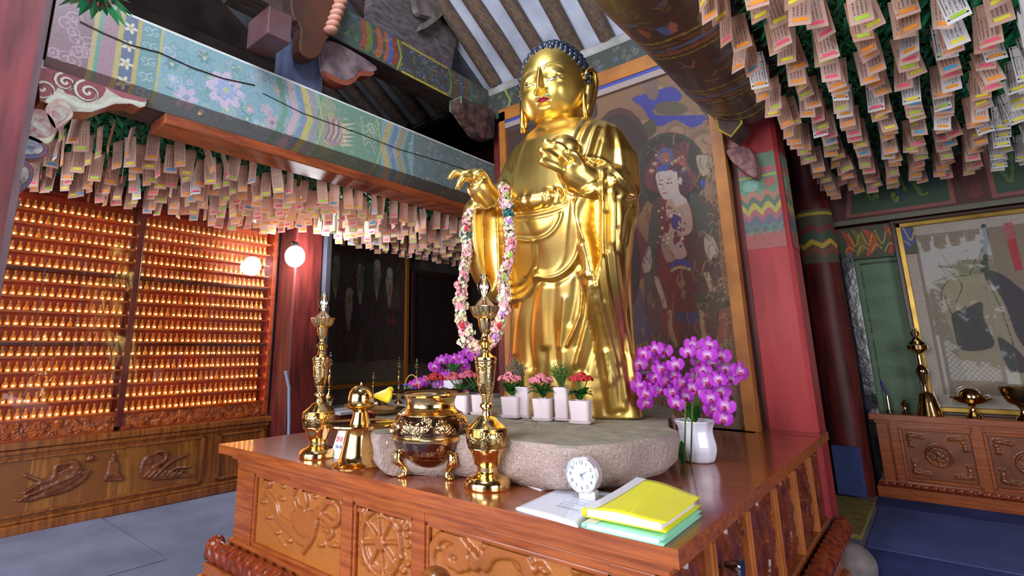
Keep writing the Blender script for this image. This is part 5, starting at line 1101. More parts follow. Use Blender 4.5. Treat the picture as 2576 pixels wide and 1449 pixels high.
for k in STR:
    for bi in range(6):
        c_ = tags[bi][3]; yb = c_*.6*math.sin(PI*.9)+c_*.81+c_*.13
        o = MB().box(-.022, .026, yb-.003, yb+.003, -.177, -.162).build('strip', M_str[k]); C.objects.unlink(o); strips[(k, bi)] = o.data
# lotus lantern
def leafg(m, base, d, L_, w, droop, mi=0):
    d = Vector(d).normalized(); s_ = d.cross(Vector((0, 0, 1)));
    if s_.length < .01: s_ = Vector((1, 0, 0))
    s_.normalize(); p = Vector(base); a = p+d*L_*.5+Vector((0, 0, droop*.3)); t = p+d*L_+Vector((0, 0, droop)); m.mi = mi
    m.add([p, a+s_*w, t, a-s_*w, a+Vector((0, 0, -.006))], [(0, 1, 4), (1, 2, 4), (2, 3, 4), (3, 0, 4)])
def lantern_mb(seed):
    g = np.random.default_rng(seed); m = MB(); m.mi = 0
    m.ball((0, 0, .07), .05, 8, 6)
    for tier, (zz, n_, out, up, L_) in enumerate([(.02, 8, 1, -.75, .075), (.03, 10, 1, -.25, .095), (.06, 10, 1, .1, .085), (.10, 8, .6, .8, .07)]):
        for k in range(n_):
            a = 2*PI*(k+.5*tier)/n_+g.uniform(-.2, .2); leafg(m, (.03*math.cos(a), .03*math.sin(a), zz), (out*math.cos(a), out*math.sin(a), up+g.uniform(-.25, .25)), L_*g.uniform(.85, 1.2), .02, -.012)
    m.mi = 1
    for k in range(2): m.ball((g.uniform(-.05, .05), g.uniform(-.05, .05), -.03), .004, 5, 4)
    return m
M_green = mat('green_lantern_leaf', '#0c7f4c', .35, col2='#065a34', ns=12, coat=.3); M_speck = mat('gold_speck', '#c08a3a', .4)
lt = []
for i in range(3):
    o = lantern_mb(20+i).build('lotus_lantern', [M_green, M_speck], fix=False); C.objects.unlink(o); lt.append(o.data)
items = []; lans = []
def fieldpts(side):
    if side == 'left':
        for k in range(10):
            x = -3.43-.147*k
            for y in np.arange(.42, 5.75, .13):
                if not (x < -4.5 and 2.68 < y < 3.27): yield x, y, 2.545, k
    else:
        for k in range(9):
            x = -.47+.145*k
            for y in np.arange(1.35, 5.5, .122): yield x, y, 2.69, k
WORD = {'left': 'under the lantern ceiling left of the painted beam', 'right': 'under the lantern ceiling at upper right'}
for side in ('left', 'right'):
    for x, y, z_, k in fieldpts(side):
        a, b_, d_ = proj((x, y, z_-.1))
        if not (-50 < a < 2630 and b_ > -70 and d_ > 0): continue
        items.append((d_, side, x+rng.uniform(-.02, .02), y+rng.uniform(-.03, .03), z_+rng.uniform(-.03, .012), k))
        if not (side == 'right' and k == 0 and y < 3.8): lans.append((d_, side, x, y, z_+.015+rng.uniform(0, .02), k))
items.sort(); lans.sort()
REST = {'left': MB(), 'right': MB()}; ks = list(STR)
def place(me_, loc, e):
    R = Matrix.LocRotScale(Vector(loc), __import__('mathutils').Euler(e), None); return R
ordw = ['nearest', 'second', 'third', 'fourth', 'fifth', 'sixth', 'seventh', 'eighth', 'ninth', 'tenth']
for i, (d_, side, x, y, z_, k) in enumerate(items):
    bi = rng.choice([0, 0, 1, 2, 3, 4, 5], p=[.26, .24, .2, .15, .12, .02, .01] if side == 'left' else [.22, .2, .18, .2, .12, .05, .03])
    if side == 'right' and k >= 7: bi = 5 if rng.random() < .6 else 4
    kc = rng.choice(ks, p=[.42, .22, .18, .14, .04])
    if side == 'right' and k >= 7: kc = 'yellow'
    e = (rng.normal(0, .09), rng.normal(0, .07), (rng.normal(.55, .5) if side == 'left' else rng.normal(-.15, .38)))
    if i < 300:
        o = link('prayer_tag', tags[bi][0]); o.location = (x, y, z_); o.rotation_euler = e; link('coloured_strip', strips[(kc, bi)], o)
        st_ = ('black-ruled white' if tags[bi][2] else 'orange-bordered pink') if tags[bi][1] else ('plain white' if tags[bi][2] else 'plain pinkish')
        row = f'{ordw[k]} row from the {"beam" if side == "left" else "log"}'
        tag(o, f'{st_} paper tag, {kc} strip, {row} {"left of the beam" if side == "left" else "at upper right"}', 'paper tag', f'{st_} tags with {kc} strip, {row}, {side}')
    else:
        M_ = place(None, (x, y, z_), e); src = tag_parts(tags[bi][1], 0, tags[bi][3]); R_ = REST[side]
        base = 2 if tags[bi][2] else 0
        n0 = len(R_.v); R_.v += [tuple(M_ @ Vector(p)) for p in src.v[:24]]; nf = 4*5+2; R_.f += [tuple(q_+n0 for q_ in f_) for f_ in src.f[:nf]]; R_.m += [base]*nf
        R_.mi = 3+ks.index(kc); yb = tags[bi][3]*1.1; c_ = MB().box(-.022, .026, yb-.003, yb+.003, -.177, -.162); R_.add([M_ @ Vector(p) for p in c_.v], c_.f)
for side in ('left', 'right'):
    if REST[side].f: tag(REST[side].build('prayer_tags', [M_paper, M_bord, M_paperw]+[M_str[k] for k in ks], fix=False), 'farther hanging paper tags '+WORD[side], 'paper tags', None, 'stuff')
RL = {'left': MB(), 'right': MB()}
for i, (d_, side, x, y, z_, k) in enumerate(lans):
    if i < 300:
        o = link('lotus_lantern', lt[i % 3]); o.location = (x, y, z_); o.rotation_euler = (0, 0, rng.uniform(0, 6)); s1 = 1.12; o.scale = (s1, s1, s1)
        q5 = 'nearest' if y < 2 else 'middle' if y < 3.2 else 'far'; w5 = f'{q5} stretch of the {ordw[k]} row from the {"beam, left side" if side == "left" else "log, upper right"}'; tag(o, 'green leafy lantern, '+w5, 'lantern', 'green lanterns, '+w5)
    else:
        src = lantern_mb(20+i % 3); q_ = rng.uniform(0, 6); c_, s_ = math.cos(q_)*1.12, math.sin(q_)*1.12
        n0 = len(RL[side].v); RL[side].v += [(x+a*c_-b_*s_, y+a*s_+b_*c_, z_+zz*1.12) for a, b_, zz in src.v]; RL[side].f += [tuple(k_+n0 for k_ in f_) for f_ in src.f]; RL[side].m += src.m
for side in RL:
    if RL[side].f: tag(RL[side].build('lotus_lanterns', [M_green, M_speck], fix=False), 'farther green leafy lanterns '+('left of the painted beam' if side == 'left' else 'at upper right'), 'lanterns', None, 'stuff')
# net of dark rods carrying the lanterns
for side, xs, y0_, y1_, z_ in (('left', np.arange(-4.85, -3.4, .147), .3, 5.9, 2.72), ('right', np.arange(-.325, .75, .145), 1.2, 5.6, 2.87)):
    t = thing('lantern_rack', f'dark wire rack carrying the green lanterns {"left of the beam" if side == "left" else "at upper right"}', 'rack')
    for x in xs: MB().tube([(x, y0_, z_), (x, y1_, z_)], .004, 4).build('rod', M_black, t)
    MB().box(xs[0]-.05, xs[-1]+.05, y0_, y1_, z_+.03, z_+.04).build('dark_net', mat('dark_net', '#0d2a1c', .9), t)
# green and red paper lantern in the top left corner
t = thing('paper_lantern', 'shiny green lantern with dark red petals cut off by the top left corner', 'lantern', tuple(at(248, -22, 'x', -2.4))); t.scale = (1.1, 1.1, 1.1)
m = MB()
g = np.random.default_rng(3)
for k in range(34):
    a = 2*PI*k/34+g.uniform(-.1, .1); leafg(m, (.02*math.cos(a), .02*math.sin(a), 0), (math.cos(a), math.sin(a), g.uniform(-.8, .1)), g.uniform(.09, .12), .02, -.02)
m.build('leaf', mat('shiny_green_leaf', '#0a6e3c', .25, coat=.5), t, fix=False)
m = MB()
for k in range(9):
    a = 2*PI*k/9; leafg(m, (.03*math.cos(a), .03*math.sin(a), -.02), (math.cos(a), math.sin(a), -.5), .03, .008, -.004)
m.build('petal', mat('dark_red_petal', '#7a1f24', .4), t, fix=False)
# ------------------------------------------------------------------ things on the main altar
def B(px_, py_, z_=AZ): return at(px_, py_, 'z', z_)
def px_prof(base, yb, prof):
    s_ = proj(base)[2]/CF; return [(max(h_, .0)*s_, (yb-y)*s_*1.02) for y, h_ in prof]
M_eng = paint_mat('engraved_brass', .2, 1., bump=.05, ns=300)
def wrap(name, prof, parent, seed, rmin=.012, n=26, style='scroll', dark='#9a7038', lite='#f0d090', nx=300, amp=.0035):
    """lathe surface carrying a raised scroll pattern; the hollows keep their dark patina"""
    z0, z1 = prof[0][1], prof[-1][1]; rad = max(p[0] for p in prof); Wd = 2*PI*rad; Hh = z1-z0; cv = Cv(Wd, Hh, Wd/nx, 0.); g = np.random.default_rng(seed)
    if style == 'scroll':
        k_ = max(4, int(n/5))
        for i in range(k_): cx = (i+.5)*Wd/k_; cv.flower(cx, Hh*.55, Hh*.24, 7, .75, 1.); cv.flower(cx, Hh*.55, Hh*.13, 6, .4, 1.)
        for i in range(n*2): cv.spiral(g.uniform(0, Wd), g.uniform(Hh*.12, Hh*.88), g.uniform(Hh*.12, Hh*.2), 1.6, Hh*.04, g.uniform(.6, 1), g.uniform(0, 6), 1 if g.random() > .5 else -1)
    else:
        k_ = int(n)
        for i in range(k_): cx = i*Wd/k_; w_ = Wd/k_*.7; cv.line([(cx, Hh*.2), (cx+w_, Hh*.2), (cx+w_, Hh*.7), (cx+w_*.3, Hh*.7), (cx+w_*.3, Hh*.45)], Hh*.1, .9, smooth=False)
    cv.line([(0, Hh*.03), (Wd, Hh*.03)], Hh*.05, 1., smooth=False); cv.line([(0, Hh*.97), (Wd, Hh*.97)], Hh*.05, 1., smooth=False)
    A = np.clip(cv.A, 0, 1); cv.blur(1); zs = np.array([p[1] for p in prof]); rs = np.array([p[0] for p in prof]); zz = z0+cv.Y; rr = np.interp(zz, zs, rs)+np.clip(cv.A, 0, 1)*amp; th = cv.X/Wd*2*PI
    col = np.array(lin(dark))*(1-A[..., None])+np.array(lin(lite))*A[..., None]
    return grid_mesh(name, cv.nx, cv.ny, np.stack([rr*np.cos(th), rr*np.sin(th), zz], -1).reshape(-1, 3), M_eng, col, parent, True)
M_glass = glass_pane_mat('lamp_glass', (1, .97, .94), 2.6); M_oil = mat('lamp_oil', '#e8d8c8', .3)
M_flame = mat('lamp_flame', '#ffcf90', .5, emit='#ffb060', es=30)
def sm(P, k=5): return [tuple(q_) for q_ in crv(P, k)]
def candlestick(base, label, group, yb=1228):
    t = thing('oil_lamp_stand', label, 'lamp stand', tuple(base), 0, group)
    PR = lambda P: px_prof(B(1227, 1228), 1228, P)
    L_ = lambda nm, P, m=M_brass, seg=36, fn=None, sm_=True: MB().lathe(PR(P), seg, fn=fn).build(nm, m, t, smooth=True)
    L_('foot', [(1228, 0), (1228, 58), (1224, 60), (1212, 58), (1205, 54), (1199, 44), (1194, 30), (1190, 27)]); L_('neck', [(1192, 30), (1188, 26), (1178, 26), (1172, 33), (1150, 39), (1138, 46), (1136, 48)])
    wrap('engraved_body', PR([(1136, 48), (1120, 52), (1105, 53.5), (1090, 52), (1084, 50)]), t, 1, amp=.002)
    L_('shoulder', [(1086, 51), (1082, 46), (1070, 30), (1062, 24), (1058, 13), (1048, 10), (1042, 11), (1036, 17), (1030, 16), (1026, 11), (1018, 12), (1008, 14)])
    wrap('engraved_stem', PR([(1010, 14), (1000, 17), (975, 22), (950, 25), (930, 27), (924, 27)]), t, 2, amp=.0015, nx=200)
    L_('collar', [(926, 27), (920, 30), (914, 29), (908, 18), (902, 13), (896, 15), (890, 11), (884, 14), (876, 22), (870, 15), (864, 9), (852, 8), (846, 12), (838, 16), (814, 19)])
    L_('cup', [(818, 12), (814, 20), (808, 28), (796, 34), (783, 38), (782, 36), (800, 28), (806, 20)], fn=lambda r, z, a: r*(1+(.10*abs(math.sin(a*7)) if r > .038 else 0)), seg=84)
    L_('oil', [(800, 0), (800, 26), (788, 28), (782, 24), (782, 0)], M_oil); L_('reservoir', [(784, 30), (770, 19), (760, 10), (756, 8)], M_glass)
    L_('chimney', [(757, 7), (752, 9), (746, 13), (738, 18), (730, 19.5), (720, 17), (710, 11), (703, 9), (698, 11), (696, 10), (702, 8)], M_glass)
    L_('flame', [(748, 0), (744, 2.6), (736, 3.6), (728, 2.6), (718, .4)], M_flame, 12); L_('wick_holder', [(780, 1.5), (748, 2.5)], M_brassd, 10)
    return t
cs1 = candlestick(B(1227, 1227), 'engraved brass oil lamp stand nearest the paper sheets', 'oil lamp stands on the main altar')
cs2 = copy_tree(cs1); cs2.location = B(797, 1150); cs2['label'] = 'engraved brass oil lamp stand at the left end of the altar'; cs2.rotation_euler = (0, 0, 1)
for lmp in (cs1, cs2):
    pl = bpy.data.lights.new('lamp_flame_light', 'POINT'); pl.energy = .8; pl.color = (1, .7, .4); pl.shadow_soft_size = .01; po = bpy.data.objects.new('lamp_flame_light', pl); S.collection.objects.link(po); po.parent = lmp; po.location = (0, 0, .735)
# bell shaped offering stand
b0 = B(903, 1168); t = thing('offering_stand', 'tall flared brass stand with a wide disc and lidded cup', 'offering stand', tuple(b0)); P_ = lambda P: px_prof(b0, 1168, P)
MB().lathe(P_([(1168, 0), (1168, 66), (1165, 67), (1161, 58), (1156, 51), (1140, 46), (1110, 39), (1080, 33), (1074, 30)]), 48).build('flared_foot', M_brass, t, smooth=True)
MB().lathe(P_([(1076, 0), (1078, 88), (1073, 93), (1070, 92), (1073, 86), (1072, 0)]), 64).build('disc', M_brass, t, smooth=True)
MB().lathe(P_([(1073, 26), (1055, 21), (1044, 18), (1040, 20)]), 32).build('stem', M_brass, t, smooth=True)
MB().lathe(P_([(1041, 0), (1040, 18), (1036, 32), (1028, 43), (1025, 44), (1029, 38), (1030, 0)]), 48).build('cup', M_brass, t, smooth=True)
MB().lathe(P_([(1030, 31), (1024, 33), (1008, 32.5), (996, 30), (988, 24), (982, 14), (980, 3), (979, 2.4), (973, 2.4), (972, 0)]), 48).build('lid', M_brass, t, smooth=True)
# three-legged censer
c0 = B(1083, 1195); t = thing('incense_burner', 'large round brass censer with engraved flowers standing on three paw legs', 'incense burner', tuple(c0)); P_ = lambda P: px_prof(c0, 1195, P)
MB().lathe(P_([(1178, 0), (1176, 22), (1168, 42), (1158, 56), (1150, 66)]), 48).build('bowl_bottom', M_brassd, t, smooth=True)
wrap('key_pattern_band', P_([(1151, 65), (1140, 78), (1128, 87), (1112, 94), (1106, 95)]), t, 5, n=30, style='scroll', nx=420, dark='#8a7068', lite='#dcc090')
MB().lathe(P_([(1108, 94), (1106, 98), (1102, 99), (1099, 97), (1098, 94)]), 64).build('belt', M_brass, t, smooth=True)
wrap('flower_band', P_([(1099, 95), (1085, 96), (1070, 94), (1058, 88), (1050, 82), (1046, 76)]), t, 6, n=34, nx=460, dark='#80604a', lite='#ecca90', amp=.005)
MB().lathe(P_([(1047, 77), (1042, 70), (1036, 64), (1028, 62), (1016, 63), (1008, 68), (1003, 84), (1001, 99), (997, 100), (996, 97), (1000, 80), (1004, 64), (1012, 58), (1040, 58), (1045, 0)]), 64).build('neck_and_rim', M_brass, t, smooth=True)
s_ = proj(c0)[2]/CF
for k, a in enumerate((math.radians(-122), math.radians(-6), math.radians(118))):
    d_ = Vector((math.cos(a), math.sin(a), 0)); f = lambda r, h_: d_*r*s_+Vector((0, 0, h_*s_))
    MB().tube([f(66, 66), f(84, 56), f(86, 40), f(72, 28), f(63, 16), f(66, 7), f(74, 4)], [.012, .019, .022, .014, .011, .015, .012], 12).ball(f(76, 4), .015, 10, 6, (1.1, 1.1, .5)).build('paw_leg', M_brass, t, smooth='all')
    lion = MB()
    for q_ in range(7): lion.ball(f(90+3*math.sin(q_*2.1), 56-q_*3)+Vector((.012*math.cos(q_*2.4)*-d_.y, .012*math.cos(q_*2.4)*d_.x, 0)), .0065, 7, 5)
    lion.build('leg_mask', M_brass, t, smooth='all')
for a in (math.radians(42), math.radians(-138)):
    d_ = Vector((math.cos(a), math.sin(a), 0)); cc = d_*101*s_+Vector((0, 0, (1195-1118)*s_)); n_ = Vector((0, 0, 1))
    MB().tube([cc+(d_*math.cos(q_)*.35+Vector((-d_.y, d_.x, 0))*math.cos(q_)*.9+n_*math.sin(q_))*.036 for q_ in np.linspace(0, 2*PI, 24)], .0035, 8, cap=False).build('ring_handle', M_brass, t, smooth='all')
    MB().ball(d_*96*s_+Vector((0, 0, (1195-1092)*s_)), .022, 12, 8, (.8, .8, 1.3)).build('handle_mask', M_brass, t, smooth='all')
# text helper (built in vector font, turned to mesh)
def text(s_, size, m, parent, loc, rot, depth=.0004, align='CENTER', name='lettering', sc=None):
    cu = bpy.data.curves.new(name, 'FONT'); cu.body = s_; cu.size = size; cu.extrude = depth; cu.align_x = align; cu.align_y = 'CENTER'
    o = bpy.data.objects.new(name, cu); S.collection.objects.link(o); bpy.context.view_layer.update()
    me_ = bpy.data.meshes.new_from_object(o.evaluated_get(bpy.context.evaluated_depsgraph_get())); bpy.data.objects.remove(o); me_.materials.clear(); me_.materials.append(m)
    o = link(name, me_, parent, loc, rot)
    if sc: o.scale = sc
    return o
M_white = mat('white_card', '#eceaf2', .5); M_redink = mat('red_ink', '#d0303c', .5); M_blueink = mat('blue_ink', '#5560c0', .5)
s0 = B(848, 1158); t = thing('tent_sign', 'white folded card with red and blue no-photography lettering behind the offering stand', 'sign', (s0[0], s0[1]+.02, AZ), -.08)
MB().add([(-.1, 0, 0), (.1, 0, 0), (.1, .045, .125), (-.1, .045, .125), (.1, .09, 0), (-.1, .09, 0)], [(0, 1, 2, 3), (3, 2, 4, 5)]).build('card', M_white, t, fix=False)
ra = math.radians(70)
text('실내 촬영금지', .031, M_redink, t, (0, .026, .082), (ra, 0, 0)); text('No Photography', .022, M_blueink, t, (0, .015, .05), (ra, 0, 0))
# blue name plate lying flat
q4 = [B(*p) for p in ((1284, 1211), (1361, 1234), (1392, 1224), (1297, 1200))]; t = thing('blue_sign', 'small blue plate with white Korean lettering lying at the foot of the granite slab', 'sign', tuple(q4[0]))
c4 = [Vector(p)-Vector(q4[0]) for p in q4]; ex = (c4[1]).normalized(); ang = math.atan2(ex.y, ex.x); Lw = c4[1].length; Dp = .05
t.rotation_euler = (0, 0, ang); MB().box(0, Lw, 0, Dp, 0, .004).build('plate', M_white, t); MB().box(.0, Lw, 0.001, Dp, .004, .0048).build('blue_face', mat('blue_face', '#2a6aa8', .35), t)
text('불 전 함', .036, mat('pale_blue_ink', '#cfe4f2', .5), t, (Lw*.47, Dp*.5, .0052), (0, 0, 0))
# round clock
k0 = B(1482, 1240); t = thing('table_clock', 'round silver-rimmed white table clock standing before the slab', 'clock', (at(1465, 1195, 'y', 1.73)[0], 1.745, AZ), .05)
rc = .058; zc = at(1466, 1194, 'y', 1.73)[2]-AZ
MB().lathe([(rc*.9, 0), (rc, .006), (rc, .036), (rc*.9, .042), (0, .042)], 48, ax='y').build('case', mat('silver_plastic', '#c9b8c4', .25, .3), t, loc=(0, -.0195, zc), smooth=True)
MB().lathe([(0, .0), (rc*.9, .0), (rc*.9, .003), (0, .003)], 48, ax='y').build('dial', mat('dial_white', '#dfe6fa', .4), t, loc=(0, -.022, zc))
MB().tube([(rc*.95*math.cos(q_), -.024, zc+rc*.95*math.sin(q_)) for q_ in np.linspace(0, 2*PI, 40)], .004, 8, cap=False).build('rim', mat('chrome_rim', '#e4e8f4', .15, .8), t, smooth='all')
for n_ in range(1, 13):
    q_ = PI/2-n_*PI/6; text(str(n_), .0165, M_ink, t, (rc*.70*math.cos(q_), -.0262, zc+rc*.70*math.sin(q_)), (PI/2, 0, 0), .0002, name='numeral')
M_hand = mat('grey_hand', '#6a7488', .4)
def handc(nm, a, l_, w_):
    c_, s1 = math.cos(a), math.sin(a); MB().add([(-s1*w_, -.0275, zc+c_*w_), (c_*l_, -.0275, zc+s1*l_), (s1*w_, -.0275, zc-c_*w_), (-c_*w_*3, -.0275, zc-s1*w_*3), (0, -.0265, zc)], [(0, 1, 2, 3), (0, 1, 4), (1, 2, 4), (2, 3, 4), (3, 0, 4)]).build(nm, M_hand, t, fix=False)
handc('minute_hand', PI/2-PI/3*.95, rc*.62, .0022); handc('hour_hand', PI/2-5.2*PI/6, rc*.42, .0028); handc('second_hand', PI*.8, rc*.5, .0008)
MB().box(-.02, .04, -.012, .02, 0, .035).build('stand', mat('white_stand', '#eae6f0', .4), t, bevel=.003)
# sheets in a clear sleeve
P4 = [B(1298, 1284), B(1451, 1328), B(1547, 1248), B(1425, 1226)]
def rect_thing(nm, lab, cat, P): o_ = P[0]; t = thing(nm, lab, cat, (o_[0], o_[1], AZ)); return t, [Vector(p)-Vector((o_[0], o_[1], AZ)) for p in P]
t, Q4 = rect_thing('paper_sheets', 'stack of white typed sheets in a clear sleeve beside the clock', 'papers', P4)
def surf(P, zf, n=14, off=(0, 0)):
    vs = []; fs = []
    for j in range(n+1):
        for i in range(n+1):
            u, v = i/n, j/n; p = (P[0]*(1-u)+P[1]*u)*(1-v)+(P[3]*(1-u)+P[2]*u)*v; vs.append((p.x+off[0], p.y+off[1], zf(u, v)))
    for j in range(n):
        for i in range(n): a = j*(n+1)+i; fs.append((a, a+1, a+n+2, a+n+1))
    return vs, fs
for k in range(4):
    m = MB(); z1_ = .0012+.0016*k; m.add(*surf(Q4, lambda u, v: z1_+.004*k/3*(1-v)*(1-u)*u*4+.003*(v > .9)*k/3, off=(rng.uniform(-.004, .004), rng.uniform(-.004, .004))))
    o = m.build('sheet', mat('white_sheet', '#e6e8fa', .35, coat=.3), t, smooth='all', fix=False); so_ = o.modifiers.new('thick', 'SOLIDIFY'); so_.thickness = .0008
m = MB(); g = np.random.default_rng(8)
e1 = (Q4[1]-Q4[0]); e2 = (Q4[3]-Q4[0])
for ln, (v, u0_, u1_) in enumerate([(.30, .42, .78), (.38, .42, .62), (.46, .40, .75), (.54, .45, .9), (.62, .47, .85), (.70, .5, .95)]):
    u = u0_
    while u < u1_:
        w_ = g.uniform(.015, .035); a = Q4[0]+e1*u+e2*v; b_ = Q4[0]+e1*(u+w_)+e2*v; h_ = e2.normalized()*(.006 if ln < 1 else .004); z1_ = Vector((0, 0, .0115))
        m.add([a+z1_, b_+z1_, b_+h_+z1_, a+h_+z1_], [(0, 1, 2, 3)]); u += w_+.018
m.build('typed_lines', mat('grey_print', '#6a6e86', .6), t, fix=False)
# two folders
def folder(nm, lab, P, z0_, th, cc, top, bulge):
    t, Q = rect_thing(nm, lab, 'folder', P); mc = mat(nm+'_cover', cc, .35, coat=.2)
    zf = lambda u, v: z0_+th+bulge*(math.sin(PI*min(1, u*1.1))**2*.3+v*v*.7)*(1-.6*u*u)-.6*th*u*v*.3
    for nm2, ff in (('back_cover', lambda u, v: z0_+.0015), ('front_cover', zf)):
        m = MB(); m.add(*surf(Q, ff)); o = m.build(nm2, mc, t, smooth='all', fix=False); so_ = o.modifiers.new('thick', 'SOLIDIFY'); so_.thickness = .0016
    Qp = [Q[0]+(Q[1]-Q[0])*.02+(Q[3]-Q[0])*.02, Q[0]+(Q[1]-Q[0])*.93+(Q[3]-Q[0])*.02, Q[2]-(Q[1]-Q[0])*.06-(Q[3]-Q[0])*.03, Q[3]+(Q[1]-Q[0])*.02-(Q[3]-Q[0])*.03]
    for k in range(5):
        m = MB(); f_ = (k+.6)/5.4; m.add(*surf(Qp, lambda u, v: z0_+.002+(zf(u, v)-z0_-.004)*f_, off=(rng.uniform(-.003, .003), rng.uniform(-.002, .002)))); o = m.build('page', mat('sleeve_page', '#f0e6ea', .3, coat=.4), t, smooth='all', fix=False); so_ = o.modifiers.new('thick', 'SOLIDIFY'); so_.thickness = th*.15
    d_ = (Q[3]-Q[0]); m = MB(); path = []
    R = []
    for v in np.linspace(0, 1, 8): p = Q[0]+d_*v; hh = zf(0, v)-z0_; R.append([(p.x-.0, p.y, z0_), (p.x-.007, p.y, z0_+hh*.2), (p.x-.009, p.y, z0_+hh*.5), (p.x-.007, p.y, z0_+hh*.8), (p.x, p.y, z0_+hh), (p.x+.002, p.y, z0_+hh*.5)])
    m.rings(R).build('spine', mc, t, smooth='all')
    m = MB(); m.add(*surf([Q[0], Q[0]+(Q[1]-Q[0])*.16, Q[3]+(Q[2]-Q[3])*.16, Q[3]], lambda u, v: zf(u*.16, v)+.0014)); m.build('clear_label_pocket', mat('label_pocket', '#dcdce4', .3), t, smooth='all', fix=False)
    return t
F0 = [B(1469, 1330), B(1668, 1376), B(1767, 1298), B(1606, 1256)]
folder('mint_folder', 'pale mint green folder lying under the yellow folder', F0, .001, .016, '#9fe8c8', 0, .004)
F1 = [B(1471, 1322), B(1676, 1366), B(1767, 1293), B(1606, 1250)]
folder('yellow_folder', 'bright yellow plastic display folder topmost at the altar corner', F1, .024, .024, '#f2ee2e', 0, .022)
tag(MB().ball(tuple(at(1095, 1462, 'y', 1.3)), .05, 20, 12, (1, 1, .8)).build('wooden_gong', M_oak, smooth='all'), 'rounded wooden gong top peeping in at the bottom edge', 'gong')

# ------------------------------------------------------------------ flowers
M_fl = {}
def petal_mat(name, edge, centre, r0, r1):
    m = bpy.data.materials.new(name); m.use_nodes = True; N = m.node_tree.nodes; L = m.node_tree.links; b = N['Principled BSDF']; b.inputs['Roughness'].default_value = .55
    tc = N.new('ShaderNodeTexCoord'); vl = N.new('ShaderNodeVectorMath'); vl.operation = 'LENGTH'; L.new(tc.outputs['Object'], vl.inputs[0]); mr = N.new('ShaderNodeMapRange'); mr.inputs[1].default_value = r0; mr.inputs[2].default_value = r1; L.new(vl.outputs['Value'], mr.inputs[0])
    mx = N.new('ShaderNodeMix'); mx.data_type = 'RGBA'; mx.inputs[6].default_value = (*lin(centre), 1); mx.inputs[7].default_value = (*lin(edge), 1); L.new(mr.outputs[0], mx.inputs[0]); L.new(mx.outputs[2], b.inputs['Base Color'])
    tr = N.new('ShaderNodeBsdfTranslucent'); L.new(mx.outputs[2], tr.inputs[0]); ms = N.new('ShaderNodeMixShader'); ms.inputs[0].default_value = .3; L.new(b.outputs[0], ms.inputs[1]); L.new(tr.outputs[0], ms.inputs[2]); L.new(ms.outputs[0], N['Material Output'].inputs[0]); return m
M_orch = petal_mat('orchid_petal', '#b52fc0', '#e8c4e8', .003, .017); M_lip = mat('orchid_lip', '#a01f4a', .4)
def petal(m, a, L_, w, cup=.15, n=5):
    c_, s_ = math.cos(a), math.sin(a); vs = [(0, 0, 0)]
    pr = [(.25, .55), (.5, .95), (.75, 1.), (.93, .6), (1., .0)]
    V_ = []
    for t_, ww in pr:
        for sg in (-1, 0, 1): r = t_*L_; o = sg*ww*w; V_.append((r*c_-o*s_, -cup*r*(1-t_)-.004*(sg == 0), r*s_+o*c_))
    m.add([(0, -.001, 0)]+V_, [(0, 1, 2), (0, 2, 3)]+[f_ for k in range(4) for f_ in ((1+3*k, 4+3*k, 5+3*k, 2+3*k), (2+3*k, 5+3*k, 6+3*k, 3+3*k))])
m = MB(); petal(m, .12, .033, .017); petal(m, PI-.12, .033, .017); petal(m, PI/2, .031, .0095); petal(m, -PI/2+.75, .029, .009); petal(m, -PI/2-.75, .029, .009)
ob = m.build('orchid_blossom', M_orch, smooth='all', fix=False); C.objects.unlink(ob); OB = ob.data
lb = MB().ball((0, -.007, -.008), .0055, 8, 6, (1.1, 1.3, 1.3)).build('lip', M_lip, smooth='all'); C.objects.unlink(lb); LB = lb.data
M_stem = mat('green_stem', '#4c6a2a', .5); M_gleaf = mat('dark_green_leaf', '#2f6a2a', .35, col2='#1f4a1c', ns=20, coat=.2); M_china = mat('white_china', '#e0dcec', .12, coat=.6)
def bigleaf(m, base, d, L_, w, arch=.3):
    d = Vector(d); s1 = Vector((-d.y, d.x, 0)).normalized() if abs(d.x)+abs(d.y) > .01 else Vector((1, 0, 0)); n = 7; vs = []; fs = []
    for k in range(n+1):
        t_ = k/n; p = Vector(base)+d*L_*t_+Vector((0, 0, arch*L_*math.sin(PI*t_*.8)-arch*L_*t_*t_*.8)); ww = w*math.sin(PI*min(1, .12+t_*.86))**.7*(1 if t_ < 1 else .1)
        vs += [p-s1*ww+Vector((0, 0, ww*.3)), p, p+s1*ww+Vector((0, 0, ww*.3))]
    for k in range(n): a = 3*k; fs += [(a, a+3, a+4, a+1), (a+1, a+4, a+5, a+2)]
    m.add(vs, fs)
def orchid(nm, lab, base, pot, pts, yy, sz=1., leaves=5, group=None):
    t = thing(nm, lab, 'orchid', tuple(base), 0, group); O = Vector(base); pot(t)
    for k in range(leaves):
        a = 2*PI*k/leaves+.5; m = MB(); bigleaf(m, (0, 0, .17), (math.cos(a)*.8, math.sin(a)*.8, .5), .14, .024); m.build('leaf', M_gleaf, t, smooth='all', fix=False)
    g = np.random.default_rng(len(pts)); W = []
    for k, (a, b_) in enumerate(pts):
        p = Vector(at(a, b_, 'y', yy+g.uniform(-.07, .07)))-O; W.append(p); o = link('blossom', OB, t); o.location = p; s1 = sz*g.uniform(.9, 1.12); o.scale = (s1,)*3
        o.rotation_euler = (g.uniform(-.35, .25), g.uniform(-.3, .3), .45+g.uniform(-.6, .6)); link('lip', LB, o)
    return t, W, O
cx_ = lambda L_: [(1480+a/3.45, 820+b_/3.45) for a, b_ in L_]
vb = B(1757, 1160)
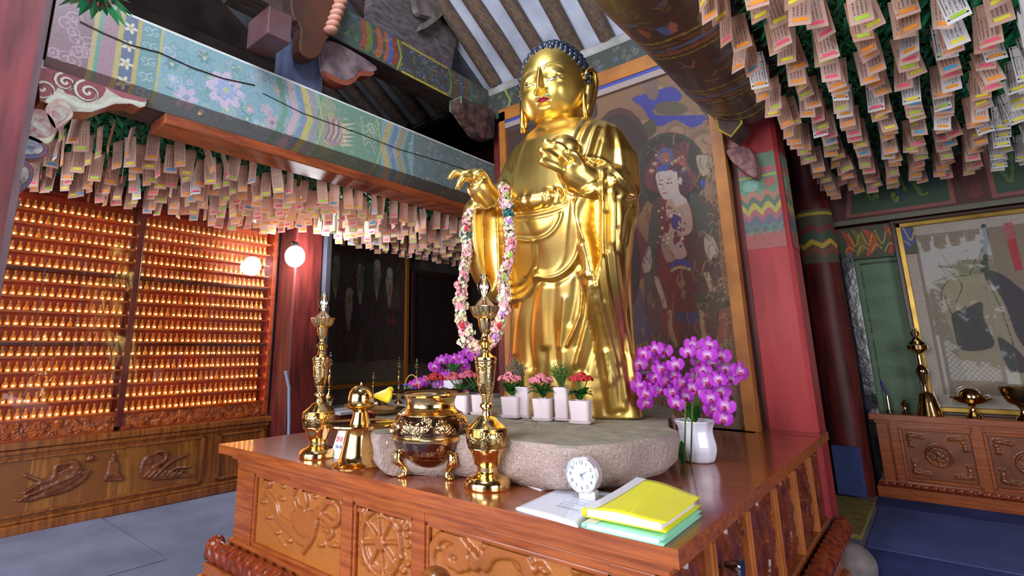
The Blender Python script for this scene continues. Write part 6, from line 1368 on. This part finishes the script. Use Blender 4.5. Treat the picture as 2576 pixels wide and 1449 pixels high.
def vase(t):
    s_ = proj(vb)[2]/CF; MB().lathe([(r_*s_, z_*s_) for r_, z_ in sm([(30, 0), (38, 4), (45, 25), (46, 42), (42, 62), (41, 78), (46, 92), (49, 97), (47, 98), (40, 88), (38, 70)])], 48, fn=lambda r, z, a: r*(1+.025*math.cos(a*10))).build('vase', M_china, t, smooth=True)
    MB().lathe([(0, .135), (.06, .135)], 20).build('moss', M_gleaf, t, fix=False)
t, Wp, O = orchid('orchid_plant', 'magenta moth orchid in a fluted white china pot at the right corner of the slab', vb, vase, cx_([(1045, 165), (910, 165), (865, 225), (955, 215), (1030, 250), (1150, 265), (950, 305), (1065, 325), (1000, 385), (1190, 370), (1310, 395), (1235, 465), (920, 440), (1015, 480), (1125, 465), (900, 530), (945, 560), (1060, 625), (1075, 730), (1150, 570), (1190, 690), (1170, 800), (845, 610), (765, 670), (720, 570), (805, 490), (755, 335), (625, 370), (590, 450), (680, 470), (735, 425), (610, 560), (540, 560), (495, 665), (490, 590), (390, 450), (440, 520), (475, 420), (520, 460), (485, 240), (580, 200), (665, 220), (445, 330), (265, 420), (250, 500), (215, 580), (215, 660), (530, 275)]), 2.58, 1.3)
for ids in ((0, 2, 6, 12, 22, 23), (10, 9, 8, 14, 17, 18, 21), (35, 28, 27, 26, 30, 25), (46, 44, 43, 42, 39, 40), (33, 32, 31, 24, 15), (5, 7, 13, 16)):
    top = Wp[ids[0]]; P_ = [Vector((0, 0, .14)), Vector((top.x*.3, top.y*.3, top.z*.7+.1)), Vector((top.x*.7, top.y*.7, top.z+.03)), top+Vector((0, .01, 0))]+[Wp[i]+Vector((0, .012, 0)) for i in ids[1:3]]
    MB().tube(sm([tuple(p) for p in P_], 4), .0026, 6).build('flower_stem', M_stem, t, smooth='all')
for (a, b_), (c_, d2) in zip(((1722, 1168), (1738, 1165)), ((1725, 1010), (1742, 1010))):
    tag(MB().tube([tuple(B(a, b_)), tuple(at(c_, d2, 'y', 2.45))], .0035, 6).build('support_stake', M_stem), f'thin green stake standing by the white pot, {"nearer" if a == 1722 else "farther from"} the slab', 'stake')
m = MB(); lb0 = B(1718, 1168); bigleaf(m, tuple(lb0), (.02, .05, 1), .10, .022, 0); tag(m.build('fallen_leaf', M_gleaf, smooth='all', fix=False), 'upright dark green leaf between slab and white pot', 'leaf')

# square planters with kalanchoe
def kal(px_, pyb, wpx, hpx, col, lab, cl_c, cl_r, yoff=0, leaves=12, zb=.874, tall=False):
    b0 = B(px_, pyb, zb); s_ = proj(b0)[2]/CF; t = thing('potted_kalanchoe' if col else 'potted_heather', lab, 'flower pot', tuple(b0), .25)
    w = wpx*s_*.5*.86; h_ = hpx*s_; e = .003
    m = MB(); pts = lambda k: [(-k, -k*.8), (-k*.8, -k), (k*.8, -k), (k, -k*.8), (k, k*.8), (k*.8, k), (-k*.8, k), (-k, k*.8)]
    m.rings([[(x, y, z_) for x, y in pts(k)] for k, z_ in ((w*.88, .012), (w*1., h_), (w*.94, h_), (w*.84, h_*.85), (w*.8, h_*.84))]).build('planter', M_chin2, t, bevel=.0015)
    MB().rings([[(x, y, z_) for x, y in pts(k)] for k, z_ in ((w*1.0, 0), (w*1.12, .014), (w*1.08, .014), (w*.9, .008))]).build('saucer', M_chin2, t)
    g = np.random.default_rng(int(px_)); top = (pyb-cl_c[1])*s_; cx0 = (cl_c[0]-px_)*s_; R_ = cl_r*s_
    if col:
        for k in range(leaves):
            a = 2*PI*k/leaves+g.uniform(-.2, .2); m = MB(); zz = h_+g.uniform(0, .02); bigleaf(m, (0, 0, zz), (math.cos(a), math.sin(a), g.uniform(.1, .8)), g.uniform(.055, .08), .024, .25); m.build('leaf', M_gleaf, t, smooth='all', fix=False)
        m = MB()
        for k in range(9): a = g.uniform(0, 6.3); m.tube([(0, 0, h_), (cx0*.5+R_*.3*math.cos(a), R_*.3*math.sin(a), (h_+top)/2), (cx0+R_*.6*math.cos(a), R_*.6*math.sin(a), top)], .0018, 5)
        m.build('stem', M_stem, t)
        for c_ in range(7):
            a = c_*2*PI/6; rr = 0 if c_ == 6 else R_*.62; cc = (cx0+rr*math.cos(a), rr*math.sin(a), top+R_*(.25 if c_ == 6 else -.05)); m = MB()
            for k in range(60):
                v = g.normal(size=3); v /= np.linalg.norm(v); v[2] = abs(v[2])*.8; p = np.array(cc)+v*R_*.5
                q_ = Vector(v).to_track_quat('Z', 'Y')
                m.add([p+np.array(q_ @ Vector((x, y, z_))) for x, y, z_ in ((0, 0, .002), (.0066, .002, .0), (.002, .0062, 0), (-.002, .0062, 0), (-.0062, .002, 0), (-.0062, -.002, 0), (-.002, -.0062, 0), (.002, -.0062, 0), (.0062, -.002, 0))], [(0, i, i % 8+1) for i in range(1, 9)])
            o = m.build('flower_head', mat('kal_'+col, col, .5, col2=tuple(c_*.45 for c_ in lin(col)), ns=130), t, fix=False)
    else:
        m = MB(); m2 = MB()
        for k in range(46):
            a = g.uniform(0, 6.3); r1 = g.uniform(.1, 1)*R_; x1, y1 = cx0+r1*math.cos(a), r1*math.sin(a); z1 = top+R_*g.uniform(-.4, 1.1)*(1-.5*r1/R_); m.tube([(0, 0, h_*.8), (x1*.5, y1*.5, (h_+z1)/2), (x1, y1, z1)], .0011, 4)
            for q_ in range(9): f_ = g.uniform(.45, 1.02); c_ = np.array([x1*f_, y1*f_, h_+(z1-h_)*f_])+g.normal(size=3)*.005; m2.ball(c_, g.uniform(.0022, .0036), 5, 4)
        m.build('stem', M_stem, t); o = m2.build('tiny_blooms', cl_m, t, fix=False); o['kind'] = 'stuff'
    return t
M_chin2 = mat('white_planter', '#dccbd2', .3, coat=.3); cl_m = mat('heather_bloom', '#7a5a6a', .7, col2='#5a4a4a', ns=30)
kal(1289, 1049, 54, 50, '#e88a9a', 'white square planter of pale pink kalanchoe left of centre at the statue feet', (1286, 958), 30); kal(1368, 1056, 54, 52, '#e07f92', 'white square planter of pink kalanchoe at the middle of the statue feet', (1364, 962), 30)
kal(1463, 1063, 60, 54, '#c01c26', 'white square planter of deep red kalanchoe at the statue feet', (1468, 958), 28)
kal(1214, 1042, 54, 48, '#c0566e', 'white square planter of rose kalanchoe behind the nearer oil lamp stand', (1175, 950), 26); kal(1163, 1040, 48, 44, '#b8485c', 'white square planter of dusky kalanchoe right above the censer rim', (1140, 955), 24)
kal(1320, 1049, 44, 74, None, 'tall white planter of brownish purple heather behind the pink flowers', (1300, 925), 26, zb=.874)
cl_m = mat('fern_green', '#5f7a2c', .7, col2='#3f5a20', ns=30)
kal(1417, 1056, 44, 80, None, 'tall white planter of feathery green heather at the statue hem', (1412, 935), 28, zb=.874)
kal(1100, 1030, 44, 30, '#b81c28', 'potted crimson kalanchoe between censer rim and orchids', (1092, 955), 24)
# orchids on the left behind
ol_ = [(960+a/4.6, 860+b_/4.6) for a, b_ in ((690, 215), (745, 205), (800, 215), (840, 190), (905, 180), (1010, 110), (975, 150), (1060, 175), (1085, 130), (930, 250), (890, 290), (950, 300), (610, 290), (650, 330), (640, 360), (420, 480), (490, 460), (740, 390), (790, 375), (690, 540), (740, 575), (650, 500), (700, 410), (380, 500))]
lbp = B(1140, 1012, .874)
def vase2(t): MB().lathe([(.05, 0), (.06, .05), (.065, .14), (.06, .14), (.05, .1)], 24).build('vase', M_china, t, smooth=True)
t, Wp, O = orchid('orchid_plant', 'lilac moth orchid spray left of the statue behind the censer', lbp, vase2, ol_, 2.85, 1.4, 4)
for ids in ((0, 2, 4, 6), (12, 13, 10, 9), (15, 16, 18)): MB().tube(sm([(0, 0, .1), tuple(Wp[ids[-1]]*.6+Vector((0, 0, .05)))]+[tuple(Wp[i]) for i in ids[::-1]], 4), .0026, 6).build('flower_stem', M_stem, t, smooth='all')
# small basket with handle
bb = B(1035, 1003, .874); t = thing('flower_basket', 'small wicker basket with hoop handle, purple and red flowers', 'basket', tuple(bb))
MB().lathe([(.04, 0), (.055, .03), (.062, .055), (.058, .055), (.04, .02)], 24).build('basket', mat('wicker', '#b98a4a', .7, col2='#8a5f2a', ns=60), t)
MB().tube([(.055*math.cos(q_), .02*math.cos(q_), .05+.115*math.sin(q_)) for q_ in np.linspace(0, PI, 20)], .0035, 8).build('handle', mat('cane', '#c89a4a', .5), t, smooth='all')
for k, c_ in enumerate(['#5a3fb0', '#d0201c', '#d884a8', '#e8a0b8', '#6a48c0', '#3f5aa8', '#2f6a2a', '#3a7a30']):
    a = k*.8; m = MB(); cc = (.035*math.cos(a), .035*math.sin(a)-.01, .075+.012*(k % 3))
    for q_ in range(6): m.ball((cc[0]+.012*math.cos(q_), cc[1]+.012*math.sin(q_), cc[2]), .009, 7, 5, (1, 1, .6))
    m.build('flower', mat('fl'+c_, c_, .5), t, smooth='all')
# bananas on a dish
bn = B(968, 1046, .874); bn = np.array([bn[0]-.09, bn[1]+.06, .874]); t = thing('fruit_dish', 'brass dish with wrapped white cloth beside the bananas', 'dish', tuple(bn))
MB().lathe([(.05, 0), (.10, .012), (.125, .03), (.12, .03), (.09, .014), (0, .012)], 40).build('dish', M_brass, t, smooth=True)
t = thing('banana_bunch', 'bunch of yellow bananas lying in the brass dish', 'bananas', (bn[0]+.0, bn[1], bn[2]+.03)); t.scale = (1.15,)*3; M_ban = mat('banana', '#ecd32a', .45, col2='#c8a81c', ns=9)
for k in range(8):
    a = .1+k*.19; tip = Vector((math.cos(a*.8-.2)*.10, -.05+.02*k*.3, .035+.05*math.sin(a*1.1))); MB().tube(sm([(-.05, .0, .05), (-.02+.01*k, -.02+.004*k, .055+.004*k), tuple(tip*.8+Vector((0, 0, .012))), tuple(tip)], 3), [.005, .008, .012, .014, .015, .0155, .015, .013, .010, .005], 8).build('banana', M_ban, t, smooth='all')
MB().ball((-.05, 0, .052), .01, 8, 6).build('crown', M_brassd, t)
tag(MB().lathe([(.0, 0), (.05, 0), (.065, .02), (.07, .05), (.065, .05), (.04, .01)], 30, (bn[0]-.28, bn[1]+.1, .70)).build('red_bowl', mat('dark_red_lacquer', '#5a1416', .2, coat=.5), smooth=True), 'dark red lacquer bowl behind the left lamp stand', 'bowl')
# background lamp stands on the side altar
for i, (a, b_, sc) in enumerate([(826, 1032, .70), (1003, 985, .62), (1048, 985, .60), (1130, 985, .6), (938, 1005, .45)]):
    p = at(a, b_, 'x', -4.5); c_ = copy_tree(cs1); c_.location = (-4.5, p[1], .645); c_.scale = (sc*.8, sc*.8, sc)
    for ch in list(c_.children):
        if ch.type == 'LIGHT' or ch.name.startswith(('flame', 'wick')): bpy.data.objects.remove(ch)
    c_['label'] = ['distant brass lamp stand directly behind the left altar lamp stand', 'distant thin brass lamp stand before the thin gilt painting frame', 'distant brass lamp stand with frosted top left of the basket handle', 'distant brass lamp stand half hidden by lilac orchids', 'short distant lamp stand before the robed figures painting'][i]; c_['group'] = 'unlit lamp stands on the side altar'
tag(MB().lathe([(.04, 0), (.05, .03), (.07, .06), (.065, .09), (.075, .10), (.07, .10), (.05, .06)], 30, (-4.5, at(962, 1000, 'x', -4.5)[1], .645)).build('brass_bowl', M_brassd, smooth=True), 'small dark brass bowl on the side altar above the bananas', 'bowl')

# ------------------------------------------------------------------ garland on the statue arm
t = thing('flower_garland', 'long garland of pink and cream blossoms hanging from the statue forearm', 'garland')
gp = [(1178, 545), (1172, 590), (1174, 640), (1166, 690), (1160, 740), (1158, 780), (1163, 820), (1178, 855), (1205, 872), (1235, 860), (1252, 830), (1262, 790), (1270, 750), (1266, 700), (1280, 655), (1284, 610), (1280, 560), (1276, 515), (1270, 478)]
GP = []
for i, (a, b_) in enumerate(gp): f_ = i/len(gp); GP.append(at(a, b_, 'y', 2.10+.02*math.sin(f_*9) if i < 14 else 2.10+.04*(i-13)/5))
GQ = crv([list(p) for p in GP], 4); GC = ['#e8a8b0', '#efc4c0', '#e2d9b4', '#e9b7c0', '#dfe0c0', '#f0d0d4']; g = np.random.default_rng(4)
def cluster(c_, r, col, n=16):
    m = MB()
    for k in range(n):
        v = g.normal(size=3); v /= np.linalg.norm(v); p = c_+v*r*g.uniform(.6, 1.); q_ = Vector(v).to_track_quat('Z', 'Y'); w_ = .009*g.uniform(.8, 1.3)
        m.add([p+np.array(q_ @ Vector(x)) for x in ((0, 0, -.003), (w_, w_*.4, .003), (w_*.4, w_, .001), (-w_*.4, w_, .004), (-w_, w_*.4, .001), (-w_, -w_*.4, .004), (-w_*.4, -w_, .001), (w_*.4, -w_, .004), (w_, -w_*.4, .001))], [(0, i_, i_ % 8+1) for i_ in range(1, 9)])
    return m.build('blossom_cluster', mat('gar'+col, col, .7), t, fix=False)
for i, p in enumerate(GQ):
    col = GC[int(g.integers(0, 6))] if not (i in (66, 67, 4)) else '#1f6a6e'
    cluster(p, .030, col, 26)
    if i % 2 == 0: cluster(p+g.normal(size=3)*.012, .028, GC[int(g.integers(0, 6))], 20)
for i, c_ in ((3, '#c83a48'), (12, '#d8808c'), (24, '#c42a38'), (30, '#e8a088'), (38, '#b884c8'), (41, '#b02034'), (44, '#c08ad0'), (52, '#8fb050'), (57, '#9abf5a'), (60, '#d8707c'), (64, '#b080c8'), (70, '#8faf58')):
    if i < len(GQ):
        m = MB(); p = GQ[i]+np.array([.02, -.028, 0]); 
        for k in range(12): a = k*2.4; r = .002+.0013*k; m.ball((p[0]+r*math.cos(a), p[1]-.004+.0012*k, p[2]+r*math.sin(a)), .0065, 6, 4, (1, .5, 1))
        m.build('rose', mat('rose'+c_, c_, .5), t, smooth='all')
m = MB(); m.tube([tuple(p) for p in GQ], .008, 6).build('cord', M_gleaf, t)

# ------------------------------------------------------------------ right rear: second altar, picture, panel
RZ_ = .655; rx0 = -.51; rx1 = 1.5; ry = 5.80
t = thing('rear_altar', 'smaller reddish carved altar table at the right rear', 'altar')
MB().box(rx0, rx1, ry, YB-.01, RZ_-.05, RZ_).build('top', M_wood, t, bevel=.004)
MB().box(rx0+.04, rx1, ry+.03, YB-.02, .13, RZ_-.05).build('carcass', M_wood, t); MB().box(rx0-.02, rx1, ry-.02, YB-.02, 0, .09).box(rx0+.0, rx1, ry, YB-.02, .09, .13).build('plinth', M_wood, t, bevel=.008)
r = Cv(rx1-rx0, .03, .005, 0.)
for k in range(40): r.ell(.03+k*.05, .015, .02, .011, .9)
board('carved_moulding', r.blur(1), (rx0, ry-.004, .095), (1, 0, 0), (0, 0, 1), M_torus, t, r, (0, -1, 0), .012, True); 
MB().box(rx0+.03, rx1, ry+.012, ry+.03, RZ_-.07, RZ_-.05).build('under_moulding', M_woodx, t)
xs_ = [rx0+.06, -.30, -.29+.40, .18, .58, .66, 1.06]
for k, (a, b_) in enumerate(((-.32, .115), (.185, .62), (.69, 1.12))):
    MB().box(a-.065, a-.01, ry+.005, ry+.03, .13, RZ_-.06).build('stile', M_wood, t, bevel=.004)
    for (q1, q2, q3, q4_) in ((a-.01, a+.012, .15, .56), (b_-.012, b_+.01, .15, .56), (a, b_, .15, .172), (a, b_, .54, .56)): MB().box(q1, q2, ry+.0, ry+.025, q3, q4_).build('panel_moulding', M_wood, t, bevel=.004)
    cv = Cv(b_-a-.03, .36, .005, 0.); cw = cv.w/2; cv.line([(cw+.075*math.cos(q_), .18+.075*math.sin(q_)) for q_ in np.linspace(0, 2*PI, 30)], .012, .9); clouds_ = [cv.spiral(cw+g.uniform(-.05, .05), .18+g.uniform(-.05, .05), .02, 1.3, .007, .8, g.uniform(0, 6)) for _ in range(12)]
    for sx in (.04, cv.w-.04):
        for sz_ in (.04, .32):
            for q_ in range(5): cv.spiral(sx+(.02*q_ if sx < .1 else -.02*q_), sz_, .014, 1.2, .006, .9, q_); cv.spiral(sx, sz_+(.02*q_ if sz_ < .1 else -.02*q_), .014, 1.2, .006, .9, q_+2)
    cv.blur(1); board('carved_panel', cv, (a+.015, ry+.018, .175), (1, 0, 0), (0, 0, 1), mat('rear_panel', '#8a4a26', .35, col2='#6a3418', ns=8, coat=.3), t, cv, (0, -1, 0), .014, True)
# picture of a robed monk
PY = 6.07; fx0 = at(2250, 565, 'y', PY)[0]; fz1 = at(2250, 565, 'y', PY)[2]; fz0 = RZ_+.02; fx1 = fx0+.92
t = thing('framed_picture', 'large glazed ink portrait of a robed monk with a staff in a gold frame', 'picture')
pv = Cv(fx1-fx0-.08, fz1-fz0-.08, .0042, '#9a8c7c'); pox, poz = fx0+.04, fz0+.04; pv.tf = lambda a, b_: (at(a, b_, 'y', PY)[0]-pox, at(a, b_, 'y', PY)[2]-poz)
pv.A[:] = lin('#b8aca0'); pv.poly([(.07, .07), (pv.w-.07, .07), (pv.w-.07, pv.h-.07), (.07, pv.h-.07)], '#94866f', raw=True) if False else None
tf = pv.tf; pv.tf = None; pv.poly([(.07, .10), (pv.w-.07, .10), (pv.w-.07, pv.h-.08), (.07, pv.h-.08)], '#8f8170'); pv.tf = tf
pv.blob([(2370, 770), (2375, 720), (2400, 695), (2440, 690), (2500, 700), (2540, 760), (2575, 860), (2580, 960), (2520, 960), (2440, 960), (2400, 850)], '#a0917c')
pv.blob([(2480, 680), (2520, 690), (2560, 720), (2600, 760), (2640, 860), (2600, 890), (2560, 850), (2530, 770), (2495, 710)], '#45434a')
pv.blob([(2395, 790), (2430, 775), (2470, 760), (2475, 800), (2500, 870), (2420, 880), (2400, 830)], '#4a444a'); pv.blob([(2510, 850), (2560, 880), (2590, 930), (2540, 930)], '#4a444a')
for P in (((2370, 770), (2370, 730), (2395, 700), (2440, 692)), ((2375, 740), (2395, 790), (2430, 770)), ((2404, 695), (2420, 720), (2405, 760)), ((2360, 660), (2380, 690), (2400, 690)), ((2370, 642), (2405, 690)), ((2455, 650), (2440, 690)), ((2480, 700), (2520, 780), (2550, 870)), ((2385, 640), (2395, 637)), ((2425, 632), (2437, 630)), ((2400, 660), (2415, 665))): pv.line(P, .006, '#3f3830')
pv.line([(2474, 568), (2482, 600), (2478, 640), (2484, 700)], .03, '#4a443f'); 
for k in range(7): pv.ell(2474+4*math.sin(k*2), 572+k*18, 6, 6, '#3f3a38')
pv.poly([(2524, 562), (2545, 558), (2574, 678), (2553, 682)], '#b83a44'); pv.poly([(2524, 562), (2545, 558), (2553, 600), (2534, 604)], '#b8606a')
board('ink_portrait', pv, (pox, PY, poz), (1, 0, 0), (0, 0, 1), paint_mat('portrait_paper', .6, bump=.03), t)
M_gf = mat('gold_picture_frame', '#a8863c', .3, .6, col2='#8a6a2a', ns=8); M_df = mat('dark_outer_frame', '#3a1f18', .35)
for (a, b_, c_, d_) in ((fx0, fx0+.04, fz0, fz1), (fx1-.04, fx1, fz0, fz1), (fx0, fx1, fz0, fz0+.04), (fx0, fx1, fz1-.04, fz1)): MB().box(a, b_, PY-.03, PY+.02, c_, d_).build('gold_frame', M_gf, t, bevel=.006)
for (a, b_, c_, d_) in ((fx0-.03, fx0, fz0-.02, fz1+.03), (fx1, fx1+.03, fz0-.02, fz1+.03), (fx0, fx1, fz0-.02, fz0), (fx0, fx1, fz1, fz1+.03)): MB().box(a, b_, PY-.035, PY+.03, c_, d_).build('outer_frame', M_df, t, bevel=.004)
MB().box(fx0+.04, fx1-.04, PY-.014, PY-.011, fz0+.04, fz1-.04).build('glass', glass_pane_mat('picture_glass', (1, 1, 1), 2.2), t)
# green panel, dark door edge, painted lintels
gx0, gx1 = at(2150, 660, 'y', 6.12)[0], fx0-.02
t = thing('green_panel', 'green wall panel with black line border beside the portrait', 'panel'); gv = Cv(gx1-gx0, 1.45, .008, '#5f7a5c'); gv.line([(.04, -.1), (.04, 1.36), (gv.w+.1, 1.36)], .014, '#151a16', smooth=False)
for k in range(14): gv.blob([(g.uniform(0, gv.w)+.06*math.cos(q_)*g.uniform(.5, 1.2), g.uniform(0, 1.4)*0+k*.1+.06*math.sin(q_)) for q_ in np.linspace(0, 5.5, 6)], ['#566f52', '#688564'][k % 2], .5)
board('painted_panel', gv, (gx0, 6.12, .6), (1, 0, 0), (0, 0, 1), P_mural, t); MB().box(gx0-.02, gx1+.04, 6.122, 6.14, .0, 2.05).build('board_back', M_dkred, t)
tag(MB().box(gx0-.10, gx0, 6.02, 6.11, 0, 2.06).build('black_post', mat('glossy_black_post', '#15161c', .15, col2='#2a2c3a', ns=12, coat=.6, bump=.3)), 'glossy black post wrapped in plastic left of the green panel', 'post')
t = thing('painted_lintel', 'orange and green patterned lintel over the green panel', 'lintel'); lx0 = gx0-.16; lv = Cv(.62, .30, .006, '#4a4a38')
lv.poly([(0, 0), (.06, 0), (.06, .3), (0, .3)], '#b04a22')
for k, c_ in enumerate(['#a8442a', '#7a6a34', '#b05030', '#4f4f40', '#a0402a', '#3f4a8a']): lv.blob([(.10+k*.08, .02), (.17+k*.085, .08), (.19+k*.085, .15), (.17+k*.085, .22), (.10+k*.08, .28), (.13+k*.08, .15)], c_)
for k in range(10): lv.line([(.1+k*.05, .05+.2*(k % 2)), (.14+k*.05, .12), (.18+k*.05, .08+.15*(k % 2))], .008, '#b8a83a')
lz0 = 2.0; board('painted_face', lv, (lx0, 6.055, lz0), (1, 0, 0), (0, 0, 1), P_mural, t); MB().box(lx0, lx0+.62, 6.06, 6.14, lz0, lz0+.3).build('board', M_dkred, t)
t = thing('landscape_frieze', 'dark red frieze with framed green landscape scenes above the portrait', 'frieze'); fv = Cv(2.2, .62, .01, '#4f2420')
for k, (a, b_) in enumerate(((.30, .92), (1.20, 2.0))):
    fv.poly([(a-.03, .07), (b_+.03, .07), (b_+.03, .60), (a-.03, .60)] if k else [(a-.12, .07), (b_+.03, .07), (b_+.03, .60), (a-.03, .60)], '#8a5048'); fv.poly([(a-.08 if not k else a, .1), (b_, .1), (b_, .57), (a, .57)], '#2f4a34')
    for q_ in range(16): x_ = g.uniform(a, b_-.1); fv.line([(x_, g.uniform(.12, .5)), (x_+.05, g.uniform(.15, .5)), (x_+.09, g.uniform(.15, .5))], .014, ['#5a7a34', '#7a8a34', '#24382c', '#30406a'][q_ % 4])
for q_ in range(16): fv.spiral(1.06+g.uniform(-.08, .08), g.uniform(.1, .55), .04, 1.3, .012, '#6a2a26', q_)
fv.poly([(0, 0), (2.2, 0), (2.2, .05), (0, .05)], '#6a6a58')
board('painted_face', fv, (lx0-.02, 6.0, 2.32), (1, 0, 0), (0, 0, 1), P_mural, t); MB().box(lx0-.02, lx0+2.18, 6.005, 6.14, 2.32, 2.94).build('board', M_dkred, t)
# blue floor cushion board, mat, base stone
c1_, c2_ = at(2090, 1120, 'y', 5.55), at(2180, 1235, 'y', 5.55)
tag(MB().box(c1_[0], c2_[0]+.0, 5.53, 5.57, .03, at(2130, 1122, 'y', 5.55)[2]).build('blue_board', mat('slate_blue_felt', '#3f4c80', .9, col2='#36426e', ns=30), bevel=.008), 'slate blue felt board leaning against the round column foot', 'board')
tag(MB().box(-.92, -.53, 4.45, 5.5, .001, .03).build('straw_mat', mat('straw_mat', '#9a8a4c', .85, col2='#7d6f3a', ns=14), bevel=.003), 'olive straw mat on the floor behind the red column', 'mat')
p = at(2150, 1400, 'z', .1); tag(MB().ball((p[0]-.03, p[1]+.06, .04), .12, 24, 14, (1, 1.25, .9)).build('column_base_stone', mat('base_stone', '#8f8280', .85, col2='#6a5f5e', ns=10, bump=.3), smooth='all'), 'rounded grey base stone at the corner of the altar plinth', 'stone')
# brassware on the rear altar
def R_(px_): return at(px_, 1033, 'z', RZ_)
def rbase(px_, y_=5.93): p = at(px_, 1036, 'y', y_); return (p[0], y_, RZ_)
rb = rbase(2338, 5.92); s_ = proj(rb)[2]/CF
t = thing('bell_lamp_stand', 'brass oil lamp stand with bell foot in front of the portrait', 'lamp stand', rb); pf = lambda P: [(r_*s_, z_*s_) for r_, z_ in P]
MB().lathe(pf([(0, 0), (27, 0), (26, 4), (19, 30), (15, 52), (13, 54), (5, 58)]), 36).build('bell_foot', M_brass, t, smooth=True)
MB().lathe(pf(sm([(4, 56), (4, 75), (9, 92), (13, 108), (8, 118), (5, 125), (5, 142), (4, 150)])), 28).build('stem', M_brass, t, smooth=True)
MB().lathe(pf([(3, 150), (12, 154), (21, 162), (22, 172), (19, 174), (0, 174)]), 32).build('cup', M_brass, t, smooth=True); MB().lathe(pf([(19, 174), (10, 186), (5, 192), (8, 198), (9, 204), (4, 212), (4, 216)]), 24).build('lamp_glass', M_glass, t, smooth=True)
for i, (px_, lab) in enumerate(((2448, 'brass pedestal cup with saucer brim in front of the portrait'), (2575, 'brass pedestal bowl at the right edge of the rear altar'))):
    rb = rbase(px_, 5.9); t = thing('pedestal_cup', lab, 'cup', rb)
    MB().lathe(pf([(0, 0), (16, 0), (14, 5), (7, 12), (5, 24), (8, 30)]), 32).build('foot', M_brass, t, smooth=True); MB().lathe(pf([(6, 30), (26, 36), (40, 46), (39, 48), (24, 42), (0, 40)] if not i else [(6, 30), (24, 40), (32, 58), (34, 74), (31, 74), (24, 50)]), 40).build('brim', M_brassd, t, smooth=True)
    if not i: MB().lathe(pf([(22, 42), (23, 50), (18, 62), (9, 68), (0, 69)]), 32).build('lid', M_brass, t, smooth=True)
rb = rbase(2278, 5.92); tag(MB().lathe([(r_, z_) for r_, z_ in pf([(0, 0), (9, 0), (4, 8), (3, 16), (8, 22), (6, 27), (3, 31), (4, 35), (0, 37)])], 24, rb).build('small_brass_cup', M_brass, smooth=True), 'tiny brass stemmed cup left of the bell lamp stand', 'cup')
rb = rbase(2238, 5.92); t = thing('bud_vase', 'slim silver bud vase holding one deep purple flower', 'vase', rb)
MB().lathe(pf([(0, 0), (7, 0), (6, 4), (3, 12), (4, 38), (3, 44)]), 20).build('vase', mat('silver', '#b8b0a0', .2, 1.), t, smooth=True)
MB().tube([tuple(Vector(v)*s_) for v in ((0, 0, 42), (-2, 0, 55), (-6, 0, 70), (-8, 0, 84))], [.002, .008, .01, .004], 8).build('purple_flower', mat('deep_purple', '#4a1f8a', .5), t, smooth='all')
